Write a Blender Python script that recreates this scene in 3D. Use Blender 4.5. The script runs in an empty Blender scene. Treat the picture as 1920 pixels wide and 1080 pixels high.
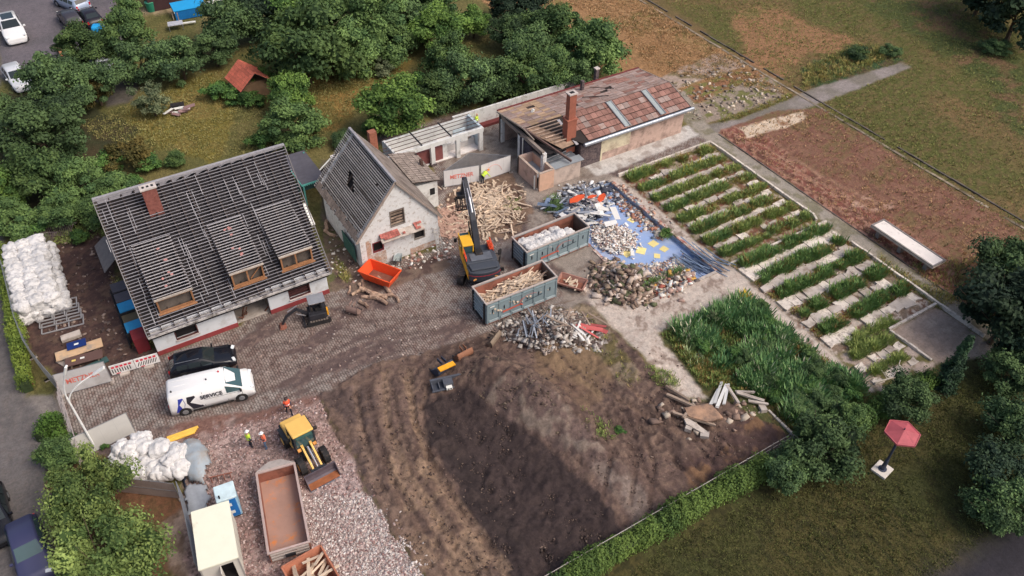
import bpy, bmesh, math, random
import numpy as np
from mathutils import Vector, Matrix, Euler
R = math.radians
sc = bpy.context.scene
COL = sc.collection
random.seed(7); rng = np.random.default_rng(11)

# ---------------- camera ----------------
F = 1520.0
def _axes():
    d = R(43); r = R(1); A = R(32)
    fw = np.array([0, math.cos(d), -math.sin(d)]); rt0 = np.array([1., 0, 0]); up0 = np.cross(rt0, fw)
    rt = rt0*math.cos(r)+up0*math.sin(r); up = -rt0*math.sin(r)+up0*math.cos(r)
    M = np.array([[math.cos(A), math.sin(A), 0], [-math.sin(A), math.cos(A), 0], [0, 0, 1]])
    return M@fw, M@rt, M@up
FW, RT, UP = _axes(); CAM = np.array([0, 0, 46.0])
cd = bpy.data.cameras.new('camera'); cam = bpy.data.objects.new('camera', cd); COL.objects.link(cam)
cd.sensor_width = 36; cd.lens = F/1920*36; cd.clip_end = 6000; cd.clip_start = .5
cam.matrix_world = Matrix(((RT[0], UP[0], -FW[0], 0), (RT[1], UP[1], -FW[1], 0), (RT[2], UP[2], -FW[2], 46), (0, 0, 0, 1)))
sc.camera = cam
# ---------------- light ----------------
SUN_EL, SUN_AZ = 50, -52         # azimuth measured counter-clockwise from +x of the site
w = bpy.data.worlds.new('World'); sc.world = w; w.use_nodes = True
nt = w.node_tree; bg = nt.nodes['Background']
sky = nt.nodes.new('ShaderNodeTexSky'); sky.sky_type = 'NISHITA'; sky.sun_disc = False
sky.sun_elevation = R(SUN_EL); sky.sun_rotation = R(90-SUN_AZ); sky.dust_density = 6; sky.air_density = 1.0; sky.ozone_density = .6
nt.links.new(sky.outputs[0], bg.inputs[0]); bg.inputs[1].default_value = .15
sd = bpy.data.lights.new('sun', 'SUN'); sd.energy = 1.15; sd.angle = R(24); sd.color = (1, .95, .89)
so = bpy.data.objects.new('sun', sd); COL.objects.link(so)
dv = Vector((math.cos(R(SUN_EL))*math.cos(R(SUN_AZ)), math.cos(R(SUN_EL))*math.sin(R(SUN_AZ)), math.sin(R(SUN_EL))))
so.rotation_euler = dv.to_track_quat('Z', 'Y').to_euler(); so.location = (0, 0, 60)
sc.view_settings.view_transform = 'Standard'; sc.view_settings.look = 'None'
sc.view_settings.exposure = 0.03; sc.view_settings.gamma = 1
sc.render.engine = 'CYCLES'

# ---------------- measuring helpers: points of the site found from the surveyed picture ----------------
def PL(u, v, n, c):
    k = FW*F+RT*(u-960)+UP*(540-v); n = np.array(n, float)
    return CAM+k*((c-n@CAM)/(n@k))
def P(u, v, z=0.0): return PL(u, v, (0, 0, 1), z)
def S(c):                          # sRGB 0..255 -> albedo
    o = []
    for x in c:
        x /= 255; o.append(min(.85, (x/12.92 if x < .04045 else ((x+.055)/1.055)**2.4)*1.12))
    return tuple(o)

# ---------------- materials ----------------
MATS = {}
def mat(key, col=None, rough=.8, metal=0., var=.18, scale=1.5, bump=.15, dirt=None, dscale=.8, damt=.45, obj=.12, spec=.4, vcol=False, alpha=None):
    if key in MATS: return MATS[key]
    m = bpy.data.materials.new(key); m.use_nodes = True; t = m.node_tree; N = t.nodes; Lk = t.links
    b = N['Principled BSDF']; b.inputs['Roughness'].default_value = rough; b.inputs['Metallic'].default_value = metal
    b.inputs['Specular IOR Level'].default_value = spec
    tc = N.new('ShaderNodeTexCoord'); oi = N.new('ShaderNodeObjectInfo')
    ad = N.new('ShaderNodeVectorMath'); ad.operation = 'MULTIPLY_ADD'
    cx = N.new('ShaderNodeCombineXYZ')
    for i in range(3): Lk.new(oi.outputs['Random'], cx.inputs[i])
    ad.inputs[1].default_value = (37, 53, 71); Lk.new(cx.outputs[0], ad.inputs[0]); Lk.new(tc.outputs['Object'], ad.inputs[2])
    no = N.new('ShaderNodeTexNoise'); no.inputs['Scale'].default_value = scale; no.inputs['Detail'].default_value = 8; no.inputs['Roughness'].default_value = .65
    Lk.new(ad.outputs[0], no.inputs['Vector'])
    mr = N.new('ShaderNodeMapRange'); mr.inputs[1].default_value = .3; mr.inputs[2].default_value = .7
    mr.inputs[3].default_value = 1-var; mr.inputs[4].default_value = 1+var; Lk.new(no.outputs[0], mr.inputs[0])
    m2 = N.new('ShaderNodeMapRange'); m2.inputs[3].default_value = 1-obj; m2.inputs[4].default_value = 1+obj; Lk.new(oi.outputs['Random'], m2.inputs[0])
    mu = N.new('ShaderNodeMath'); mu.operation = 'MULTIPLY'; Lk.new(mr.outputs[0], mu.inputs[0]); Lk.new(m2.outputs[0], mu.inputs[1])
    if vcol:
        at = N.new('ShaderNodeAttribute'); at.attribute_name = 'Col'; csock = at.outputs['Color']
    else:
        rgb = N.new('ShaderNodeRGB'); rgb.outputs[0].default_value = (*col, 1); csock = rgb.outputs[0]
    if dirt:
        n2 = N.new('ShaderNodeTexNoise'); n2.inputs['Scale'].default_value = dscale; n2.inputs['Detail'].default_value = 9; n2.inputs['Roughness'].default_value = .7
        Lk.new(ad.outputs[0], n2.inputs['Vector'])
        m3 = N.new('ShaderNodeMapRange'); m3.inputs[1].default_value = 1-damt-.05; m3.inputs[2].default_value = 1-damt+.12; Lk.new(n2.outputs[0], m3.inputs[0])
        mx = N.new('ShaderNodeMix'); mx.data_type = 'RGBA'; Lk.new(m3.outputs[0], mx.inputs[0]); Lk.new(csock, mx.inputs[6]); mx.inputs[7].default_value = (*dirt, 1); csock = mx.outputs[2]
    vm = N.new('ShaderNodeVectorMath'); vm.operation = 'SCALE'; Lk.new(csock, vm.inputs[0]); Lk.new(mu.outputs[0], vm.inputs['Scale'])
    Lk.new(vm.outputs[0], b.inputs['Base Color'])
    if bump:
        n3 = N.new('ShaderNodeTexNoise'); n3.inputs['Scale'].default_value = scale*7; n3.inputs['Detail'].default_value = 4; Lk.new(ad.outputs[0], n3.inputs['Vector'])
        bp = N.new('ShaderNodeBump'); bp.inputs['Strength'].default_value = bump; bp.inputs['Distance'].default_value = .04
        Lk.new(n3.outputs[0], bp.inputs['Height']); Lk.new(bp.outputs[0], b.inputs['Normal'])
    MATS[key] = m; return m

def wood(): return mat('split_wood', S((204, 184, 162)), .8, var=.22, scale=3, obj=.3, dirt=S((150, 120, 104)), damt=.38)
def oldwood(): return mat('old_wood', S((150, 132, 118)), .85, var=.3, scale=3, obj=.4, dirt=S((84, 68, 60)), damt=.45)
def batten(): return mat('grey_batten', S((136, 134, 140)), .8, var=.2, scale=1.2, obj=.18, dirt=S((88, 85, 90)), dscale=.6, damt=.4)
def rafter(): return mat('dark_rafter', S((58, 50, 48)), .9, obj=.3)
def darkvoid(): return mat('void_shade', S((34, 31, 33)), .95, var=.3, dirt=S((52, 44, 40)), damt=.4)  # near-black: shade of unlit attics and openings put into the colour
def render_w(): return mat('white_render', S((205, 208, 212)), .85, var=.05, scale=.8, bump=.08, obj=0, dirt=S((172, 170, 168)), dscale=.5, damt=.4)
def oldrender(): return mat('flaking_render', S((212, 212, 212)), .9, var=.1, scale=3, bump=.5, obj=0, dirt=S((150, 134, 120)), dscale=2.6, damt=.42)
def pinkrender(): return mat('stained_pink_render', S((186, 160, 148)), .9, var=.12, scale=2, bump=.3, obj=0, dirt=S((132, 112, 104)), dscale=.9, damt=.47)
def darkbrick(): return mat('sooty_brick', S((105, 92, 92)), .9, var=.35, scale=6, bump=.5, obj=0, dirt=S((60, 54, 60)), dscale=5, damt=.5)
def redbrick(): return mat('red_brick', S((132, 82, 74)), .9, var=.22, scale=5, bump=.3, obj=.1, dirt=S((110, 64, 56)), dscale=3, damt=.45)
def redpaint(): return mat('red_paint', S((140, 60, 62)), .7, var=.15, obj=.03, dirt=S((105, 50, 48)), damt=.4)
def concrete(): return mat('pale_concrete', S((178, 168, 160)), .9, var=.15, scale=1.2, bump=.3, obj=.08, dirt=S((132, 120, 110)), dscale=.9, damt=.47)
def whitewall(): return mat('white_wall', S((208, 208, 206)), .85, var=.08, scale=1.5, bump=.15, obj=0, dirt=S((160, 156, 150)), dscale=1, damt=.42)
def steel(): return mat('galvanised_steel', S((150, 152, 156)), .45, .6, var=.1, obj=.05)
def darksteel(): return mat('dark_steel', S((48, 48, 52)), .5, .3, var=.3, dirt=S((86, 74, 66)), damt=.42)
def black(): return mat('black_rubber', S((34, 33, 35)), .8, var=.2, dirt=S((78, 66, 60)), dscale=2, damt=.42)
def glass(): return mat('dark_glass', (.02, .028, .03), .08, 0, var=.05, bump=0, spec=.8)
def tealglass(): return mat('teal_glass', (.05, .1, .11), .1, 0, var=.1, bump=0, spec=.8)
def chrome(): return mat('bright_metal', S((200, 200, 205)), .3, .8, var=.05)
def rust(): return mat('rusty_steel', S((150, 98, 82)), .85, .1, var=.2, scale=1.2, dirt=S((108, 70, 58)), dscale=.7, damt=.47)
def greysteel(): return mat('blue_grey_paint', S((130, 146, 152)), .5, .1, var=.08, obj=0, dirt=S((96, 100, 104)), dscale=.8, damt=.33)
def whitepaint(): return mat('white_paint', S((226, 226, 220)), .4, var=.04, obj=0, bump=.03)
def yellow(): return mat('machine_yellow', S((232, 172, 50)), .5, var=.08, obj=0, dirt=S((170, 130, 70)), damt=.33)
def loaderyellow(): return mat('pale_yellow_paint', S((238, 182, 100)), .5, var=.06, obj=0)
def orange(): return mat('signal_orange', S((224, 84, 44)), .5, var=.08, obj=0, dirt=S((180, 70, 40)), damt=.3)
def bagm(): return mat('white_woven_bag', S((206, 204, 203)), .7, var=.08, scale=4, bump=.6, obj=.1, dirt=S((160, 156, 154)), dscale=3.5, damt=.44)

for _f in (wood, oldwood, batten, rafter, darkvoid, render_w, oldrender, pinkrender, darkbrick, redbrick, redpaint, concrete, whitewall, steel, darksteel, black, glass, tealglass, chrome, rust, greysteel, whitepaint, yellow, loaderyellow, orange, bagm): _f()
# ---------------- mesh helpers ----------------
class MB:
    def __init__(s): s.v = []; s.f = []; s.c = []
    def add(s, vs, fs, M=None):
        o = len(s.v)
        for p in vs:
            s.v.append(tuple(M @ Vector(p)) if M is not None else tuple(p))
        s.f += [tuple(o+i for i in f) for f in fs]; return s
    def box(s, x0, x1, y0, y1, z0, z1, M=None):
        vs = [(x0, y0, z0), (x1, y0, z0), (x1, y1, z0), (x0, y1, z0), (x0, y0, z1), (x1, y0, z1), (x1, y1, z1), (x0, y1, z1)]
        return s.add(vs, [(0, 3, 2, 1), (4, 5, 6, 7), (0, 1, 5, 4), (1, 2, 6, 5), (2, 3, 7, 6), (3, 0, 4, 7)], M)
    def cbox(s, c, size, e=(0, 0, 0)):
        M = Matrix.Translation(c) @ Euler(e).to_matrix().to_4x4(); x, y, z = [q/2 for q in size]
        return s.box(-x, x, -y, y, -z, z, M)
    def beam(s, p0, p1, w, h=None, up=(0, 0, 1)):
        h = h or w; p0 = Vector(p0); p1 = Vector(p1); d = p1-p0; L = d.length; d.normalize(); u = Vector(up)
        if abs(d.dot(u)) > .98: u = Vector((1, 0, 0))
        y = u.cross(d).normalized(); z = d.cross(y)
        M = Matrix(((d.x, y.x, z.x, p0.x), (d.y, y.y, z.y, p0.y), (d.z, y.z, z.z, p0.z), (0, 0, 0, 1)))
        return s.box(0, L, -w/2, w/2, -h/2, h/2, M)
    def tube(s, p0, p1, r0, r1=None, n=8):
        r1 = r0 if r1 is None else r1; p0 = Vector(p0); p1 = Vector(p1); d = (p1-p0).normalized()
        a = Vector((0, 0, 1)) if abs(d.z) < .9 else Vector((1, 0, 0)); x = a.cross(d).normalized(); y = d.cross(x)
        vs = []
        for p, r in ((p0, r0), (p1, r1)):
            for i in range(n):
                t = 2*math.pi*i/n; vs.append(p+x*(r*math.cos(t))+y*(r*math.sin(t)))
        fs = [(i, (i+1) % n, n+(i+1) % n, n+i) for i in range(n)]+[tuple(reversed(range(n))), tuple(range(n, 2*n))]
        return s.add(vs, fs)
    def path(s, pts, r, n=6):
        for a, b in zip(pts[:-1], pts[1:]): s.tube(a, b, r, r, n)
        return s
    def prism(s, pts, z0, z1):
        n = len(pts); vs = [(p[0], p[1], z0) for p in pts]+[(p[0], p[1], z1) for p in pts]
        ar = sum(pts[i][0]*pts[(i+1) % n][1]-pts[(i+1) % n][0]*pts[i][1] for i in range(n))
        fs = [(i, (i+1) % n, n+(i+1) % n, n+i) for i in range(n)]+[tuple(reversed(range(n))), tuple(range(n, 2*n))]
        if ar < 0: fs = [tuple(reversed(f)) for f in fs]
        return s.add(vs, fs)
    def plate(s, pts, t):               # planar polygon with thickness t along its normal
        pts = [Vector(p) for p in pts]; nrm = (pts[1]-pts[0]).cross(pts[2]-pts[0]).normalized()*t; n = len(pts)
        vs = pts+[p+nrm for p in pts]
        return s.add(vs, [tuple(reversed(range(n))), tuple(range(n, 2*n))]+[(i, (i+1) % n, n+(i+1) % n, n+i) for i in range(n)])
    def yprism(s, prof, y0, y1):         # polygon in x,z extruded along y
        n = len(prof); vs = [(p[0], y0, p[1]) for p in prof]+[(p[0], y1, p[1]) for p in prof]
        ar = sum(prof[i][0]*prof[(i+1) % n][1]-prof[(i+1) % n][0]*prof[i][1] for i in range(n))
        fs = [(i, n+i, n+(i+1) % n, (i+1) % n) for i in range(n)]+[tuple(range(n)), tuple(reversed(range(n, 2*n)))]
        if ar < 0: fs = [tuple(reversed(f)) for f in fs]
        return s.add(vs, fs)
    def build(s, name, m, parent=None, bevel=0, smooth=False, label=None, world=False):
        me = bpy.data.meshes.new(name); vs = s.v
        if world and parent is not None:
            L = parent.location; vs = [(p[0]-L.x, p[1]-L.y, p[2]-L.z) for p in vs]
        me.from_pydata(vs, [], s.f); me.update(); me.materials.append(m)
        if smooth: me.polygons.foreach_set('use_smooth', [True]*len(me.polygons))
        o = bpy.data.objects.new(name, me); COL.objects.link(o)
        if parent is not None: o.parent = parent
        if bevel:
            b = o.modifiers.new('bevel', 'BEVEL'); b.width = bevel; b.segments = 2; b.limit_method = 'ANGLE'
        if label: o['label'] = label
        return o
def tag(o, label, cat, group=None, kind=None):
    if label: o['label'] = label
    if cat: o['category'] = cat
    if group: o['group'] = group
    if kind: o['kind'] = kind
    return o
def thing(name, label, cat, loc=(0, 0, 0), rz=0, group=None):
    o = bpy.data.objects.new(name, None); COL.objects.link(o); o.location = loc; o.rotation_euler = (0, 0, rz); o.empty_display_size = .3
    return tag(o, label, cat, group)
def inst(name, me, loc, rot, scale, parent=None):
    o = bpy.data.objects.new(name, me); COL.objects.link(o); o.location = loc; o.rotation_euler = rot; o.scale = scale
    if parent is not None: o.parent = parent
    return o
def dup(root, loc, rz, label=None):
    r = root.copy(); COL.objects.link(r); r.location = loc; r.rotation_euler = (0, 0, rz)
    if label: r['label'] = label
    for ch in list(root.children):
        c = ch.copy(); COL.objects.link(c); c.parent = r
        for g in list(ch.children):
            d = g.copy(); COL.objects.link(d); d.parent = c
    return r
def npmesh(name, V, Fc, m, cols=None, smooth=False):
    V = np.asarray(V, np.float32); Fc = np.asarray(Fc, np.int32); k = Fc.shape[1]
    me = bpy.data.meshes.new(name); me.vertices.add(len(V)); me.vertices.foreach_set('co', V.ravel())
    me.loops.add(Fc.size); me.loops.foreach_set('vertex_index', Fc.ravel())
    me.polygons.add(len(Fc)); me.polygons.foreach_set('loop_start', np.arange(0, Fc.size, k, dtype=np.int32))
    me.update(calc_edges=True)
    if smooth: me.polygons.foreach_set('use_smooth', np.ones(len(Fc), bool))
    if cols is not None:
        for nm, c in (cols.items() if isinstance(cols, dict) else {'Col': cols}.items()):
            at = me.attributes.new(nm, 'FLOAT_COLOR', 'POINT'); cc = np.ones((len(V), 4), np.float32); cc[:, :3] = c; at.data.foreach_set('color', cc.ravel())
    me.materials.append(m); return me
def link(name, me, parent=None, loc=(0, 0, 0)):
    o = bpy.data.objects.new(name, me); COL.objects.link(o); o.location = loc
    if parent is not None: o.parent = parent
    return o

# ---------------- noise ----------------
_T = rng.random((256, 256))
def vnoise(x, y):
    xi = np.floor(x).astype(int); yi = np.floor(y).astype(int); fx = x-xi; fy = y-yi
    fx = fx*fx*(3-2*fx); fy = fy*fy*(3-2*fy)
    g = lambda i, j: _T[i & 255, j & 255]
    return (g(xi, yi)*(1-fx)+g(xi+1, yi)*fx)*(1-fy)+(g(xi, yi+1)*(1-fx)+g(xi+1, yi+1)*fx)*fy
def fbm(x, y, o=4):
    s = 0; a = .5; t = 0
    for i in range(o): s = s+a*vnoise(x*2**i+17*i, y*2**i+31*i); t += a; a *= .55
    return s/t
def inpoly(x, y, poly):
    r = np.zeros(x.shape, bool); n = len(poly); j = n-1
    for i in range(n):
        xi, yi = poly[i][:2]; xj, yj = poly[j][:2]
        c = ((yi > y) != (yj > y)) & (x < (xj-xi)*(y-yi)/((yj-yi) or 1e-9)+xi); r ^= c; j = i
    return r
def px(*uv): return [tuple(P(u, v)[:2]) for u, v in uv]
# ---------------- ground ----------------
def _bump(u, v, h, r, r2=None, ang=0, z=0): c = P(u, v, z); return (c[0], c[1], h, r, r2 or r, R(ang))
MOUNDS = [_bump(905, 705, 1.0, 2.6, 1.8, 120), _bump(965, 735, 1.3, 3.2, 2, 120), _bump(1030, 770, 1.0, 3.0, 1.8, 120), _bump(1110, 850, .6, 3.4, 1.6, 110),
          _bump(1040, 640, 1.0, 2.6, 2), _bump(1175, 535, .8, 1.9, 1.5), _bump(1190, 680, .5, 2.6), _bump(1240, 760, .4, 3), _bump(960, 930, -.7, 4.5, 3, 110),
          _bump(880, 830, -.45, 4.5, 2.0, 110), _bump(925, 385, .35, 3.0, 2.4), _bump(1385, 770, .35, 2.2), _bump(640, 860, 0, 1)]
SOIL = px((600, 742), (700, 684), (800, 660), (860, 640), (940, 622), (1060, 590), (1110, 572), (1150, 619), (1210, 690), (1290, 765), (1400, 735), (1480, 818), (1490, 828), (1064, 1082), (1000, 1130), (830, 1130), (795, 1080), (745, 1010), (700, 940), (668, 870), (640, 820), (612, 775))
POOL = (35.0, 42.2, 34.8, 49.9)
def G(x, y):
    x = np.asarray(x, float); y = np.asarray(y, float); z = np.zeros(np.broadcast(x, y).shape)
    for a, b, h, r1, r2, t in MOUNDS:
        if h:
            dx = x-a; dy = y-b; u = dx*math.cos(t)+dy*math.sin(t); v = -dx*math.sin(t)+dy*math.cos(t)
            z = z+h*np.exp(-((u/r1)**2+(v/r2)**2))*(.8+.5*fbm(x*1.3, y*1.3, 3))
    return z
def g(x, y): return float(G(np.array([x]), np.array([y]))[0])
def build_ground():
    fa = np.concatenate([[-2500, -800, -300, -150, -90, -60], np.arange(-45, -15, 1.0), np.arange(-15, 60, .15), np.arange(60, 90, .4), np.arange(90, 135, .8), [150, 200, 400, 1000, 2500]])
    fb = np.concatenate([[-2500, -800, -300, -120, -60, -30], np.arange(-15, 13, .8), np.arange(13, 66, .15), np.arange(66, 95, .35), np.arange(95, 145, .7), [160, 220, 400, 1000, 2500]])
    X, Y = np.meshgrid(fa, fb, indexing='ij'); sh = X.shape; x = X.ravel(); y = Y.ravel()
    n1 = fbm(x*.35, y*.35, 5); n2 = fbm(x*1.1+40, y*1.1, 5); n3 = fbm(x*.12+9, y*.12, 4); n4 = fbm(x*3.1, y*3.1+70, 4)
    wx = (fbm(x*.8+5, y*.8, 5)-.5)*2; wy = (fbm(x*.8+55, y*.8+9, 5)-.5)*2
    z = G(x, y)
    col = np.zeros((len(x), 3)); W = np.zeros((len(x), 3)); idr = np.zeros(len(x), int)
    names = ['garden_grass', 'parking_lot', 'road', 'bare_soil', 'paved_yard', 'gravel_yard', 'earthworks', 'concrete_apron', 'footpath', 'sand_field', 'meadow', 'lawn', 'basin_floor', 'bare_plot']
    def reg(poly, name, c1, c2, w=(0, 0, 0), warp=.5, noise=None, th=.5, soft=.08, kw=1.0, c3=None, m=None, sm=None):
        nonlocal col, W
        if m is None: m = inpoly(x+wx*warp, y+wy*warp, poly)
        nz = n2 if noise is None else noise
        k = np.clip((nz-th)/soft+.5, 0, 1)[:, None]
        c = np.array(S(c1))*(1-k)+np.array(S(c2))*k
        if c3 is not None:
            k3 = np.clip((n4-.56)/.06+.5, 0, 1)[:, None]; c = c*(1-k3)+np.array(S(c3))*k3
        c = c*(.86+.28*n4[:, None])
        ww = np.array(w)[None, :]*(1-k*kw); sm = {'earthworks': 9, 'gravel_yard': 4, 'bare_soil': 4, 'garden_grass': 8, 'meadow': 5, 'lawn': 4, 'sand_field': 3, 'bare_plot': 3}.get(name, 1) if sm is None else sm
        q = m.reshape(sh).astype(float)
        for _ in range(sm):
            q[1:-1] = (q[:-2]+q[1:-1]*2+q[2:])/4; q[:, 1:-1] = (q[:, :-2]+q[:, 1:-1]*2+q[:, 2:])/4
        q = q.ravel()[:, None]; q = np.clip((q-.5)*2.2+.5+(n4[:, None]-.5)*1.6*(q > .02)*(q < .98), 0, 1) if sm > 2 else q
        col = col*(1-q)+c*q; W = W*(1-q)+ww*q; idr[m] = names.index(name)
        return m
    BIG = [(-9000, -9000), (9000, -9000), (9000, 9000), (-9000, 9000)]
    reg(BIG, 'garden_grass', (92, 90, 52), (108, 100, 62), (0, 0, 1), noise=n1, soft=.2, kw=0)
    # meadow right of the trees
    reg([(57, -20), (300, -20), (300, 200), (40, 200), (56, 95), (57, 60)], 'meadow', (86, 86, 46), (112, 92, 62), (0, 0, 1), 1., n3, .52, .1, 0, c3=(96, 84, 54))
    reg([(57, 57), (70.4, 53), (70.4, 150), (50, 150), (52, 90), (55, 72)], 'meadow', (148, 114, 80), (116, 104, 62), (0, 0, 1), 1.2, n1, .58, .14, 0, c3=(140, 108, 76))
    reg(px((1370, 30), (1440, 5), (1530, 50), (1600, 70), (1590, 90), (1500, 110), (1465, 150), (1400, 110)), 'meadow', (138, 104, 76), (112, 98, 62), (0, 0, 1), 1.6, n1, .6, .15, 0)
    reg(px((1500, 130), (1600, 85), (1680, 90), (1690, 115), (1520, 165)), 'meadow', (52, 74, 46), (80, 70, 50), (0, 0, 1), 1.2, n2, .56, .1, 0)
    reg(px((1600, 0), (1760, 0), (1860, 60), (1920, 110), (1920, 300), (1850, 160), (1700, 60)), 'meadow', (70, 78, 42), (104, 82, 60), (0, 0, 1), 2, n1, .55, .1, 0)
    # broken concrete strips beyond the building
    reg(px((1225, 150), (1345, 100), (1400, 122), (1262, 168)), 'concrete_apron', (158, 140, 128), (120, 108, 82), (0, 0, 0), .5, n2, .55, .06)
    reg(px((1265, 172), (1400, 128), (1425, 140), (1300, 195)), 'meadow', (128, 92, 68), (110, 108, 62), (0, 0, .7), .4, n2, .5, .1, 0)
    reg(px((1290, 200), (1440, 140), (1480, 185), (1330, 232)), 'concrete_apron', (142, 128, 116), (104, 104, 62), (0, 0, .3), .6, n2, .5, .08, .5)
    reg(px((1300, 240), (1390, 222), (1480, 185), (1525, 165), (1690, 117), (1710, 126), (1560, 186), (1500, 206), (1385, 242), (1330, 262)), 'footpath', (136, 128, 125), (116, 110, 102), (0, 0, 0), .2, n1, .5, .2)
    # red sand field
    reg([(57.1, 14), (70.4, 10), (70.4, 49.5), (66, 51.5), (57.1, 51.5)], 'sand_field', (124, 92, 76), (112, 92, 66), (0, 0, .5), .25, n1, .55, .15, 0, c3=(112, 78, 66))
    reg([(57.1, 14), (60.5, 14), (61, 30), (60.2, 40), (61, 51), (57.1, 51.5)], 'sand_field', (124, 78, 68), (100, 68, 58), (0, .2, .3), 1.0, n2, .5, .15, 0, c3=(148, 112, 96))
    reg(px((1385, 240), (1500, 208), (1515, 222), (1405, 262)), 'sand_field', (196, 178, 158), (150, 120, 98), (0, 0, 0), .5, n2, .62, .06)
    reg(px((1590, 385), (1620, 365), (1680, 385), (1660, 395)), 'sand_field', (170, 140, 124), (130, 96, 80), (0, 0, 0), .5, n2, .5, .1)
    # garden details
    reg(px((0, 20), (190, -60), (215, 0), (240, 60), (215, 120), (240, 190), (120, 190), (0, 145)), 'parking_lot', (104, 98, 103), (94, 90, 94), (0, 0, 0), .3, n1, .5, .2)
    reg(px((-400, 60), (0, 5), (0, 0), (0, 160), (-400, 330)), 'parking_lot', (104, 98, 103), (94, 90, 94), (0, 0, 0), .1, n1, .5, .2)
    reg(px((-300, -300), (240, -300), (215, 0), (0, 25)), 'parking_lot', (104, 98, 103), (94, 90, 94), (0, 0, 0), .1, n1, .5, .2)
    reg(px((205, 140), (255, 130), (260, 170), (245, 190), (200, 200)), 'parking_lot', (92, 86, 84), (80, 76, 70), (0, 0, 0), .3, n1, .5, .2)
    reg(px((560, 140), (700, 95), (780, 110), (760, 150), (690, 190), (620, 250), (575, 240)), 'garden_grass', (134, 108, 62), (108, 96, 52), (0, 0, 1), 1.5, n1, .5, .2, 0)
    reg(px((240, 195), (420, 120), (440, 220), (400, 300), (230, 250)), 'garden_grass', (112, 102, 50), (122, 106, 60), (0, 0, 1), 1.5, n1, .5, .2, 0)
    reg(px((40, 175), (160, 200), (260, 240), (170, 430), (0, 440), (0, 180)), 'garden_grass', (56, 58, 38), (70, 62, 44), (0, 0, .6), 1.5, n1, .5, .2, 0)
    reg(px((265, 20), (340, 15), (345, 22), (268, 26)), 'footpath', (165, 145, 120), (150, 130, 110), (0, 0, 0), .05)
    reg(px((10, 462), (70, 430), (180, 420), (205, 470), (290, 640), (312, 680), (215, 700), (115, 720), (62, 660), (25, 560)), 'bare_soil', (70, 54, 52), (94, 76, 66), (0, 0, 0), .4, n2, .58, .1, c3=(84, 64, 58))
    reg(px((205, 470), (232, 480), (300, 650), (262, 660), (230, 600)), 'bare_soil', (96, 82, 62), (80, 82, 50), (0, 0, .3), .4, n2, .5, .1, 0)
    reg(px((600, 300), (640, 300), (640, 480), (690, 510), (640, 540), (600, 440)), 'bare_soil', (98, 88, 74), (92, 92, 58), (0, 0, .3), .4, n2, .5, .1, 0)
    # road at the left
    reg([(-9000, 10)] + px((-300, 900), (-60, 300), (0, 430), (22, 520), (40, 640), (50, 745), (100, 742), (135, 800), (105, 900), (110, 1080), (150, 1400)) + [(-20, -9000), (-9000, -9000)], 'road', (108, 103, 102), (98, 94, 93), (0, 0, 0), .12, n1, .5, .25, c3=(104, 98, 96))
    reg(px((52, 742), (97, 742), (130, 800), (110, 860), (92, 800)), 'road', (128, 121, 116), (116, 110, 106), (0, 0, 0), .05, n1, .5, .25)
    reg(px((80, 860), (130, 800), (205, 840), (345, 930), (380, 1100), (130, 1200)), 'bare_soil', (112, 80, 60), (70, 72, 40), (0, 0, .4), .5, n1, .52, .1, 0, c3=(96, 72, 52))
    reg(px((300, 985), (345, 945), (375, 1080), (330, 1090)), 'bare_soil', (146, 128, 116), (110, 92, 80), (0, 0, 0), .3, n2, .55, .1)
    # yard
    reg(px((105, 742), (110, 705), (210, 690), (305, 665), (450, 612), (500, 560), (622, 545), (612, 470), (680, 500), (820, 470), (815, 300), (760, 300), (700, 260), (880, 205), (930, 215), (1085, 300), (1290, 235), (1340, 262), (1165, 332), (1150, 345), (1225, 560), (1118, 572), (1060, 592), (930, 625), (860, 645), (800, 665), (700, 690), (600, 748), (540, 768), (380, 805), (190, 870), (150, 870)), 'paved_yard', (142, 132, 126), (98, 84, 81), (1, 0, 0), .3, fbm(x*.28+3, y*.5, 5), .6, .05, .85, c3=(116, 100, 94))
    reg(px((520, 590), (700, 560), (880, 590), (900, 640), (800, 660), (620, 700), (480, 740), (330, 770), (430, 650)), 'paved_yard', (138, 124, 117), (92, 77, 75), (1, 0, 0), .5, fbm(x*.3+8, y*.7, 5), .54, .06, .9, c3=(112, 95, 89))
    reg(px((905, 235), (1000, 290), (1160, 332), (1140, 370), (1030, 400), (1120, 470), (1110, 560), (1060, 590), (1050, 500), (980, 470), (1000, 380), (830, 310), (830, 290)), 'paved_yard', (140, 130, 122), (116, 104, 96), (.25, 0, 0), .5, n2, .6, .1, .8)
    reg(px((1085, 305), (1290, 235), (1318, 250), (1150, 322), (1120, 330)), 'concrete_apron', (186, 182, 178), (160, 152, 146), (0, 0, 0), .12, n2, .6, .08)
    reg(px((600, 410), (625, 400), (680, 505), (650, 540), (618, 548)), 'bare_soil', (104, 90, 78), (88, 90, 58), (0, 0, .2), .3, n2, .6, .1, 0)
    reg(px((630, 470), (680, 500), (700, 520), (830, 470), (850, 500), (760, 530), (680, 560), (630, 530)), 'bare_soil', (112, 96, 86), (84, 68, 64), (0, 0, 0), .5, n2, .5, .1)
    reg(px((840, 360), (960, 320), (1000, 400), (960, 450), (880, 440), (830, 420)), 'bare_soil', (118, 98, 84), (96, 76, 66), (0, .2, 0), .6, n2, .5, .1)
    # gravel and earth
    reg(px((330, 800), (380, 795), (470, 775), (540, 752), (598, 738), (612, 775), (640, 820), (668, 870), (700, 940), (745, 1010), (800, 1090), (830, 1140), (300, 1250), (352, 1080), (342, 930)), 'gravel_yard', (150, 130, 124), (134, 112, 106), (0, 1, 0), .4, n1, .5, .15, 0)
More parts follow.
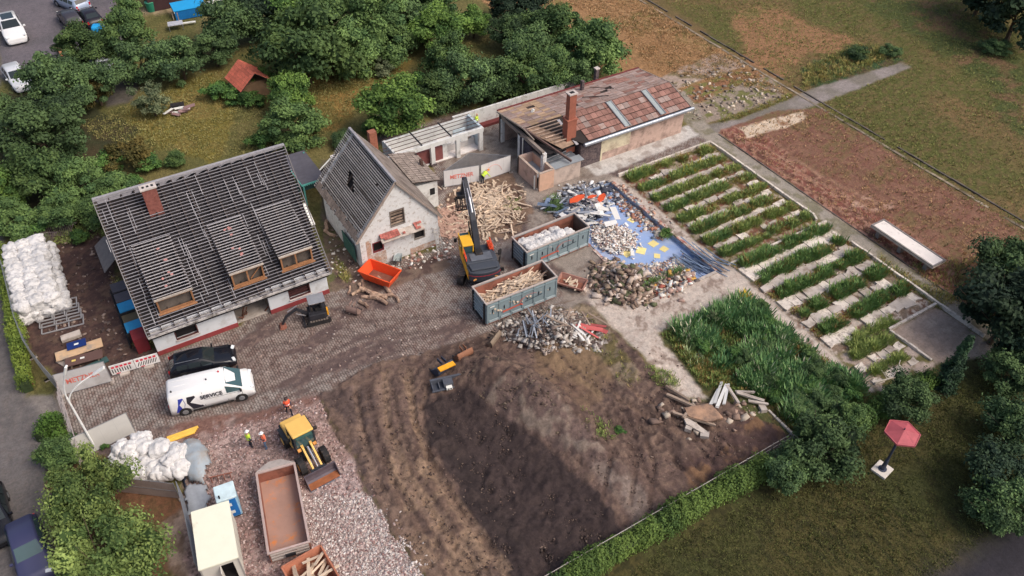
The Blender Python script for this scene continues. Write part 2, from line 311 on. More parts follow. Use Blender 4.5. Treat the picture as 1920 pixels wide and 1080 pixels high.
    reg(px((610, 880), (660, 860), (700, 940), (745, 1010), (800, 1090), (600, 1090), (560, 930)), 'gravel_yard', (172, 160, 156), (156, 138, 134), (0, .9, 0), .7, n1, .5, .15, 0)
    reg(px((330, 790), (470, 770), (600, 738), (610, 752), (440, 800), (380, 830), (300, 830)), 'gravel_yard', (116, 88, 80), (140, 120, 114), (0, .4, 0), .5, n2, .55, .1, 0)
    soil = reg(SOIL, 'earthworks', (100, 82, 75), (84, 68, 62), (0, .3, 0), .35, n1, .5, .2, 0, c3=(106, 88, 78))
    reg(px((600, 742), (680, 700), (700, 760), (720, 900), (700, 930), (650, 830)), 'earthworks', (86, 72, 68), (104, 86, 77), (0, .3, 0), .8, n2, .52, .1, 0, sm=4)
    reg(px((740, 850), (800, 870), (860, 960), (930, 1080), (800, 1080), (750, 980)), 'earthworks', (134, 112, 94), (102, 83, 73), (0, .3, 0), 1.2, n2, .5, .1, 0, sm=4)
    dk = reg(px((790, 745), (870, 735), (985, 815), (1080, 885), (1130, 935), (1165, 1000), (1085, 1085), (960, 1120), (905, 1000), (835, 880), (795, 800)), 'earthworks', (60, 50, 49), (72, 60, 57), (0, .3, 0), .8, n1, .58, .12, 0, sm=3)
    reg(px((985, 740), (1100, 800), (1160, 880), (1230, 960), (1190, 990), (1120, 890), (1010, 830), (870, 735)), 'earthworks', (96, 80, 75), (122, 108, 98), (0, .3, 0), .9, n2, .58, .1, 0, sm=4)
    reg(px((1010, 640), (1100, 620), (1150, 700), (1100, 780), (1010, 720)), 'earthworks', (118, 98, 78), (100, 80, 70), (0, .1, 0), 1., n1, .5, .2, 0)
    reg(px((1400, 740), (1488, 826), (1300, 930), (1270, 880), (1380, 800)), 'earthworks', (84, 66, 62), (120, 92, 70), (0, .1, 0), .8, n2, .6, .1, 0)
    reg(px((970, 590), (1110, 572), (1150, 640), (1200, 720), (1160, 735), (1100, 640), (1000, 625)), 'earthworks', (128, 114, 96), (98, 88, 60), (0, .2, .2), .7, n2, .55, .1, 0)
    # concrete of the old pool terrace
    reg([(30.9, 40.2), (34.9, 38), (35, 34.7), (42.3, 34.7), (42.3, 50.2), (43.5, 50.2), (43.5, 35), (57, 34.8), (57, 31.8), (44, 33.6), (43.4, 18.8), (41.8, 18.6), (41.9, 31.2), (33.2, 31.6), (32.3, 24.4), (30.3, 25.4)], 'concrete_apron', (186, 174, 164), (140, 124, 114), (0, .1, 0), .25, n2, .6, .05, 0, c3=(170, 156, 146))
    reg([(55.3, 14), (57.1, 14), (57.1, 52), (60, 60), (56.8, 60), (55.3, 52.5)], 'footpath', (146, 138, 128), (122, 116, 98), (.15, 0, 0), .2, n2, .55, .12, 0)
    reg([(43.5, 34.9), (55, 34.9), (55, 50.1), (43.5, 50.1)], 'basin_floor', (120, 84, 70), (104, 96, 60), (0, 0, .3), .1, n2, .52, .1, 0, c3=(150, 136, 120))
    reg([(44.6, 32.4), (55.2, 32.4), (55.2, 33.7), (44.6, 33.7)], 'concrete_apron', (190, 176, 164), (166, 148, 136), (0, 0, 0), .08, n2, .6, .05)
    reg([(43.6, 22.6), (55, 22.4), (55, 32.3), (43.6, 32.3)], 'basin_floor', (128, 112, 98), (112, 84, 70), (0, 0, .3), .1, n2, .55, .1, 0, c3=(172, 160, 150))
    reg([(33.2, 31.0), (41.8, 31.0), (42.6, 18.4), (35, 18.6), (32.5, 25)], 'bare_plot', (96, 88, 58), (78, 82, 50), (0, 0, 1), .6, n2, .5, .15, 0)
    reg([(43.6, 22.4), (55, 22.3), (55, 14), (43.6, 14)], 'bare_plot', (166, 150, 138), (150, 134, 124), (0, 0, 0), .25, n1, .5, .15)
    reg([(43.6, 14), (50.0, 14), (49.2, 22.3), (43.6, 22.4)], 'bare_plot', (168, 152, 142), (100, 96, 60), (0, 0, .2), .5, n2, .5, .08, 0)
    # lawn at the lower right
    reg([(16, 18.2)]+[(35.2, 18.3), (42, 18.0), (50, 18.2), (58, 14.5), (300, 10), (300, -400), (-5, -400), (12, 10)], 'lawn', (68, 70, 40), (78, 72, 42), (0, 0, .8), .2, n3, .52, .15, 0, c3=(56, 54, 32))
    reg(px((1700, 1130), (1920, 960), (2000, 900), (2600, 800), (2600, 1700), (1500, 1500)), 'road', (56, 52, 58), (48, 46, 52), (0, 0, 0), .3, n1)
    # dark spoil edge, then a paler stony patch on the dug earth
    reg(px((800, 745), (830, 735), (850, 790), (880, 850), (940, 940), (1010, 1040), (990, 1060), (900, 960), (850, 890), (806, 810)), 'earthworks', (50, 42, 42), (62, 52, 50), (0, .3, 0), .9, n2, .55, .08, 0, sm=2)
    reg(px((1120, 880), (1160, 870), (1230, 930), (1210, 975), (1170, 960)), 'earthworks', (120, 106, 98), (98, 82, 76), (0, .3, 0), .8, n2, .55, .1, 0, sm=2)
    # relief
    dirtm = (idr == names.index('earthworks'))
    nf = fbm(x*2.2+30, y*2.2+7, 4); z = z+np.where(dirtm, (n4-.5)*.3+(n2-.5)*.5+(1-abs(2*nf-1))*.12, 0)
    for nm, h in (('bare_soil', .14), ('basin_floor', .12), ('bare_plot', .12), ('gravel_yard', .07), ('garden_grass', .12), ('meadow', .18), ('sand_field', .1)):
        mm = idr == names.index(nm); z = z+np.where(mm, (n4-.5)*h, 0)
    # tyre and track ruts of the vehicles
    def ruts(pts, off, wd, dep, lug, tone=None):
        nonlocal z, col
        q = [P(*p)[:2] for p in pts]
        for a, b in zip(q[:-1], q[1:]):
            d = np.array(b)-a; L = np.hypot(*d); d = d/L; t = (x-a[0])*d[0]+(y-a[1])*d[1]; s_ = -(x-a[0])*d[1]+(y-a[1])*d[0]
            for o in off:
                mm = (t > -.2) & (t < L+.2) & (abs(s_-o) < wd/2) & (idr > 0)
                edge = 1-(abs(s_-o)/(wd/2))**4
                sn = np.sin(t*2*math.pi/.6); zz = -dep*edge+lug*sn*edge
                z = z+np.where(mm, zz, 0)
                if tone:
                    e2 = edge[:, None]*.6*(.4+1.1*n2[:, None]); lg = (1+(.13 if lug else 0)*sn*(n4 > .42))[:, None]; col = np.where(mm[:, None], (col*(1-e2)+np.array(S(tone))*e2)*lg, col)  # lugs tinted lighter and darker along the tread, like light on relief
    ruts([(690, 720), (700, 800), (730, 900), (800, 1010), (870, 1090)], (-.9, .9), .6, .12, .03, (122, 102, 90))
    ruts([(745, 700), (752, 790), (790, 880), (850, 970), (930, 1080)], (-.9, .9), .6, .12, .03, (134, 112, 94))
    for du, dvv, wdt, tn in ((-28, 6, .5, (78, 64, 60)), (18, -4, .4, (84, 70, 64)), (46, -10, .55, (132, 110, 92)), (-50, 14, .35, (120, 100, 88))):
        ruts([(715+du, 720+dvv), (735+du, 810+dvv), (768+du, 900+dvv), (830+du, 990+dvv), (905+du, 1085)], (0,), wdt, .12, .015, tn)
    ruts([(820, 700), (790, 760), (800, 850), (860, 950), (930, 1040)], (0,), .5, .16, 0, (120, 100, 88))
    ruts([(1010, 660), (1080, 720), (1150, 770), (1230, 800)], (-.8, .8), .4, .08, .03, (88, 72, 64)); ruts([(1180, 790), (1210, 870), (1200, 950)], (-2.4, -.6, .6), .4, .1, 0, (80, 64, 58)); ruts([(1130, 700), (1190, 760), (1290, 810), (1400, 830)], (-.6, .6), .35, .08, .02, (120, 98, 84))
    ruts([(640, 600), (760, 640), (560, 720), (430, 780)], (-.7, .7), .4, .0, 0, (96, 82, 78)); ruts([(860, 600), (700, 640), (520, 720)], (-.8, .8), .45, 0, 0, (88, 74, 72)); ruts([(470, 640), (620, 620), (780, 610), (880, 600)], (-.8, .8), .5, 0, 0, (94, 80, 76))
    ruts([(1560, 300), (1700, 380), (1860, 470)], (-.7, .7), .3, 0, 0, (100, 72, 60)); ruts([(1420, 290), (1500, 340), (1590, 400)], (-.3, 1.0), .35, .03, 0, (150, 118, 98)); ruts([(1130, 10), (1230, 60), (1330, 100)], (-.7, .7), .4, 0, 0, (166, 134, 98)); ruts([(1060, 60), (1200, 110), (1300, 110)], (-.7, .7), .35, 0, 0, (112, 92, 60))
    ruts([(1200, 770), (1240, 880), (1290, 930)], (-1.2, 1.2), .5, .12, .0, (74, 60, 56))
    ruts([(1250, 770), (1340, 860), (1390, 880)], (-1.5, -.3, .9), .35, .12, .0, (74, 60, 56))
    ruts([(1310, 800), (1400, 860)], (-1, .2), .3, .1, 0, (72, 58, 54))
    ruts([(1445, 270), (1530, 330), (1640, 385)], (-.7, .5), .35, .06, 0, (160, 128, 108))
    ruts([(1640, 395), (1700, 430), (1790, 480)], (0,), .25, .05, 0, (150, 112, 92))
    # basins are dug out
    inp = (x > POOL[0]) & (x < POOL[1]) & (y > POOL[2]) & (y < POOL[3]); z = np.where(inp, -.9, z)
    keep = ~(inp)
    V = np.stack([x, y, z], 1); ni, nj = sh
    I = np.arange(ni*nj).reshape(sh); q = np.stack([I[:-1, :-1], I[1:, :-1], I[1:, 1:], I[:-1, 1:]], -1).reshape(-1, 4)
    m = bpy.data.materials.new('ground_surface'); m.use_nodes = True; t = m.node_tree; N = t.nodes; L = t.links; b = N['Principled BSDF']
    b.inputs['Roughness'].default_value = .92; b.inputs['Specular IOR Level'].default_value = .25
    tc = N.new('ShaderNodeTexCoord'); a1 = N.new('ShaderNodeAttribute'); a1.attribute_name = 'Col'; a2 = N.new('ShaderNodeAttribute'); a2.attribute_name = 'W'
    sp = N.new('ShaderNodeSeparateColor'); L.new(a2.outputs['Color'], sp.inputs[0])
    def noise(s, d=8, r=.65, sx=1, sy=1):
        mp = N.new('ShaderNodeMapping'); mp.inputs['Scale'].default_value = (sx, sy, 1); L.new(tc.outputs['Object'], mp.inputs[0])
        n = N.new('ShaderNodeTexNoise'); n.inputs['Scale'].default_value = s; n.inputs['Detail'].default_value = d; n.inputs['Roughness'].default_value = r; L.new(mp.outputs[0], n.inputs['Vector']); return n.outputs[0]
    def rng_(s, a, b_, c, d_):
        k = N.new('ShaderNodeMapRange'); k.inputs[1].default_value = a; k.inputs[2].default_value = b_; k.inputs[3].default_value = c; k.inputs[4].default_value = d_; L.new(s, k.inputs[0]); return k.outputs[0]
    def mul(a, b_):
        k = N.new('ShaderNodeMath'); k.operation = 'MULTIPLY'; L.new(a, k.inputs[0]); L.new(b_, k.inputs[1]); return k.outputs[0]
    def mixf(f, b_):     # lerp(1,b,f)
        k = N.new('ShaderNodeMix'); L.new(f, k.inputs[0]); k.inputs[2].default_value = 1; L.new(b_, k.inputs[3]); return k.outputs[0]
    k = rng_(noise(2.2, 12, .82), .3, .7, .66, 1.34)
    k = mul(k, rng_(noise(7, 5, .7), .3, .7, .85, 1.15))
    br = N.new('ShaderNodeTexBrick'); mp = N.new('ShaderNodeMapping'); mp.inputs['Rotation'].default_value = (0, 0, R(90)); L.new(tc.outputs['Object'], mp.inputs[0]); L.new(mp.outputs[0], br.inputs[0])
    br.inputs['Scale'].default_value = 1; br.inputs['Brick Width'].default_value = .34; br.inputs['Row Height'].default_value = .19; br.inputs['Mortar Size'].default_value = .034; br.inputs['Mortar Smooth'].default_value = .3
    br.inputs['Color1'].default_value = (1.2, 1.2, 1.2, 1); br.inputs['Color2'].default_value = (1.0, 1.0, 1.0, 1); br.inputs['Mortar'].default_value = (.5, .48, .47, 1)
    sb = N.new('ShaderNodeSeparateColor'); L.new(br.outputs[0], sb.inputs[0])
    k = mul(k, mixf(sp.outputs[0], sb.outputs[0]))
    vo = N.new('ShaderNodeTexVoronoi'); vo.inputs['Scale'].default_value = 5.5; L.new(tc.outputs['Object'], vo.inputs[0])
    sv = N.new('ShaderNodeSeparateColor'); L.new(vo.outputs['Color'], sv.inputs[0])
    k = mul(k, mixf(sp.outputs[1], rng_(sv.outputs[0], 0, 1, .55, 1.5)))
    k = mul(k, mixf(sp.outputs[2], rng_(noise(2.6, 9, .8, 2.2, .7), .32, .68, .45, 1.5)))
    vm = N.new('ShaderNodeVectorMath'); vm.operation = 'SCALE'; L.new(a1.outputs['Color'], vm.inputs[0]); L.new(k, vm.inputs['Scale']); L.new(vm.outputs[0], b.inputs['Base Color'])
    bp = N.new('ShaderNodeBump'); bp.inputs['Strength'].default_value = .8; bp.inputs['Distance'].default_value = .1; L.new(noise(3.5, 10, .8), bp.inputs['Height']); L.new(bp.outputs[0], b.inputs['Normal'])
    kinds = idr[q].max(axis=1)
    inq = inp[q].all(axis=1)
    for i, nme in enumerate(names):
        fs = q[(kinds == i) & ~inq]
        if not len(fs): continue
        u, inv = np.unique(fs, return_inverse=True)
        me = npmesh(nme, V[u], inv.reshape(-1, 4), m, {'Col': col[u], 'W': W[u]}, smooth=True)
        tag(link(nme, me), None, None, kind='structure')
build_ground()

# pool, kerbs
def pool():
    a0, a1, b0, b1 = POOL; zf = -.42
    pm = mat('pool_blue', S((140, 163, 204)), .6, var=.06, scale=.8, obj=0, dirt=S((158, 170, 196)), dscale=.35, damt=.46, bump=.05)
    fl = MB().box(a0, a1, b0, b1, zf-.15, zf).build('pool_floor', pm); fl['kind'] = 'structure'
    th = .22
    wl = MB(); wl.box(a0, a0+.05, b0, b1, zf, -.02); wl.box(a1-.05, a1, b0, b1, zf, -.02); wl.box(a0+.05, a1-.05, b0, b0+.05, zf, -.02); wl.box(a0+.05, a1-.05, b1-.05, b1, zf, -.02)
    wl.build('pool_wall', mat('pool_wall_blue', S((128, 148, 178)), .7, dirt=S((110, 100, 92)), damt=.5), fl)
    cop = mat('red_coping', S((150, 90, 80)), .85, dirt=S((190, 178, 168)), dscale=2.5, damt=.55)
    n = 26
    for i in range(n):
        q0 = b0+(b1-b0)*i/n; q1 = b0+(b1-b0)*(i+1)/n-.02
        for x0, x1 in ((a1, a1+.3), (a0-.3, a0)):
            if random.random() < .12: continue
            MB().box(x0, x1, q0, q1, -.1, .07+random.uniform(0, .03)).build('coping_stone', cop, fl)
    n = 13
    for i in range(n):
        q0 = a0+(a1-a0)*i/n; q1 = a0+(a1-a0)*(i+1)/n-.02
        MB().box(q0, q1, b0-.3, b0, -.1, .08).build('coping_stone', concrete(), fl)
    ym = mat('yellow_tile', S((226, 208, 140)), .7, var=.08)
    for (u, v, s, e) in ((1185, 412, .75, 20), (1225, 457, .8, 10), (1202, 470, .9, 40), (1245, 467, .7, 15), (1176, 476, .8, 5), (1232, 480, .6, 50)):
        c = P(u, v, zf); MB().cbox((c[0], c[1], zf+.012), (s, s*.9, .02), (0, 0, R(e))).build('yellow_tile', ym, fl)
pool()
def curb(name, segs, h, w, m, label, cat, piece='kerb_stone', step=1.25, group=None, kind=None):
    x0, y0 = segs[0]; t = thing(name, label, cat, (x0, y0, 0), 0, group)
    for (a, b) in zip(segs[:-1], segs[1:]):
        A = Vector((*a, 0)); B = Vector((*b, 0)); L = (B-A).length; n = max(1, int(L/step)); d = (B-A)/n
        for i in range(n):
            if name[:5] == 'field' and random.random() < .1: continue
            p = A+d*i; q = A+d*(i+1)-d.normalized()*.03; hh = h+random.uniform(-.03, .03)
            MB().beam((p.x, p.y, hh/2-.05), (q.x, q.y, hh/2-.05+random.uniform(-.01, .01)), w, hh+.1).build(piece, m, t, world=True)
    return t
cw = mat('whitish_kerb', S((206, 196, 186)), .9, var=.15, scale=3, dirt=S((110, 98, 90)), dscale=2, damt=.45, obj=.12)
curb('basin_wall', [(43.4, 50.2), (55.2, 50.2), (55.2, 35.9), (54.9, 35.3)], .3, .2, cw, 'low pale wall around the upper planted basin, along the back and right', 'low wall')
curb('basin_wall', [(43.6, 34.75), (55.6, 34.75)], .25, .2, cw, 'low pale cross wall between upper basin and the concrete walkway', 'low wall')
curb('basin_wall', [(55.2, 31.5), (55.2, 18.0)], .3, .2, cw, 'low pale wall along the right side of the lower basin beside the path', 'low wall')
curb('basin_wall', [(49.3, 22.4), (55.0, 22.4)], .25, .2, cw, 'short low wall between lower basin and bare brown plot', 'low wall')
curb('basin_wall', [(49.3, 22.3), (49.5, 18.5)], .22, .18, cw, 'short low wall left of the bare brown plot', 'low wall')
gm = mat('gutter_stone', S((136, 124, 110)), .9, var=.25, obj=.3, dirt=S((96, 84, 62)), damt=.5)
curb('field_gutter', [(70.6, 85), (70.6, 22)], .05, .3, gm, 'long narrow stone gutter across the field, nearer edge', 'gutter', step=1.6)
curb('field_kerb', [(71.5, 85), (71.5, 22)], .12, .16, mat('dark_kerb', S((92, 84, 80)), .9, obj=.3), 'long dark kerb of the stone gutter crossing the field', 'kerb', step=1.6)
curb('path_edging', [(57.15, 51), (57.15, 15)], .07, .1, mat('dark_kerb'), 'thin dark edging between grey path and red sand field', 'edging', step=1.5)
# broken slabs and terraces between the planted strips
def slab_strip(name, a0, a1, b, wdt, label, rough=.12, n=14, h=.16):
    if rough: rough += .02; n = int(n*random.uniform(.6, 1.0))
    t = thing(name, label, 'concrete strip', (a0, b, 0), 0, 'concrete strips of the basins')
    for i in range(n):
        x0 = a0+(a1-a0)*i/n; x1 = a0+(a1-a0)*(i+1)/n-random.uniform(-.06, .05); w0 = wdt*random.uniform(.55, 1.15); x1 -= random.choice([0, 0, 0, 0, 0, .2]); h += random.uniform(-.012, .012); bo = b; b = bo+random.uniform(-.09, .09) if rough else bo
        if random.random() < rough: continue
        pts = []
        for (p, q) in ((x0, b-w0/2), ((x0+x1)/2, b-w0/2+random.uniform(-.08, .08)), (x1, b-w0/2), (x1+random.uniform(-.08, .04), b), (x1, b+w0/2), ((x0+x1)/2, b+w0/2+random.uniform(-.08, .08)), (x0, b+w0/2)):
            pts.append((p+random.uniform(-.1, .1), q+random.uniform(-.12, .12)))
        MB().prism(pts, -.05, h+random.uniform(-.07, .03)).build('concrete_slab', concrete() if random.random() < .6 and rough else cw, t, world=True); b = bo
bs1 = [48.2, 46.35, 44.5, 42.65, 40.8, 38.95, 37.1]
for i, b in enumerate(bs1):
    slab_strip('concrete_strip', 44.2, 54.6, b, .62, f"pale broken concrete strip between weed rows, {['first','second','third','fourth','fifth','sixth','seventh'][i]} from the back wall of the upper basin")
slab_strip('concrete_strip', 44.0, 55.1, 33.05, 1.55, 'wide pale concrete walkway crossing between upper and lower basin', 0, 6, .2)
for i, b in enumerate([30.9, 28.6, 26.2, 23.9]):
    slab_strip('concrete_strip', 43.9, 54.7, b, 1.15, f"rough crumbling concrete strip, {['first','second','third','fourth'][i]} from the walkway in the lower basin", .06, 13, .2)
slab_strip('concrete_strip', 43.8, 49.0, 20.9, .9, 'short crumbling concrete strip beside the bare brown plot', .1, 7, .15)
slab_strip('concrete_strip', 43.8, 48.6, 19.2, .7, 'lowest short concrete strip near the branches', .2, 7, .12)

# ---------------- vegetation ----------------
leafm = mat('foliage', vcol=True, rough=.75, var=.25, scale=.6, bump=0, obj=.3, spec=.2)
weedm = mat('weed_leaves', vcol=True, rough=.8, var=.2, scale=.8, bump=0, obj=0, spec=.2)
def blades(pts, hgt, nb, wd, c1, c2, spread=.25, c3=None, p3=0.0):
    pts = np.asarray(pts); nb = int(nb*1.7); wd = wd*.55; hgt = hgt*.72*(.45+1.15*fbm(pts[:, 0]*.8+5, pts[:, 1]*.8, 3)); n = len(pts)*nb; base = np.repeat(pts, nb, 0); H = np.repeat(hgt, nb)*rng.uniform(.5, 1.15, n)
    an = rng.uniform(0, 2*np.pi, n); rad = rng.uniform(0, spread, n)
    base = base+np.stack([np.cos(an)*rad, np.sin(an)*rad, np.zeros(n)], 1)
    dirn = np.stack([np.cos(an), np.sin(an), np.zeros(n)], 1); side = np.stack([-np.sin(an), np.cos(an), np.zeros(n)], 1)
    w = wd*rng.uniform(.5, 1.3, n)[:, None]; top = base+dirn*(H*rng.uniform(.1, .7, n))[:, None]+np.array([0, 0, 1])*H[:, None]
    mid = base*.45+top*.55+np.array([0, 0, 1])*(H*.12)[:, None]
    V = np.stack([base, mid-side*w, top, mid+side*w], 1).reshape(-1, 3); Fc = np.arange(n*4).reshape(-1, 4)
    k = rng.random((len(pts), 1))*.75+.0; k = np.repeat(k, nb, 0)+rng.random((n, 1))*.25
    c = (np.array(c1)*(1-k)+np.array(c2)*k)*1.28
    if c3 is not None:
        mm = np.repeat(rng.random(len(pts)) < p3, nb); c[mm] = np.array(c3)
    return V, Fc, np.repeat(c, 4, 0)
def stuffobj(name, packs, m=None, kind='stuff', label=None, cat=None):
    o = 0; Vs = []; Fs = []; Cs = []
    for V, Fc, c in packs: Vs.append(V); Fs.append(Fc+o); Cs.append(c); o += len(V)
    me = npmesh(name, np.concatenate(Vs), np.concatenate(Fs), m or weedm, np.concatenate(Cs)); ob = link(name, me); return tag(ob, label, cat, kind=kind)
h_skip = px((1300, 240), (1390, 222), (1480, 185), (1525, 165), (1690, 117), (1710, 126), (1560, 186), (1500, 206), (1385, 242), (1330, 262))
def rpts(poly, n, zf=G, clump=0):
    xs = [p[0] for p in poly]; ys = [p[1] for p in poly]; out = []; tot = 0
    while tot < n:
        x = rng.uniform(min(xs), max(xs), n*2); y = rng.uniform(min(ys), max(ys), n*2); m = inpoly(x, y, poly)
        if poly is not None and h_skip is not None: m &= ~inpoly(x, y, h_skip)
        if clump: m &= fbm(x*clump, y*clump, 3) > .47
        x = x[m]; y = y[m]; out.append(np.stack([x, y, G(x, y)], 1)); tot += len(x)
        if len(out) > 40: break
    return np.concatenate(out)[:n]
GR1 = S((104, 124, 70)); GR2 = S((152, 160, 96)); GRD = S((92, 122, 76)); GRY = S((166, 146, 94)); TAN = S((150, 126, 80)); REDW = S((150, 90, 62)); YEL = S((205, 175, 60)); WH = S((225, 225, 210))
def rect(a0, a1, b0, b1): return [(a0, b0), (a1, b0), (a1, b1), (a0, b1)]
pk = []
for i, b in enumerate([49.2, 47.3, 45.45, 43.6, 41.7, 39.85, 38.0, 36.1]):
    bw = random.uniform(.38, .6); pp = rpts(rect(44.3, 54.8, b-bw, b+bw), 340, clump=.9); pp2 = rpts(rect(44.0, 54.6, b-.42, b+.42), 230, clump=1.1)
    pk.append(blades(pp, rng.uniform(.12, .5, len(pp)), 7, .045, GR1, GRY, .22, REDW if i % 3 == 1 else TAN, .22)); pk.append(blades(pp2, rng.uniform(.35, .95, len(pp2)), 8, .06, GRD if i % 2 else GR1, GR2, .3, YEL if i == 1 else TAN, .08))
    pp3 = rpts(rect(44.0, 46.6, b-.35, b+.35), 60); pk.append(blades(pp3, rng.uniform(.4, .85, len(pp3)), 10, .06, GRD, GR1, .3))
stuffobj('weeds_in_upper_basin', pk)
pk = []
for i, b in enumerate([34.15, 31.95, 29.75, 27.4, 25.05]):
    pp = rpts(rect(43.9, 54.9, b-.6, b+.55), 440, clump=.8); pp2 = rpts(rect(44.6, 54.6, b-.5, b+.5), 420, clump=.9)
    pk.append(blades(pp, rng.uniform(.12, .45, len(pp)), 7, .045, GR1, GRY, .22, REDW, .2)); pk.append(blades(pp2, rng.uniform(.4, 1.0, len(pp2)), 9, .065, GRD, S((108, 130, 72)), .3, TAN, .08))
for rc, k in ((rect(45, 50.5, 22.6, 23.4), 200), (rect(44.5, 48.8, 21.4, 22.4), 260), (rect(44.2, 48, 19.7, 20.3), 120)):
    pp = rpts(rc, k); pk.append(blades(pp, rng.uniform(.2, .7, len(pp)), 8, .055, GR1, GR2, .3))
stuffobj('weeds_in_lower_basin', pk)
pl = [(33.4, 31.2), (41.9, 31.2), (42.8, 18.6), (35.6, 19.0), (35.6, 22.2), (32.6, 25.2)]
pk = []
pp = rpts(pl, 2000); pk.append(blades(pp, rng.uniform(.25, .7, len(pp)), 8, .06, GR1, S((112, 122, 68)), .35, TAN, .14))
pp = rpts([(33.8, 31), (41.8, 31), (42.6, 19), (36.2, 19.2), (35, 26)], 2300, clump=.8); pk.append(blades(pp, rng.uniform(.6, 1.35, len(pp)), 9, .085, S((62, 102, 68)), S((118, 146, 92)), .6, S((206, 204, 176)), .05))
pp = rpts([(32.7, 25.4), (34.6, 31.0), (36, 30), (35, 24)], 400); pk.append(blades(pp, rng.uniform(.2, .5, len(pp)), 8, .04, GRY, TAN, .3))
pp = rpts(px((1270, 640), (1330, 640), (1340, 700), (1290, 690)), 25); pk.append(blades(pp, rng.uniform(.5, .9, len(pp)), 6, .04, S((150, 170, 120)), S((170, 180, 140)), .25))
pp = rpts(px((1385, 560), (1410, 560), (1410, 580), (1385, 580)), 8); pk.append(blades(pp, rng.uniform(1.0, 1.3, len(pp)), 16, .06, YEL, YEL, .25))
stuffobj('weed_thicket', pk)
pk = []
for poly, n, h in ((px((1320, 240), (1480, 175), (1500, 200), (1330, 262)), 260, .35), (px((1500, 130), (1610, 85), (1690, 95), (1600, 140), (1510, 165)), 700, .7), (px((1090, 175), (1175, 140), (1200, 130), (1230, 160), (1290, 190)), 200, .4),
                   (px((1510, 222), (1560, 205), (1600, 200), (1560, 225)), 60, .35), (px((1650, 480), (1740, 540), (1800, 560), (1760, 580), (1640, 500)), 330, .4), (px((1700, 500), (1860, 480), (1870, 590), (1790, 570)), 300, .5)):
    pp = rpts(poly, n); pk.append(blades(pp, rng.uniform(h*.3, h, len(pp)), 6, .05, GR1, GRY, .35, TAN, .15))
stuffobj('meadow_tufts', pk)
def turf(name, polys, cols, h):
    pk = []
    for poly, n in polys: pp = rpts(poly, n); hh = rng.uniform(h*.3, h, len(pp))*(.3+1.5*fbm(pp[:, 0]*.25+11, pp[:, 1]*.25, 4)); pk.append(blades(pp, hh, 3, .09, cols[0], cols[1], .3, cols[2], .15))
    stuffobj(name, pk)
turf('field_grass', [(px((1060, 0), (1205, 0), (1480, 180), (1220, 130), (1170, 60)), 5000), ([(57.5, 15), (70, 12), (70, 51), (57.5, 51)], 3000)], (S((150, 122, 90)), S((170, 142, 108)), S((108, 102, 66))), .25)
turf('far_grass', [(px((1225, -10), (2000, -10), (2000, 500), (1540, 200)), 17000)], (S((108, 116, 64)), S((134, 132, 84)), S((130, 116, 82))), .2)
turf('lawn_grass', [(px((1120, 1130), (1250, 1020), (1440, 925), (1640, 800), (1830, 690), (1960, 780), (1960, 930), (1700, 1120)), 15000)], (S((80, 86, 48)), S((98, 98, 58)), S((74, 78, 46))), .1)
turf('clearing_grass', [(px((150, 230), (420, 130), (700, 100), (760, 150), (600, 260), (400, 300), (180, 260)), 9000)], (S((112, 114, 68)), S((140, 130, 86)), S((98, 104, 62))), .22)
pk = []
for poly, n, h, a, b in ((px((1080, 580), (1150, 640), (1200, 720), (1180, 740), (1070, 620)), 90, .4, GR1, GRY), (px((1110, 790), (1150, 800), (1150, 830), (1120, 830)), 30, .5, GR1, GR2), (px((1210, 700), (1260, 700), (1270, 730), (1230, 735)), 60, .6, GR1, GR2),
                   (px((1085, 780), (1100, 770), (1110, 800), (1100, 805)), 14, .4, GR1, GR2), (px((630, 480), (660, 520), (650, 540), (625, 500)), 90, .25, GR1, GRY), (px((205, 500), (240, 560), (290, 650), (250, 650)), 160, .35, GR1, GRY), (px((140, 850), (215, 860), (220, 900), (150, 890)), 130, .35, GR1, TAN),
                   (px((1020, 380), (1050, 370), (1050, 395), (1022, 400)), 40, .8, GRD, GR1), (px((1205, 545), (1290, 505), (1270, 500), (1215, 530)), 60, .5, GRD, GR1), (px((1236, 435), (1258, 435), (1256, 450), (1240, 448)), 14, .9, GRD, GR1),
                   (px((150, 395), (215, 350), (215, 440), (120, 460), (20, 450)), 300, .6, GR1, GR2), (px((940, 380), (975, 375), (975, 400), (950, 402)), 40, .3, GR1, GR2)):
    pp = rpts(poly, n); pk.append(blades(pp, rng.uniform(h*.3, h, len(pp)), 9, .05, a, b, .28))
stuffobj('scattered_weeds', pk)

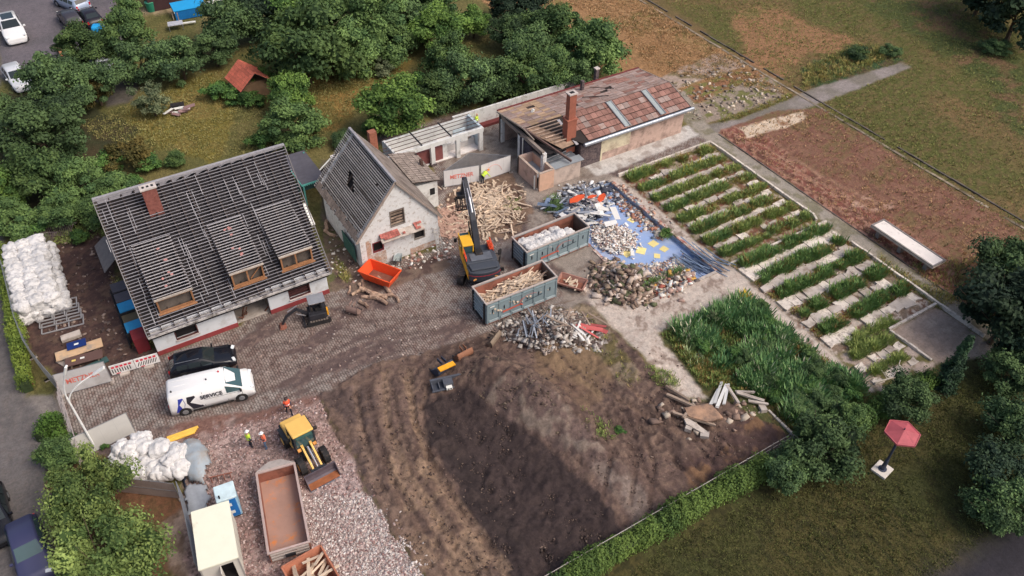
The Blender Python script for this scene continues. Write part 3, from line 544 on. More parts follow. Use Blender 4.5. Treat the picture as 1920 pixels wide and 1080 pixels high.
def crown_mesh(seed, rx, rz, nclump, nleaf, leaf, c1, c2, conical=False, core=True):
    r = np.random.default_rng(seed); C = []; RR = []
    for i in range(nclump):
        th = r.uniform(0, 2*np.pi); ph = math.acos(r.uniform(-.75, 1)); k = r.uniform(.4, .9)+(.18 if r.random() < .2 else 0)
        if conical:
            hh = r.uniform(0, 1); k2 = (1-hh)*.85+.08; C.append([rx*k2*math.cos(th)*r.uniform(.5, 1), rx*k2*math.sin(th)*r.uniform(.5, 1), -rz+2*rz*hh]); RR.append(rx*.28*(1.25-hh)+.12)
        else:
            C.append([rx*k*math.sin(ph)*math.cos(th), rx*k*math.sin(ph)*math.sin(th), rz*k*math.cos(ph)]); RR.append(rx*r.uniform(.13, .4))
    C = np.array(C); RR = np.array(RR); ci = r.integers(0, nclump, nleaf)
    d = r.normal(size=(nleaf, 3)); d[:, 2] = np.abs(d[:, 2])*1.0-.25; d /= np.linalg.norm(d, axis=1)[:, None]
    pos = C[ci]+d*(RR[ci]*(r.uniform(.5, 1.1, nleaf)+.35*(r.random(nleaf) < .08)))[:, None]*np.array([1, 1, .8])
    nrm = d*.7+r.normal(size=(nleaf, 3))*.5+np.array([0, 0, .35]); nrm /= np.linalg.norm(nrm, axis=1)[:, None]
    t = np.cross(nrm, r.normal(size=(nleaf, 3))); t /= np.linalg.norm(t, axis=1)[:, None]; bt = np.cross(nrm, t)
    s = (leaf*r.uniform(.5, 1.25, nleaf))[:, None]
    V = np.stack([pos-t*s, pos-bt*s*.55, pos+t*s, pos+bt*s*.55], 1).reshape(-1, 3); Fc = np.arange(nleaf*4).reshape(-1, 4)
    k = np.clip(r.random((nclump, 1))[ci]*.95+r.random((nleaf, 1))*.45-.2, 0, 1.15); c = np.repeat(np.array(c1)*(1-k)+np.array(c2)*k, 4, 0)
    if core:      # darker solid cores stop see-through; inner shade put into their colour
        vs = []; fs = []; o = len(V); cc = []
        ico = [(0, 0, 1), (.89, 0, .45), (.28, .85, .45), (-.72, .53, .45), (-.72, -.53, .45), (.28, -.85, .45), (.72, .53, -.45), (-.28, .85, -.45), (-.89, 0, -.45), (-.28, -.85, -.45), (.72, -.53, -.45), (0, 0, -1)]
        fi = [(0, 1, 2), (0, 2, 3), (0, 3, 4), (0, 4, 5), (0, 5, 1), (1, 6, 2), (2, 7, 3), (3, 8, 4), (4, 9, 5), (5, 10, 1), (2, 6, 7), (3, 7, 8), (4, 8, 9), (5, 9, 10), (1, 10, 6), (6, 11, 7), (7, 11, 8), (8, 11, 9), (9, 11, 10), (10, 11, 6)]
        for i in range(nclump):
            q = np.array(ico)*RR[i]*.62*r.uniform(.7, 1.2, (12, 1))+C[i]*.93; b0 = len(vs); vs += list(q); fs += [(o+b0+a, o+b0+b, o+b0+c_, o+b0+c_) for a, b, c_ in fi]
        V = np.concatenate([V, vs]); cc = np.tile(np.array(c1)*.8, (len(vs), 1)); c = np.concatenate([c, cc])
        me = bpy.data.meshes.new('crown'); F3 = [tuple(f[:3]) for f in fs]
        Fall = [tuple(f) for f in Fc]+F3
        me.from_pydata([tuple(p) for p in V], [], Fall); me.update()
        at = me.attributes.new('Col', 'FLOAT_COLOR', 'POINT'); q4 = np.ones((len(V), 4), np.float32); q4[:, :3] = c; at.data.foreach_set('color', q4.ravel()); me.materials.append(leafm); return me
    return npmesh('crown', V, Fc, leafm, c)
barkm = mat('bark', S((88, 74, 62)), .9, var=.3, bump=.4)
def trunk_mesh(h, r0, seed):
    r = random.Random(seed); b = MB(); b.tube((0, 0, -.1), (r.uniform(-.1, .1), 0, h*.55), r0, r0*.65, 8)
    top = Vector((0, 0, h*.5))
    for i in range(6):
        a = i*1.05+r.random(); e = Vector((math.cos(a)*h*.33, math.sin(a)*h*.33, h*(.75+.2*r.random()))); b.tube(top, e, r0*.45, r0*.12, 5)
        b.tube(e*.6+top*.4, e+Vector((r.uniform(-.6, .6), r.uniform(-.6, .6), .5)), r0*.2, r0*.06, 4)
    me = bpy.data.meshes.new('trunk'); me.from_pydata(b.v, [], b.f); me.materials.append(barkm); return me
D1, D2 = S((56, 76, 52)), S((96, 120, 74)); B1, B2 = S((60, 88, 46)), S((112, 140, 68)); Y1, Y2 = S((64, 84, 46)), S((118, 134, 74)); O1, O2 = S((70, 72, 40)), S((112, 98, 54)); W1, W2 = S((84, 98, 70)), S((134, 142, 108)); K1, K2 = S((44, 62, 50)), S((72, 98, 68))
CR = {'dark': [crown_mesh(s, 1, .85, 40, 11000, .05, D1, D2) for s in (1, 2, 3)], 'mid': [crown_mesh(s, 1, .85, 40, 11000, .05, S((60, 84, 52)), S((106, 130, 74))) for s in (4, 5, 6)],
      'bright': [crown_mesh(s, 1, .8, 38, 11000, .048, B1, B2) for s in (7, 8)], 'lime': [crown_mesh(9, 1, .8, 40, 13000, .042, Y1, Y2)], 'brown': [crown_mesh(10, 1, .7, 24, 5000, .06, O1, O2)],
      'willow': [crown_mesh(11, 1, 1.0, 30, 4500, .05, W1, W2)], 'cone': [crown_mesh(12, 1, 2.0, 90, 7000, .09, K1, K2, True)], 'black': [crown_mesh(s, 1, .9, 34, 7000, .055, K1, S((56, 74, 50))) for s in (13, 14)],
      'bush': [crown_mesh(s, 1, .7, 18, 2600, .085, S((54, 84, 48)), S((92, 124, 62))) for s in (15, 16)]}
TR = [trunk_mesh(1.0, .055, s) for s in (1, 2)]
def tree(u, v, rpx, kind, label, grp=None, hs=1.0, name='tree', cat='tree'):
    c0 = P(u, v, 3.0); dist = (np.array(c0)-CAM)@FW; r = rpx/F*dist           # crown radius in metres
    r *= 1.13 if name == 'tree' else 1.0; zc = r*.78*hs+(.1 if name == 'tree' else -.15)
    for _ in range(3): c = P(u, v, zc)
    me = random.choice(CR[kind]); rz = {'cone': 2.0}.get(kind, .85)
    gz = max(0, g(c[0], c[1]) if abs(c[0]) < 60 else 0)
    t = thing(name, label, cat, (c[0], c[1], gz), random.uniform(0, 6.28), grp)
    inst('crown', me, (0, 0, zc+(r*(rz-1) if kind == 'cone' else 0)), (0, 0, 0), (r*random.uniform(.88, 1.12), r*random.uniform(.88, 1.12), r*hs*random.uniform(.92, 1.08)), t)
    if name == 'tree': inst('trunk', random.choice(TR), (0, 0, 0), (0, 0, 0), (r*1.1, r*1.1, zc*1.1), t)
    return t
GRV = ('dense leafy tree growing in the grove behind the garden clearing', 'trees of the grove behind the garden')
BND = ('dark broad tree standing in the belt behind the white pergola', 'trees in the belt behind the pergola')
PRK = ('dark green tree at the edge of the parking lot', 'trees along the parking lot')
LFT = ('dark bushy tree on the left beyond the battened house', 'trees left of the battened house')
RGT = ('big dark tree at the right edge beside the lawn', 'dark trees at the right edge')
TL = [(92, 150, 55, 'dark', 'dark tree partly hiding the silver white car in the parking lot', 'trees in view'), (155, 92, 44, 'mid', 'mid green tree in front of the black car and blue cover', 'trees in view'), (178, 160, 46, 'dark', 'dark tree directly below the pale orange sheet', 'trees in view'), (228, 70, 48, 'mid', 'tree right of the bright blue cover by the parking lot', 'trees in view'), (262, 118, 42, 'dark', 'dark tree above the stray car half hidden by the parking lot trees', 'trees in view'), (120, 215, 42, 'dark', 'lowest dark tree of the parking lot edge, above the left thicket', 'trees in view'), (238, 30, 34, 'mid', 'small tree between parking lot and dark shed', 'trees in view'),
      (335, 110, 46, 'dark', 'dark rounded tree between the blue awning and the grass clearing', None), (430, 40, 55, 'dark', 'dark tree right of the blue awning, cut near the top edge', 'trees in view'), (490, 25, 52, 'black', 'near black tree at the top edge, left of the largest grove tree', 'trees in view'), (568, 92, 78, 'mid', 'largest round tree of the grove, right above the red roofed shed', 'trees in view'), (615, 38, 64, 'mid', 'tall green tree behind the largest grove tree', 'trees in view'), (545, 15, 58, 'bright', 'bright green tree at the top edge above the largest grove tree', 'trees in view'), (700, 40, 62, 'mid', 'wide tree in the middle of the grove above the tan clearing', 'trees in view'),
      (400, 92, 38, 'dark', 'dark tree above the bushes of the red roofed shed', 'trees in view'), (660, 95, 48, 'mid', 'tree at the lower left rim of the tan clearing grove', 'trees in view'), (730, 75, 44, 'mid', 'tree hanging over the upper rim of the tan clearing', 'trees in view'), (770, 25, 50, 'dark', 'dark tree at the top edge, right of the wide middle tree', 'trees in view'), (640, -20, 60, 'mid', 'grove tree mostly cut off by the top edge', 'trees in view'), (820, 60, 46, 'bright', 'bright green tree at the right end of the grove', 'trees in view'), (815, 15, 44, 'mid', 'green tree at the top edge beside the bright right grove tree', 'trees in view'), (888, 42, 34, 'bright', 'small bright tree standing out at the gap between grove and dark belt', 'trees in view'), (840, 108, 44, 'mid', 'tree below the bright right grove tree', 'trees in view'),
      (945, 8, 34, 'black', 'small near black tree at the top edge where the belt begins', 'trees in view'), (992, 22, 42, 'black', 'near black tree at the top edge left of the tan field', 'trees in view'), (1040, 62, 50, 'mid', 'tall tree of the belt beside the tan field', 'trees in view'), (1112, 88, 56, 'mid', 'rightmost large tree of the belt, overhanging the tan field', 'trees in view'), (875, 150, 50, 'dark', 'dark tree of the belt behind the left half of the pergola', 'trees in view'), (930, 145, 46, 'dark', 'dark tree of the belt above the boundary wall start', 'trees in view'), (985, 140, 50, 'mid', 'tree of the belt right above the white boundary wall', 'trees in view'), (1040, 130, 42, 'mid', 'tree of the belt behind the left end of the tiled roof', 'trees in view'), (1000, 90, 46, 'dark', 'dark tree in the middle of the belt', 'trees in view'), (820, 175, 36, 'mid', 'leftmost low tree of the belt touching the bright pergola tree', 'trees in view'), (1085, 140, 36, 'dark', 'dark tree of the belt right behind the roof and brick stack', 'trees in view'), (960, 60, 40, 'dark', 'dark tree of the belt below the two near black ones', 'trees in view'),
      (742, 205, 60, 'bright', 'bright leafy tree leaning over the white pergola', None), (546, 180, 46, 'bright', 'upright light green tree above the dark canopy roof', None), (548, 235, 46, 'mid', 'ragged dark green tree directly behind the black canopy', None),
      (80, 255, 66, 'dark', 'large dark tree at the left, below the parking lot', 'trees in view'), (25, 225, 50, 'dark', 'dark tree at the left edge below the silver white car', 'trees in view'), (70, 330, 56, 'mid', 'big green tree left of the olive brown bush', 'trees in view'), (15, 350, 48, 'bright', 'brighter tree at the left edge, middle of the thicket', 'trees in view'), (145, 345, 48, 'mid', 'green tree between the olive brown bush and the left thicket', 'trees in view'), (180, 400, 34, 'mid', 'small tree touching the left end of the battened roof', 'trees in view'), (25, 410, 40, 'mid', 'green tree at the left edge just above the white bag stack', 'trees in view'), (110, 400, 40, 'mid', 'green tree above the rusty grilles', 'trees in view'), (210, 350, 34, 'mid', 'small tree at the upper left corner of the battened roof', 'trees in view'),
      (283, 190, 34, 'willow', 'small grey green tree standing alone in the grass clearing', None), (168, 172, 32, 'brown', 'brownish bushy tree below the parking lot trees', None),
      (165, 925, 72, 'lime', 'light green tree below the barred gate, beside the heap of white bags', None), (205, 1050, 82, 'lime', 'large light green tree at the bottom edge near the dark blue car', None), (108, 850, 38, 'mid', 'small green tree at the roadside above the light green trees', None),
      (1885, 590, 84, 'black', 'huge near black tree at the right edge above the lawn', 'trees in view'), (1895, 700, 48, 'dark', 'dark tree right of the conifer', 'trees in view'), (1900, 500, 60, 'dark', 'top tree of the right edge row beside the red sand', 'trees in view'), (1925, 640, 70, 'black', 'black tree cut by the right edge, behind the huge one', 'trees in view'), (1905, 800, 54, 'dark', 'dark tree right of the parasol at the right edge', 'trees in view'), (1875, 880, 56, 'black', 'near black tree lower right, above the corner road', 'trees in view'), (1905, 950, 60, 'dark', 'lowest dark tree at the right edge by the corner road', 'trees in view'), (1860, 960, 44, 'dark', 'smaller dark tree left of the lowest one at the right edge', 'trees in view'), (1915, 15, 70, 'black', 'near black tree filling the far right upper corner', None), (1850, -25, 60, 'black', 'near black tree cut by the top edge, left of the corner tree', None),
      (1540, 840, 62, 'dark', 'tall dark tree at the corner of the long fence and lawn', None), (1475, 880, 46, 'dark', 'rounded dark tree hanging over the lawn beside the fence', None), (1710, 750, 46, 'dark', 'dark spreading tree between the conifer and the hexagonal parasol', None), (1590, 790, 34, 'mid', 'smaller green tree behind the corner tree by the thicket', None)]
TL = [(*q[:5], None if q[5] is None else 'trees around the site') for q in TL]
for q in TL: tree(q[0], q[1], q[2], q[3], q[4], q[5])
tree(1781, 702, 25, 'cone', 'slim dark conifer beside the bare brown plot', None, 1.35)
BL = [(405, 170, 32, 'bush', 'rounded green bush left of the red roofed shed'), (445, 180, 26, 'bush', 'green bush in front of the red roofed shed'), (492, 150, 34, 'bright', 'vine covered bush climbing the red roofed shed'), (475, 185, 26, 'bush', 'low bush at the front corner of the shed'), (240, 285, 50, 'brown', 'olive brown bush behind the ridge of the battened house'), (280, 308, 28, 'bush', 'green bush just behind the battened roof'), (328, 300, 24, 'mid', 'second green bush behind the battened roof'), (490, 262, 30, 'bush', 'bush between the battened house and the canopy'),
      (645, 262, 26, 'dark', 'dark bush behind the gabled house'), (700, 235, 26, 'mid', 'bush beside the rusty end of the pergola'), (720, 130, 26, 'willow', 'pale shrub in the clearing under the grove'), (585, 240, 22, 'bush', 'small shrub right of the ragged tree'), (780, 150, 24, 'bush', 'shrub at the right end of the tan clearing'), (60, 440, 30, 'bush', 'bush above the heap of white bags on the left'), (150, 445, 22, 'bush', 'low bush beside the stacked grilles'), (205, 305, 30, 'bush', 'bush left of the olive brown bush'), (245, 342, 26, 'bush', 'bush touching the left end of the battened roof'),
      (1530, 700, 30, 'dark', 'dark bush at the lower right of the weed thicket'), (1500, 770, 30, 'dark', 'bush between the thicket and the dirt corner'), (1545, 760, 34, 'dark', 'bush above the corner tree in the thicket'), (1450, 745, 22, 'bush', 'small bush by the leaning slabs'), (1600, 740, 22, 'bush', 'bush below the walkway end of the thicket'), (1655, 770, 28, 'bush', 'bush on the hedge line left of the parasol'), (1320, 935, 20, 'bush', 'bush growing through the long fence'), (1160, 810, 12, 'bush', 'small green clump on the dirt slope'),
      (195, 835, 13, 'bush', 'small shrub at the foot of the white lamp post'), (1250, 437, 12, 'bush', 'round dark shrub on the pool edge'), (1040, 385, 16, 'dark', 'dark green shrub beside the heap of orange and white scrap'), (95, 480, 14, 'bush', 'weed bush behind the white bags'), (1870, 90, 26, 'dark', 'dark scrub patch in the far right meadow'), (1610, 100, 22, 'dark', 'dark scrub above the cross path'), (1670, 95, 20, 'dark', 'second dark scrub above the cross path')]
for q in BL: tree(q[0], q[1], q[2], q[3], q[4], None, .8, 'bush', 'bush')
for k in range(34):
    x = random.uniform(34.2, 42.0); y = random.uniform(19.8, 30.6)
    if x < 36.5 and y < 25: continue
    r_ = random.uniform(.35, .8); t = thing('weed_clump', 'rounded leafy clump among the tall weeds of the overgrown plot', 'plant', (x, y, 0), random.uniform(0, 6), 'leafy clumps in the overgrown plot'); inst('crown', random.choice(CR[random.choice(['bush', 'bush', 'mid', 'willow', 'dark', 'bright'])]), (0, 0, r_*.7), (0, 0, 0), (r_, r_, r_*.9), t)
# hedges
def hedge(pts, wdt, h, n, label, c1, c2, leaf=.085, w2=None):
    n = int(n*1.8)
    q = [P(*p)[:2] for p in pts]; t = thing('hedge', label, 'hedge', (q[0][0], q[0][1], 0))
    seg = []; Ls = [math.dist(a, b) for a, b in zip(q[:-1], q[1:])]; tot = sum(Ls); Vs = []
    k = rng.choice(len(Ls), n, p=np.array(Ls)/tot); s = rng.random(n); A = np.array(q)[k]; B = np.array(q)[k+1]; d = (B-A)/np.linalg.norm(B-A, axis=1)[:, None]
    along = A+(B-A)*s[:, None]; th = rng.uniform(0, np.pi, n); side = np.stack([-d[:, 1], d[:, 0]], 1)
    lump = .65+.7*fbm(along[:, 0]*.9+3, along[:, 1]*.9, 3); rr = rng.uniform(.5, 1.15, n)*lump*(.8+.4*fbm(along[:, 0]*3+th*1.5, along[:, 1]*3, 3))
    off = np.cos(th)*rr*wdt/2; zz = np.sin(th)**.6*rr*h
    pos = np.stack([along[:, 0]+side[:, 0]*off-q[0][0], along[:, 1]+side[:, 1]*off-q[0][1], zz], 1)
    nr = np.stack([side[:, 0]*np.cos(th), side[:, 1]*np.cos(th), np.sin(th)], 1)+rng.normal(size=(n, 3))*.5; nr /= np.linalg.norm(nr, axis=1)[:, None]
    tt = np.cross(nr, rng.normal(size=(n, 3))); tt /= np.linalg.norm(tt, axis=1)[:, None]; bt = np.cross(nr, tt); sz = (leaf*rng.uniform(.5, 1.2, n))[:, None]
    V = np.stack([pos-tt*sz, pos-bt*sz*.6, pos+tt*sz, pos+bt*sz*.6], 1).reshape(-1, 3); kk = np.clip(rng.random((n, 1))*.6+1.6*(fbm(along[:, 0]*.7, along[:, 1]*.7+40, 3)[:, None]-.3), 0, 1); c = np.repeat(np.array(c1)*(1-kk)+np.array(c2)*kk, 4, 0)
    link('foliage', npmesh('foliage', V, np.arange(4*n).reshape(-1, 4), leafm, c), t)
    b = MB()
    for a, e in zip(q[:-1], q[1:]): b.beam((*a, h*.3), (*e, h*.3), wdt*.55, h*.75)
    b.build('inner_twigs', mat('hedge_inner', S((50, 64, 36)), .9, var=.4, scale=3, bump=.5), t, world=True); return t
hedge([(10, 480), (24, 560), (38, 640), (48, 700), (55, 735)], 1.1, 1.5, 9000, 'clipped bright green hedge along the road at the left', S((84, 110, 50)), S((140, 158, 70)))
hedge([(1040, 1110), (1130, 1050), (1240, 990), (1330, 935), (1440, 880)], 1.7, 1.3, 16000, 'long ivy green hedge along the wire fence at the bottom', S((56, 80, 44)), S((104, 126, 62)))
hedge([(1440, 880), (1540, 840), (1640, 775), (1740, 715)], 1.6, 1.2, 9000, 'darker hedge continuing the fence line towards the conifer', S((56, 82, 44)), S((92, 118, 56)))
hedge([(80, 830), (105, 790), (120, 830), (110, 880)], 1.2, 1.2, 3000, 'overgrown green hedge at the roadside above the lower trees', S((66, 98, 46)), S((112, 146, 64)))
# ---------------- battened house ----------------
def house1():
    A0, A1, BF, BB = -.8, 12.9, 49.0, 66.2
    t = thing('battened_house', 'large house stripped to roof battens with white walls, red plinth and three dormers', 'house', (A0, BF, 0))
    W = lambda b, n, m, **k: b.build(n, m, t, world=True, **k)
    ev, rg, bE, bR = 2.55, 9.0, 48.45, 57.8; sl = (rg-ev)/(bR-bE); zr = lambda b: ev+sl*(b-bE) if b <= bR else rg-sl*(b-bR)
    # front wall with openings, built from pieces
    th = .3
    def wall(x0, x1, z0, z1, m=render_w(), n='wall', y=BF): W(MB().box(x0, x1, y, y+th, z0, z1), n, m)
    win = [(.75, 2.42, .85, 2.1), (9.65, 11.42, .75, 2.08)]
    W(MB().box(A0, .75, BF, BF+th, .42, 2.6).box(.75, 2.42, BF, BF+th, .42, .85).box(.75, 2.42, BF, BF+th, 2.1, 2.6).box(2.42, 5.3, BF, BF+th, .42, 2.6), 'wall', render_w())
    W(MB().box(8.0, 9.65, BF, BF+th, .42, 2.6).box(9.65, 11.42, BF, BF+th, .42, .75).box(9.65, 11.42, BF, BF+th, 2.08, 2.6).box(11.42, A1, BF, BF+th, .42, 2.6), 'wall', render_w())
    W(MB().box(A0-.02, 5.32, BF-.04, BF+th, 0, .42), 'plinth', redpaint()); W(MB().box(7.98, A1+.02, BF-.04, BF+th, 0, .42), 'plinth', redpaint())
    W(MB().box(5.3, 8.0, BF, BF+th, 2.35, 2.6), 'lintel', rafter())
    # gable ends, back wall
    for x0, n in ((A0, 'gable_wall'), (A1-th, 'gable_wall')):
        b = MB(); pts = [(x0, BF+th, 0), (x0, BB, 0), (x0, BB, 2.5), (x0, bR, rg-.5), (x0, BF+th, 2.3)]
        vs = pts+[(p[0]+th, p[1], p[2]) for p in pts]; k = 5
        b.add(vs, [tuple(range(k)), tuple(reversed(range(k, 2*k)))]+[(i, k+i, k+(i+1) % k, (i+1) % k) for i in range(k)]); W(b, n, render_w())
    W(MB().box(A0, A1, BB, BB+th, 0, 2.6), 'wall', render_w())
    W(MB().box(A0+th, A1-th, BF+th, BB, 2.32, 2.5), 'attic_floor', darkvoid()); W(MB().box(5.0, 8.3, BF+.3, BF+6, 0, .04), 'garage_floor', concrete())
    W(MB().box(5.1, 5.3, BF+th, BF+6, 0, 2.3).box(8.0, 8.2, BF+th, BF+6, 0, 2.3).box(5.1, 8.2, BF+6, BF+6.2, 0, 2.3), 'inner_wall', mat('dim_wall', S((120, 112, 104))))
    fr = mat('dark_window_frame', S((84, 50, 48)), .6)
    for i, (x0, x1, z0, z1) in enumerate(win):
        o = W(MB().box(x0, x1, BF-.03, BF+.1, z0, z0+.09).box(x0, x1, BF-.03, BF+.1, z1-.09, z1).box(x0, x0+.08, BF-.03, BF+.1, z0+.09, z1-.09).box(x1-.08, x1, BF-.03, BF+.1, z0+.09, z1-.09), 'window', fr)
        W(MB().box(x0+.08, x1-.08, BF+.2, BF+.24, z0+.09, z1-.09), 'pane', darkvoid() if i == 0 else mat('red_brown_boards', S((74, 44, 44)), .8, var=.3))
        if i: 
            for z in (1.1, 1.4, 1.7): W(MB().box(x0+.08, x1-.08, BF+.12, BF+.17, z, z+.06), 'window_bar', fr)
        W(MB().box(x0-.05, x1+.05, BF-.14, BF, z0-.06, z0+.01), 'window_sill', mat('sill', S((190, 180, 176))))
    # near-black sheets under the rafters, standing in for the unlit attic
    W(MB().plate([(A0-.1, bE+.1, ev-.42), (A1+.1, bE+.1, ev-.42), (A1+.8, bR, rg-.42), (A0-.1, bR, rg-.42)], .03), 'attic_shade_sheet', darkvoid()); W(MB().plate([(A0-.1, bR, rg-.42), (A1+.1, bR, rg-.42), (A1+.1, bR+8.8, rg-.42-sl*8.8), (A0-.1, bR+8.8, rg-.42-sl*8.8)], .03), 'attic_shade_sheet', darkvoid())
    # rafters and battens of the front slope
    xs0, xs1 = A0-.25, A1+.35
    rh = []
    x = xs0+.15
    while x < xs1:
        for s_, n in ((1, 'rafter'), (-1, 'rafter')):
            if s_ == 1: W(MB().beam((x, bE, ev-.16), (x, bR, rg-.16), .09, .16), n, rafter())
            else: W(MB().beam((x, bR, rg-.16), (x, bR+9.0, rg-.16-sl*9.0), .09, .16), n, rafter())
        x += .93
    n = 44; L = math.hypot(bR-bE, rg-ev); ang = math.atan(sl)
    DB = [(.35, 2.95), (5.9, 8.35), (9.75, 12.3)]     # dormer spans along the eave
    def dz(b, top, zt, e, ze): return ze+(zt-ze)*(b-e)/(top-e)
    dme = MB().box(0, 1, -.028, .028, -.022, .022).build('q', mat('pale_dormer_batten', S((166, 163, 166)), .8, var=.2, obj=.15), t); dmesh = dme.data; bpy.data.objects.remove(dme)
    DT = [(54.3, zr(54.3), 49.65, 4.7), (54.1, zr(54.1), 49.65, 4.75), (54.1, zr(54.1), 49.65, 4.75)]
    me = MB().box(0, 1, -.025, .025, -.022, .022); mesh = me.build('batten', batten(), t).data; bpy.data.objects.remove(bpy.data.objects['batten'] if 'batten' in bpy.data.objects else None)
    for i in range(n):
        f = (i+.5)/n; b = bE+(bR-bE)*f; z = ev+(rg-ev)*f; spans = [(xs0, xs1+.001)]
        for (d0, d1), (bt, zt, be, ze) in zip(DB, DT):
            if be < b < bt-.15:
                spans = [q for s0, s1 in spans for q in (((s0, d0), (d1, s1)) if s0 < d0 and s1 > d1 else ((s0, s1),))]
        for s0, s1 in spans:
            parts = [(s0, s1+(.6*f if s1 > xs1 else 0))]
            if s1-s0 > 9:
                c = random.choice([3.9, 4.8, 7.0, 8.8]) + s0; parts = [(s0, c), (c+.02, s1-random.choice([0, 0, .15])+.6*f)]
            for p0, p1 in parts: inst('batten', mesh, (p0-A0, b-BF+random.uniform(-.012, .012), z+.02), (ang, random.uniform(-.0015, .0015), 0), (p1-p0, 1, 1), t)
    for i in range(26):
        f = (i+.5)/26; inst('batten', mesh, (xs0-A0, bR+(bR-bE)*f-BF, rg-(rg-ev)*f+.02), (-ang, 0, 0), (xs1-xs0, 1, 1), t)
    m2 = mat('pale_batten_end', S((158, 156, 160)), .8)
    for i in range(78):      # short counter battens that still stand on the rafters
        x = xs0+.15+.93*random.randint(0, 14)+random.uniform(-.3, .3); f0 = random.uniform(.02, .85); f1 = min(.98, f0+random.uniform(.06, .2))
        if any(d0-.1 < x < d1+.1 for d0, d1 in DB) and f0 < .68: continue
        p = lambda f: (x, bE+(bR-bE)*f, ev+(rg-ev)*f+.035)
        W(MB().beam(p(f0), p(f1), .035, .02), 'counter_batten', m2)
    for x in (xs0, xs1): W(MB().beam((x, bE, ev+.0), (x+(.6 if x > 5 else 0), bR, rg+.0), .06, .2), 'verge_board', mat('verge', S((120, 116, 116)))); W(MB().beam((x, bR, rg), (x, bR+9, rg-sl*9), .06, .2), 'verge_board', mat('verge'))
    W(MB().beam((xs0, bR, rg+.09), (xs1+.6, bR, rg+.09), .26, .12), 'ridge_board', mat('ridge', S((146, 144, 148)), .8, var=.2))
    W(MB().beam((xs0, bE-.02, ev-.05), (xs1, bE-.02, ev-.05), .1, .16), 'eave_board', mat('eave', S((176, 172, 170)), .8, dirt=S((90, 84, 80)), dscale=2, damt=.5))
    W(MB().box(A0, A1, bE+.1, BF, 2.44, 2.47), 'soffit', mat('eave'))
    rt_ = mat('tile_scrap', S((168, 120, 116)), .9, var=.3)
    for k in range(16):
        x = random.choice([1.6, 7.2, 7.5, 2.4, 1.2])+random.uniform(-.5, .5); d = 0 if x < 4 else 1; bt, zt, be, ze = DT[d]; b = random.uniform(be+.3, bt-.6)
        W(MB().cbox((x, b, dz(b, bt, zt, be, ze)+.08), (.2, .15, .03), (.4, 0, random.random())), 'tile_scrap', rt_)
    # chimney
    W(MB().box(2.3, 3.35, 55.95, 56.5, 6.9, 9.75), 'chimney', redbrick()); c = W(MB().box(2.22, 3.43, 55.87, 56.58, 9.75, 9.87), 'chimney_cap', mat('cap', S((196, 186, 180))))
    for k in range(3): W(MB().box(2.4+.33*k, 2.58+.33*k, 56.1, 56.35, 9.8, 9.88), 'flue', black())
    # dormers
    wf = mat('brown_window_frame', S((150, 108, 76)), .7, var=.25)
    for k, ((d0, d1), (bt, zt, be, ze)) in enumerate(zip(DB, DT)):
        zb = zr(be+.0)
        W(MB().beam((d0-.1, be-.12, ze+.02), (d1+.1, be-.12, ze+.02), .1, .14), 'dormer_eave', mat('eave2', S((176, 166, 156)), .8, var=.25, scale=5))
        for x in (d0, (d0+d1)/2, d1): W(MB().beam((x, be-.1, ze-.05), (x, bt, zt-.05), .07, .12), 'dormer_rafter', rafter())
        m_ = 19; aa = math.atan((zt-ze)/(bt-be))
        for j in range(m_):
            f = (j+.5)/m_; inst('dormer_batten', dmesh, (d0-.12-A0, be+(bt-be)*f-BF, ze+(zt-ze)*f+.03), (aa, 0, 0), (d1-d0+.24, 1, 1), t)
        for x in (d0, d1): W(MB().plate([(x, be, zb-.1), (x, be, ze-.08), (x, bt, zt-.1)], .04), 'dormer_cheek', darkvoid())  # both cheeks near-black, their shadow put into the colour
        fb = MB(); y = be-.06
        for (x0, x1, z0, z1) in ((d0, d1, zb-.05, zb+.12), (d0, d1, ze-.2, ze-.06), (d0, d0+.12, zb+.12, ze-.2), (d1-.12, d1, zb+.12, ze-.2)) + (((d0+1.15, d0+1.27, zb+.12, ze-.2),) if k else ()): fb.box(x0, x1, y, y+.12, z0, z1)
        W(fb, 'dormer_window', wf); W(MB().box(d0+.12, d1-.12, y+.35, y+.4, zb-.1, ze-.1), 'dormer_back', mat('dim_room', S((92, 84, 78)), .9, var=.4, scale=1))
        W(MB().beam((d0-.1, be-.15, zb-.04), (d1+.1, be-.15, zb-.04), .16, .06), 'dormer_sill', wf)
        if k == 1: W(MB().beam((d0+1.4, be+.1, zb+.2), (d1-.2, be+.1, ze-.3), .07, .07), 'brace', wf)
    # debris inside the garage opening
    for k in range(6):
        x = 5.6+random.random()*2.2; W(MB().beam((x, BF+.5+random.random(), .05), (x+random.uniform(-.5, .8), BF+.3, random.uniform(.3, 1.8)), .1, .08), 'leaning_beam', mat('brownwood', S((110, 76, 62)), .9, var=.3))
house1()
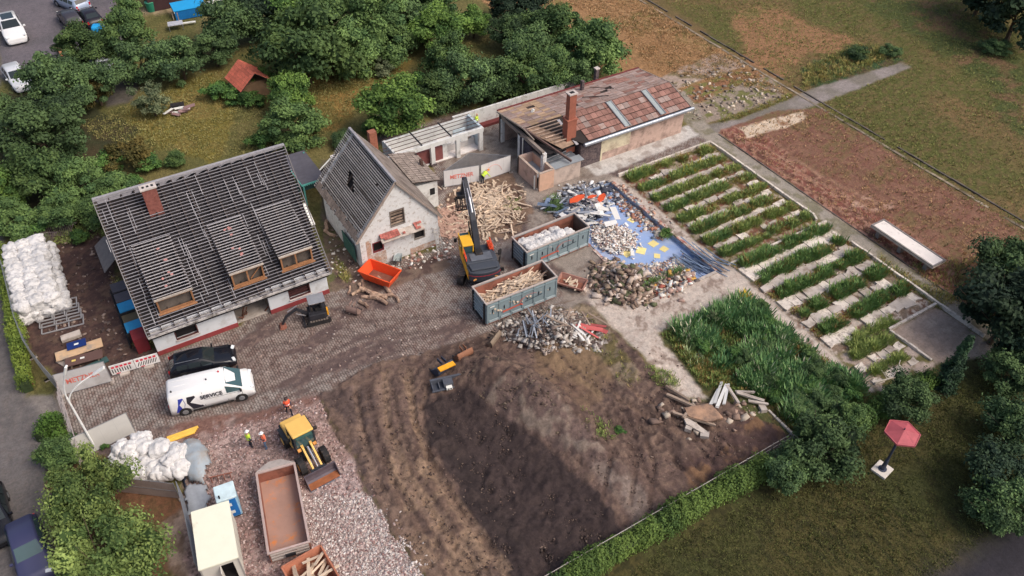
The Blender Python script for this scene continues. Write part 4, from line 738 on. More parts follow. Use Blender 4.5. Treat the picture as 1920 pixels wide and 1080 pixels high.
def annex1():
    t = thing('lean_to', 'open lean-to with dark boxes, blue panels and a red end wall along the battened house', 'lean-to', (-2.6, 52, 0))
    W = lambda b, n, m, **k: b.build(n, m, t, world=True, **k)
    cb = mat('bright_blue', S((40, 128, 176)), .6, var=.1); dk = mat('slate_box', S((76, 74, 82)), .8, var=.15)
    pts = [P(182, 468, 1.0), P(212, 505, 1.0), P(197, 450, 1.6), P(222, 490, 1.8)]
    W(MB().plate([P(178, 462, .9), P(197, 512, .9), P(218, 484, 1.9), P(196, 443, 1.9)], .06), 'board', mat('grey_board', S((112, 106, 104)), .85, var=.2, scale=2)); W(MB().plate([P(192, 447, 1.9), P(213, 486, 1.9), P(228, 490, 2.2), P(205, 440, 2.2)], .05), 'board', mat('grey_board'))
    y = 57.6
    for k, (m, h) in enumerate(((dk, 1.2), (dk, 1.1), (cb, 1.15), (mat('olive_box', S((84, 76, 60)), .9), .9), (cb, 1.2))):
        x0 = -2.3; y1 = y-1.28; W(MB().box(x0, -1.15, y1+.14, y, .1, h), 'panel', m, bevel=.02)
        W(MB().box(x0-.08, -1.1, y1, y1+.13, 0, h-.1), 'divider', black()); y = y1
    W(MB().box(-2.1, -1.15, 49.9, 51.1, 0, 1.5), 'end_wall', mat('crimson_wall', S((112, 36, 42)), .8, var=.15)); W(MB().beam((-2.45, 50.8, .1), (-2.45, 58.2, .1), .1, .3), 'sill_beam', black())
annex1()

# ---------------- gabled house ----------------
def house2():
    A0, A1, BF, BB = 16.4, 23.6, 50.0, 58.6; ax = 20.0; zr = 8.0; zl = 3.75; zr2 = 3.4
    t = thing('gabled_house', 'ruined house with steep stripped gable roof and flaking white front wall', 'house', (A0, BF, 0))
    W = lambda b, n, m, **k: b.build(n, m, t, world=True, **k)
    # front gable from strips around three openings
    ops = [(19.25, 20.6, 3.55, 5.2), (17.45, 18.45, 1.55, 2.6), (21.25, 22.3, 1.35, 2.35)]
    xs = sorted({A0, A1, ax, *[o[0] for o in ops], *[o[1] for o in ops]})
    top = lambda x: (zl-.1+(zr-.2-zl)*(x-A0)/(ax-A0)) if x <= ax else (zr2-.1+(zr-.2-zr2)*(A1-x)/(A1-ax))
    b = MB()
    for x0, x1 in zip(xs[:-1], xs[1:]):
        cuts = [(o[2], o[3]) for o in ops if o[0] <= x0+1e-6 and o[1] >= x1-1e-6]; z = 0.0
        lo = []
        for c0, c1 in cuts: lo.append((z, c0)); z = c1
        for z0, z1 in lo: b.box(x0, x1, BF, BF+.35, z0, z1)
        vs = [(x0, BF, z), (x1, BF, z), (x1, BF, top(x1)), (x0, BF, top(x0))]; vs += [(p[0], p[1]+.35, p[2]) for p in vs]
        b.add(vs, [(0, 1, 2, 3), (7, 6, 5, 4), (0, 4, 5, 1), (1, 5, 6, 2), (2, 6, 7, 3), (3, 7, 4, 0)])
    W(b, 'gable_wall', oldrender())
    W(MB().box(A0, A0+.3, BF+.35, BB, 0, zl-.1), 'wall', oldrender()); W(MB().box(A1-.3, A1, BF+.35, BB, 0, zr2-.1), 'wall', oldrender())
    b = MB(); pts = [(A0, 0), (A1, 0), (A1, zr2), (ax, zr-.2), (A0, zl)]; b.yprism(pts, BB-.3, BB); W(b, 'rear_wall', oldrender())
    W(MB().box(A0+.3, A1-.3, BF+.35, BB-.3, 2.9, 3.0), 'attic_floor', darkvoid())
    brk = mat('exposed_brick', S((172, 142, 124)), .9, var=.35, scale=7, bump=.5, dirt=S((190, 186, 182)), dscale=2, damt=.5)
    W(MB().box(16.9, 18.6, BF-.012, BF, .0, 1.45).box(16.9, 17.35, BF-.012, BF, 1.45, 3.0), 'exposed_brickwork', brk); W(MB().box(20.8, 23.3, BF-.012, BF, 0, .6), 'exposed_brickwork', brk)
    for i, (x0, x1, z0, z1) in enumerate(ops):
        fm = mat('grey_frame', S((120, 112, 106))) if i != 1 else mat('maroon_frame', S((120, 50, 56)))
        W(MB().box(x0, x1, BF-.03, BF+.12, z0, z0+.08).box(x0, x1, BF-.03, BF+.12, z1-.08, z1).box(x0, x0+.08, BF-.03, BF+.12, z0+.08, z1-.08).box(x1-.08, x1, BF-.03, BF+.12, z0+.08, z1-.08), 'window', fm)
        W(MB().box(x0+.08, x1-.08, BF+.22, BF+.26, z0, z1), 'window_void', darkvoid())
        if i == 0:
            for z in (3.7, 4.0, 4.3, 4.62, 4.9): W(MB().box(x0+.08, x1-.08, BF+.1, BF+.16, z, z+random.uniform(.12, .22)), 'board', oldwood())
    # ledge with remains of red tiles
    W(MB().plate([(18.1, BF, 3.1), (22.0, BF, 3.1), (22.0, BF-.75, 2.85), (18.1, BF-.75, 2.85)], .08), 'canopy_ledge', concrete())
    rtm = mat('canopy_tile', S((164, 96, 88)), .85, var=.25, obj=.25)
    for k in range(16):
        for j in range(3):
            x = 18.15+k*.24
            if 19.6 < x < 21.1 and random.random() < .85 or random.random() < .15: continue
            W(MB().cbox((x+.1, BF-.12-.22*j, 3.22-.075*j), (.22, .22, .035), (.32, random.uniform(-.1, .1), random.uniform(-.15, .15))), 'tile', rtm)
    W(MB().plate([(A0-.2, BF+.1, zl-.75), (ax, BF+.1, zr-.42), (ax, BB+.2, zr-.42), (A0-.2, BB+.2, zl-.75)], .03), 'attic_shade_sheet', darkvoid())  # added dark sheet, paints the attic shade seen between the battens
    # roof
    for x in range(11):
        bb = BF-.15+x*.9
        W(MB().beam((A0-.35, bb, zl-.5), (ax, bb, zr-.1), .09, .14), 'rafter', rafter()); W(MB().beam((A1+.35, bb, zr2-.5), (ax, bb, zr-.1), .09, .14), 'rafter', rafter())
    n = 30; L = BB-BF+.75; bm = mat('weathered_batten', S((168, 162, 158)), .85, var=.25, obj=.2, dirt=S((96, 86, 80)), damt=.45)
    me = MB().box(-.045, .045, 0, 1, -.022, .022).build('batten', bm, t); mesh = me.data; bpy.data.objects.remove(me)
    sa = math.atan2(zr-(zl-.45), ax-(A0-.35))
    for i in range(n):
        f = (i+.3)/n; x = A0-.35+(ax-A0+.35)*f; z = zl-.45+(zr-zl+.45)*f; segs = [(0, L)]
        if .42 < f < .60: h0, h1 = 3.6+2.0*(f-.42)*5, 5.2+1.0*(f-.42)*5; segs = [(0, h0), (h1, L)]
        if .75 < f < .8: segs = [(0, 1.6), (1.95, L)]
        for s0, s1 in segs: inst('batten', mesh, (x-A0, s0-.15, z+.02), (0, -sa, 0), (1, s1-s0, 1), t)
        W(MB().box(-.035, .035, 0, 1, -.02, .02), 'x', bm) if 0 else None
    sb = math.atan2(zr-(zr2-.45), (A1+.35)-ax)
    for i in range(22):
        f = (i+.5)/22; inst('batten', mesh, (A1+.35-(A1+.35-ax)*f-A0, -.15, zr2-.45+(zr-zr2+.45)*f+.02), (0, sb, 0), (2.6, L, 1), t)
    W(MB().plate([(ax, BF-.2, zr+.02), (A1+.4, BF-.2, zr2-.48), (A1+.4, BB+.4, zr2-.48), (ax, BB+.4, zr+.02)], .03), 'roof_felt', mat('grey_roof_felt', S((128, 118, 112)), .9, var=.25, scale=2, dirt=S((90, 80, 74)), damt=.5))
    W(MB().beam((ax, BF-.2, zr+.08), (ax, BB+.45, zr+.08), .2, .1), 'ridge_board', mat('ridge'))
    W(MB().beam((A0-.35, BF-.18, zl-.5), (ax, BF-.18, zr), .05, .22).beam((A1+.35, BF-.18, zr2-.5), (ax, BF-.18, zr), .05, .22), 'verge_board', mat('verge2', S((140, 128, 120)), .85, var=.2))
    tm = mat('old_eave_tile', S((124, 112, 104)), .9, var=.25, obj=.25)
    for k in range(22):
        for j in range(2):
            if random.random() < .12: continue
            f = .02+.06*j; W(MB().cbox((A0-.3+(ax-A0)*f, BF+.2+k*.4, zl-.38+(zr-zl)*f+.06), (.34, .34, .04), (0, -sa, random.uniform(-.06, .06))), 'tile', tm)
    W(MB().plate([(A0+1.7, BF+3.8, 5.1), (A0+2.35, BF+3.6, 5.95), (A0+2.35, BF+5.4, 5.95), (A0+1.7, BF+5.2, 5.1)], .04), 'sagging_board', mat('sag', S((120, 84, 78)), .9, var=.3))
    W(MB().beam((A0-.2, BF+1, 1.2), (A0-.2, BF+3.6, 1.2), .08, 1.7), 'green_shutter', mat('bottle_green', S((52, 92, 84)), .7, var=.15))
    W(MB().box(21.9, 22.6, 59.5, 60.1, 0, 6.6), 'chimney', mat('chimney_stub', S((150, 96, 78)), .9, var=.3, scale=6))
house2()
def house2b():
    t = thing('tiled_extension', 'small white extension with mossy tiled roof behind the gabled house', 'extension', (23.7, 54.6, 0))
    W = lambda b, n, m, **k: b.build(n, m, t, world=True, **k)
    W(MB().box(23.7, 26.1, 54.9, 59.6, 0, 2.9), 'wall', whitewall()); W(MB().box(25.3, 25.8, 54.88, 54.92, 1.5, 2.2), 'window', darkvoid())
    tm = mat('mossy_tile', S((140, 128, 120)), .9, var=.3, obj=.2); 
    q = [Vector((23.6, 54.7, 3.5)), Vector((26.3, 54.7, 2.9)), Vector((26.3, 59.9, 2.95)), Vector((23.6, 59.9, 3.55))]
    W(MB().plate([tuple(p) for p in q], .06), 'roof_deck', rafter())
    for i in range(9):
        for j in range(15):
            f = (i+.5)/9; p = q[0].lerp(q[1], f); r_ = q[3].lerp(q[2], f); c = p.lerp(r_, (j+.5)/15)
            if random.random() < .03: continue
            W(MB().cbox((c.x, c.y, c.z+.1+.02*(i % 2)), (.33, .27, .05), (0, .28, 0)), 'tile', tm)
    W(MB().box(25.7, 25.95, 57.4, 57.65, 2.9, 3.7), 'vent_pipe', mat('pipe_brown', S((80, 60, 54))))
    W(MB().beam((22.6, 60.6, 3.2), (23.9, 56.2, 3.0), .9, .35), 'gutter_wall', oldrender())
house2b()
def pergola():
    t = thing('white_pergola', 'roofless white outbuilding with dark roof grid, pillars and torn front beam', 'pergola', (24.6, 60, 0))
    W = lambda b, n, m, **k: b.build(n, m, t, world=True, **k)
    x0, x1, y0, y1, z = 24.8, 34.4, 60.9, 63.9, 2.6; ww = whitewall()
    W(MB().box(x0, x1, y0, y0+.3, z-.45, z), 'front_beam', ww); W(MB().box(x0, x0+.2, y0+.3, y1, 0, z-.1), 'side_wall', ww); W(MB().box(x1-.25, x1, y0+.3, y1, 0, z), 'side_wall', mat('pale_blue_wall', S((186, 200, 208)), .85))
    W(MB().box(x0, x1, y1, y1+.25, 0, z-.3), 'back_wall', ww)
    for x in (28.5, 31.3, x1-.5): W(MB().box(x, x+.42, y0, y0+.35, 0, z-.45), 'pillar', ww)
    W(MB().box(28.4, 29.0, y0-.08, y0+.4, 0, .25), 'pillar_base', mat('sooty_brick')); W(MB().prism([(31.8, y0+.05), (32.6, y0+.05), (32.2, y0+.2)], z-.9, z-.45), 'torn_render', ww)
    for i in range(5):
        y = y0+.5+(y1-y0-.5)*i/4; W(MB().beam((x0, y, z+.02), (x1, y, z+.02), .045, .05), 'roof_bar', mat('rust_bar', S((78, 60, 56)), .8))
    for x in (27.6, 30.8): W(MB().beam((x, y0+.1, z+.1), (x, y1, z+.1), .12, .1), 'cross_beam', darksteel())
    W(MB().box(x0+.2, x1-.3, y0+1.4, y1, .02, .8), 'debris_platform', mat('pale_debris_floor2', S((216, 212, 208)), .9, var=.12, scale=2)); W(MB().box(x0+.2, x1-.3, y0+.3, y0+1.4, .02, .12), 'floor', mat('pale_debris_floor', S((214, 208, 204)), .9, var=.15, scale=2, dirt=S((160, 124, 116)), dscale=.8, damt=.4))
    W(MB().box(26.6, 30.0, y0+.5, y0+.75, .1, 1.6), 'inner_wall', mat('red_brown_wall', S((120, 72, 70)), .9, var=.2)); W(MB().box(30.0, 30.5, y0+.5, y0+1.3, .1, 1.9), 'inner_wall', ww); W(MB().box(27.5, 30, y0+1.7, y0+1.9, .1, 1.7), 'inner_wall', ww)
    W(MB().box(32.0, 33.4, y1-1.0, y1-.9, .1, 1.9), 'inner_wall', mat('pale_blue_wall'))
    for i in range(9): W(MB().cbox((random.uniform(x0+.6, x1-.8), random.uniform(y0+.9, y1-.4), 1.0), (random.uniform(.4, 1.2), random.uniform(.3, .9), .15), (random.uniform(-.3, .3), random.uniform(-.3, .3), random.random()*3)), 'fallen_panel', random.choice([ww, mat('pale_blue_wall'), concrete()]))
    t2 = thing('round_white_structure', 'curved white bar counter with a round grey dish at the end of the pergola', 'structure', (25.4, 59.6, 0))
    W2 = lambda b, n, m, **k: b.build(n, m, t2, world=True, **k)
    W2(MB().tube((25.9, 59.6, 0), (25.9, 59.6, 1.5), 1.0, 1.0, 16), 'curved_wall', ww, smooth=False); W2(MB().box(23.6, 25.8, 59.9, 60.5, 0, 2.1), 'counter_wall', ww)
    d = MB(); c = Vector((25.1, 59.0, 2.6)); nr = Vector((-.3, -.75, .55)).normalized(); d.tube(c, c+nr*.12, .38, .58, 18); W2(d, 'dish', mat('dish_grey', S((158, 160, 162)), .6)); W2(MB().tube((25.1, 59.4, 1.2), c, .04), 'dish_arm', steel())
    W2(MB().box(24.8, 25.6, 58.7, 59.5, 0, 2.0), 'white_block', ww)
    t3 = thing('brick_ruin', 'open rust coloured masonry corner with rails between gabled house and pergola', 'ruin', (22.4, 60.4, 0)); W3 = lambda b, n, m, **k: b.build(n, m, t3, world=True, **k)
    W3(MB().box(22.5, 24.6, 61.6, 61.85, 0, 2.0), 'wall', oldrender()); W3(MB().box(22.2, 22.5, 60.3, 62.9, 0, 2.4), 'wall', mat('sooty_brick')); W3(MB().box(22.6, 24.5, 60.4, 63.2, .02, .1), 'floor', mat('rdfloor', S((120, 84, 80)), .9))
    for i in range(5): W3(MB().beam((22.3, 60.5+i*.55, 2.4), (24.7, 60.5+i*.55, 2.4), .05, .05), 'rail', mat('rust_bar'))
    t4 = thing('backyard_shed', 'small broken shed with white post frame behind the gabled house', 'shed', (17.5, 62, 0)); W4 = lambda b, n, m, **k: b.build(n, m, t4, world=True, **k)
    W4(MB().box(19.6, 21.6, 62.0, 64.3, 0, 2.0), 'wall', mat('exposed_brick')); W4(MB().plate([(19.5, 61.9, 2.15), (21.8, 61.9, 2.1), (21.8, 64.4, 2.2), (19.5, 64.4, 2.2)], .08), 'roof', mat('pale_debris_floor'))
    W4(MB().beam((17.4, 62.4, 0), (17.4, 62.4, 2.2), .09).beam((17.4, 62.4, 2.2), (19.6, 64.2, 2.2), .09).beam((19.6, 64.2, 0), (19.6, 64.2, 2.2), .09), 'post_frame', whitepaint()); W4(MB().box(17.6, 19.5, 62.8, 64.3, 0, 1.2), 'dark_store', darkvoid())
pergola()
def canopy():
    t = thing('turquoise_canopy', 'flat dark felt canopy on turquoise posts between the two houses', 'canopy', (15.5, 61, 0)); W = lambda b, n, m, **k: b.build(n, m, t, world=True, **k)
    tq = mat('turquoise', S((96, 168, 160)), .7, var=.15)
    for i in range(4):
        y0 = 61.0+i*1.36; W(MB().plate([(15.45, y0, 2.45-.05*i), (17.7, y0, 2.45-.05*i), (17.7, y0+1.4, 2.42-.05*i), (15.45, y0+1.4, 2.42-.05*i)], .04), 'felt_sheet', mat('dark_felt', S((84, 82, 90)), .8, var=.15, obj=.1))
    W(MB().beam((15.4, 60.95, 2.4), (17.75, 60.95, 2.4), .06, .14).beam((15.42, 60.95, 2.4), (15.42, 66.4, 2.25), .06, .14), 'fascia', tq)
    for k in range(12): W(MB().tube((15.5+k*.2, 60.92, 2.33), (15.5+k*.2, 60.92, 2.24), .07, .02, 5), 'scallop', tq)
    for x, y in ((15.6, 61.1), (17.5, 61.1), (15.6, 66), (17.5, 66)): W(MB().box(x-.06, x+.06, y-.06, y+.06, 0, 2.4), 'post', tq)
    W(MB().box(15.6, 17.5, 63.4, 63.5, 0, 2.3), 'back_panel', mat('dark_teal', S((56, 84, 84)), .8))
canopy()
# ---------------- long tiled building ----------------
def house3():
    X0, X1 = 36.6, 53.9; YF, YB = 53.3, 61.6; zg, zb, yr, zr = 3.0, 3.35, 56.8, 4.05
    t = thing('tiled_outbuilding', 'long low building with weathered red tile roof, steel gutter and peeling pink walls', 'building', (X0, YF, 0)); W = lambda b, n, m, **k: b.build(n, m, t, world=True, **k)
    W(MB().box(40.9, 43.6, YF, YF+.3, 0, 2.7), 'wall', darkbrick()); W(MB().box(43.6, X1, YF, YF+.3, 0, 2.75), 'wall', pinkrender())
    W(MB().box(43.5, 47.0, YF-.02, YF, .9, 2.6).box(43.4, 43.6, YF-.03, YF, 0, 2.7), 'render_patch', mat('cream_render', S((206, 196, 170)), .9, var=.1, dirt=S((166, 150, 130)), damt=.5))
    W(MB().box(X1-.3, X1, YF+.3, YB, 0, 2.9), 'wall', pinkrender()); W(MB().box(X0, X1, YB-.3, YB, 0, 3.1), 'wall', pinkrender())
    W(MB().box(X0, X0+.3, YF+2.4, YF+4.3, 0, 2.6), 'wall', mat('soot_wall', S((70, 66, 76)), .95, var=.5, scale=5, bump=.5)); 
    for y in (YB-.45, 57.6, YF+.1): W(MB().box(X0, X0+.4, y, y+.4, 0, 3.0), 'pillar', oldrender())
    W(MB().box(X0, X0+.3, YF+.3, YB, 2.75, 3.15), 'lintel', mat('verge2')); W(MB().box(X0+.3, X1-.3, YF+.3, YB-.3, 2.6, 2.7), 'ceiling', darkvoid()); W(MB().box(41, 41.3, YF+.3, YB-.3, 0, 2.6), 'inner_wall', mat('soot_wall'))
    # roof deck
    W(MB().plate([(X0-.1, yr, zr-.03), (X0-.1, YB+.15, zb-.03), (X1+.4, YB+.15, zb-.03), (X1+.5, yr, zr-.03)][::-1], -.1), 'roof_deck', rafter())
    W(MB().plate([(40.95, YF-.2, zg-.02), (X1+.6, YF-.2, zg-.02), (X1+.5, yr, zr-.04), (38.0, yr, zr-.04)], -.1), 'roof_deck', rafter())
    tf = mat('faded_roof_tile', S((150, 132, 126)), .9, var=.18, scale=1.2, obj=.2, dirt=S((140, 112, 100)), dscale=.9, damt=.48); ty = mat('ochre_roof_tile', S((168, 142, 116)), .9, var=.2, obj=.2, dirt=S((150, 124, 110)), damt=.45); tr = mat('red_roof_tile', S((142, 106, 96)), .9, var=.2, obj=.22, dirt=S((120, 88, 80)), damt=.5)
    nc = 20; nr = 10; LX = (X1+.5)-(X0-.1)
    ang = math.atan2(zr-zb, YB-yr); cell = LX/nc; rowh = (YB+.15-yr)/nr
    def tm(m): o = MB().box(-.5, .5, -.5, .5, -.02, .02).build('roof_tile', m, t); me = o.data; bpy.data.objects.remove(o); return me
    mf, my, mr_ = tm(tf), tm(ty), tm(tr)
    for i in range(nc):
        for j in range(nr):
            x = X0-.1+cell*(i+.5); y = yr+rowh*(j+.5); z = zr-(zr-zb)*(y-yr)/(YB-yr)+.05
            if (i, j) in ((12, 4), (7, 2), (13, 5), (3, 7)): continue
            m = my if i < 5 and random.random() < .5 else mr_ if random.random() < .08+.012*i and i > 6 else mf
            inst('roof_tile', m, (x-X0+random.uniform(-.02, .02), y-YF, z+random.uniform(0, .02)), (-ang+.09, random.uniform(-.015, .015), random.uniform(-.01, .01)), (cell*.985, rowh*.77, 1), t)
    ang2 = math.atan2(zr-zg, yr-YF+.2); nr2 = 5; rh2 = (yr-YF+.2)/nr2
    for i in range(nc):
        for j in range(nr2):
            x = 41.0+(X1+.5-41.0)*(i+.5)/nc; y = YF-.2+rh2*(j+.5); z = zg+(zr-zg)*(y-YF+.2)/(yr-YF+.2)+.05
            if i == 0 and j < 2: continue
            inst('roof_tile', mr_ if random.random() < .8 else mf, (x-X0, y-YF, z), (ang2+.03, random.uniform(-.02, .02), 0), ((X1+.5-41.0)/nc*.955, rh2/math.cos(ang2)*.86, 1), t)
    for x in (46.4, 50.9):
        for k in (0,): W(MB().beam((x-.25, YF-.1, zg+.16), (x-.25, yr-.1, zr+.13), .1, .1).beam((x+.35, YF-.1, zg+.16), (x+.35, yr-.1, zr+.13), .1, .1), 'rooflight_frame', steel()); W(MB().beam((x+.05, YF-.05, zg+.14), (x+.05, yr-.15, zr+.11), .5, .04), 'rooflight', mat('corrugated_light', S((150, 158, 158)), .4, var=.15, scale=6))
    W(MB().beam((X0-.1, YB+.2, zb+.05), (X1+.5, YB+.2, zb+.05), .16, .2), 'back_fascia', mat('maroon_fascia', S((110, 52, 52)), .8, var=.2))
    for x in (X0-.15,): W(MB().beam((x, yr, zr), (x, YB+.1, zb), .12, .16).beam((x, yr, zr), (x+.3, YF+2, 3.5), .1, .14), 'verge_board', mat('verge2'))
    W(MB().beam((X1+.5, yr, zr+.05), (X1+.4, YB+.1, zb+.05), .1, .1).beam((X1+.55, yr, zr+.05), (X1+.6, YF-.3, zg), .1, .12), 'verge_board', mat('verge2'))
    gs = MB(); nseg = 5
    for k in range(nseg):
        a = 41.0+(X1+.8-41.0)*k/nseg; b = 41.0+(X1+.8-41.0)*(k+1)/nseg-.03; W(MB().tube((a, YF-.42, zg-.12), (b, YF-.42, zg-.12), .19, .19, 10), 'gutter', mat('gutter_steel', S((160, 166, 176)), .4, .5, var=.12, obj=.12))
    W(MB().box(41.0, X1+.7, YF-.35, YF-.02, zg-.35, zg-.25), 'soffit_board', mat('slate_soffit', S((70, 72, 80)), .8))
    W(MB().plate([(X0+.1, yr-.1, zr-.25), (38.9, 53.6, 2.75), (40.3, 53.6, 2.85), (40.3, yr-.1, zr-.25)], .04), 'sagging_boards', mat('sag2', S((152, 128, 110)), .9, var=.35, scale=3))
    # bare rafters over the missing corner
    for k in range(7):
        y = yr-.15-k*.42; W(MB().beam((X0+.1+k*.28, y, zr-.08-k*.1), (40.3, y, zr-.1-k*.1), .1, .08), 'bare_rafter', mat('pale_rafter', S((168, 146, 130)), .9, var=.3, obj=.3))
    W(MB().beam((X0-.1, yr+.1, zr), (39.0, 52.1, 2.2), .16, .2), 'hip_rafter', mat('hip', S((96, 78, 74)), .9)); W(MB().beam((40.35, yr-.2, zr-.1), (40.45, YF, zg-.1), .3, .06), 'edge_board', mat('ridge'))
    W(MB().box(39.8, 40.2, 55.1, 55.3, 1.8, 3.0), 'inner_panel', mat('pale_blue_wall'))
    W(MB().tube((36.5, 56.9, .2), (36.5, 56.9, 2.9), .06, .06, 8), 'downpipe', whitepaint())
    # tall chimney with a step
    W(MB().box(39.7, 40.75, 54.05, 54.85, 1.6, 5.3), 'chimney', mat('orange_brick', S((158, 98, 80)), .85, var=.15, scale=3, dirt=S((136, 84, 70)), damt=.38)); W(MB().box(39.63, 40.82, 53.98, 54.92, 5.2, 5.32), 'chimney_band', mat('orange_brick')); W(MB().box(39.85, 40.6, 54.15, 54.75, 5.32, 7.9), 'chimney_shaft', mat('orange_brick')); W(MB().box(39.75, 40.7, 54.07, 54.83, 7.9, 8.02), 'chimney_cap', mat('cap')); W(MB().box(40.0, 40.45, 54.28, 54.62, 7.96, 8.04), 'flue', black())
    W(MB().box(46, 46.3, 60.6, 60.95, 3.3, 4.6), 'small_chimney', darkbrick()) ; W(MB().box(49.15, 49.6, 60.9, 61.3, 3.2, 4.7), 'rear_chimney', mat('sooty_brick')) if 0 else None
    W(MB().cbox((39.2, 59.4, 3.85), (.3, .22, .35), (.2, .4, .5)), 'broken_cowl', whitepaint())
    W(MB().beam((44.8, 58.9, 4.0), (47.2, 57.6, 4.15), .07, .07).beam((46.9, 60.5, 3.8), (48.6, 58.6, 4.05), .06, .06), 'loose_batten', rafter())
house3()
def annex3():
    t = thing('roofless_annex', 'low roofless pink annex with grey metal roof remains at the foot of the tall chimney', 'annex', (35.2, 52, 0)); W = lambda b, n, m, **k: b.build(n, m, t, world=True, **k)
    pw = mat('salmon_render', S((200, 164, 142)), .9, var=.1, scale=2, obj=0, dirt=S((168, 140, 126)), damt=.42); h = 2.0
    W(MB().box(35.2, 35.4, 52.5, 55.7, 0, h), 'wall', pinkrender()); W(MB().box(35.2, 36.8, 52.0, 52.2, 0, h-.1) if 0 else MB().box(35.35, 37.0, 52.0, 52.2, 0, h), 'wall', pw); W(MB().box(36.8, 37.0, 52.2, 55.5, 0, h), 'wall', pw); W(MB().box(35.2, 37, 55.5, 55.7, 0, h), 'wall', pinkrender())
    W(MB().box(35.4, 36.8, 52.9, 55.5, .9, 1.0), 'inner_slab', mat('blue_grey_slab', S((150, 160, 168)), .8, var=.15)); W(MB().box(35.22, 35.38, 52.2, 52.5, 0, .2), 'threshold', concrete()); W(MB().box(35.1, 35.18, 52.5, 52.62, 0, 1.6), 'pipe', whitepaint())
    for (a, b) in (((35.3, 52.1), (35.3, 55.6)), ((36.9, 52.1), (36.9, 55.6)), ((35.3, 52.1), (36.9, 52.1))): W(MB().beam((*a, h+.03), (*b, h+.03), .24, .05), 'wall_cap', mat('wallcap', S((178, 160, 146)), .85, var=.2))
    W(MB().box(37.0, 40.2, 52.2, 52.4, 0, 1.75), 'wall', mat('grey_pink', S((180, 164, 154)), .9, var=.12, dirt=S((150, 136, 128)), damt=.45)); W(MB().box(40.0, 40.2, 52.4, 54.0, 0, 1.75), 'wall', pinkrender())
    W(MB().plate([(37.0, 52.1, 1.85), (40.5, 52.1, 1.85), (40.5, 53.0, 1.9), (37.0, 53.0, 1.9)], .06), 'metal_sheet', mat('zinc', S((150, 156, 160)), .45, .3, var=.15)); W(MB().plate([(37.2, 53.1, 1.75), (40.3, 53.1, 1.75), (40.3, 55.4, 1.8), (37.2, 55.4, 1.8)], .05), 'metal_sheet', mat('zinc2', S((116, 122, 130)), .5, .3, var=.2, scale=2))
    for k in range(4): W(MB().beam((37.2, 53.3+k*.55, 1.98), (39.7, 53.5+k*.55, 2.02), .07, .07), 'pipe_rail', chrome())
    W(MB().box(38.0, 38.7, 54.5, 55.1, 1.82, 1.9), 'roof_hatch', black()); W(MB().cbox((38.9, 54.2, 2.0), (.8, .5, .06), (.2, .1, .3)), 'bent_sheet', chrome())
annex3()
def rearwall():
    t = thing('boundary_wall', 'long white boundary wall with maroon coping behind the pergola and tiled building', 'wall', (33, 65.4, 0)); W = lambda b, n, m, **k: b.build(n, m, t, world=True, **k)
    for k in range(6): W(MB().box(33.2+k*2.6, 35.77+k*2.6, 65.2, 65.4, 0, 1.9), 'wall_panel', whitewall()); W(MB().box(33.2+k*2.6, 35.77+k*2.6, 64.5, 65.15, 0, .3), 'maroon_base', mat('maroon_fascia'))
    t = thing('brick_gatepost', 'small dark brick chimney stack behind the roof of the tiled building', 'chimney', (49.3, 62.6, 0)); MB().box(-.2, .2, -.2, .2, 0, 4.3).build('stack', mat('sooty_brick'), t); MB().box(-.26, .26, -.26, .26, 4.3, 4.4).build('cap', mat('cap'), t)
rearwall()
def shed():
    c = P(468, 152, 1.5); t = thing('garden_shed', 'little garden shed with red tiled roof overgrown by vines', 'shed', (c[0], c[1], 0), R(8)); W = lambda b, n, m, **k: b.build(n, m, t, **k)
    W(MB().box(-1.6, 1.6, -1.4, 1.4, 0, 1.9), 'wall', mat('shed_wall', S((120, 96, 74)))); W(MB().plate([(-1.95, -2.0, 1.6), (-.0, -2.0, 3.2), (-.0, 2.0, 3.2), (-1.95, 2.0, 1.6)][::-1], -.06), 'roof', rafter()); W(MB().plate([(0, -2.0, 3.2), (1.95, -2.0, 1.6), (1.95, 2.0, 1.6), (0, 2.0, 3.2)][::-1], -.06), 'roof', rafter())
    rm = mat('shed_tile', S((196, 106, 84)), .85, var=.2, obj=.15)
    o = MB().box(-.5, .5, -.5, .5, -.02, .02).build('roof_tile', rm, t); me = o.data; bpy.data.objects.remove(o); a = math.atan2(1.6, 1.95)
    for s in (-1, 1):
        for i in range(8):
            for j in range(7):
                f = (j+.5)/7; inst('roof_tile', me, (s*(1.95-1.95*f), -2+4*(i+.5)/8, 1.68+1.6*f), (0, s*a-.08*s, 0), (.35, .47, 1), t)
shed()
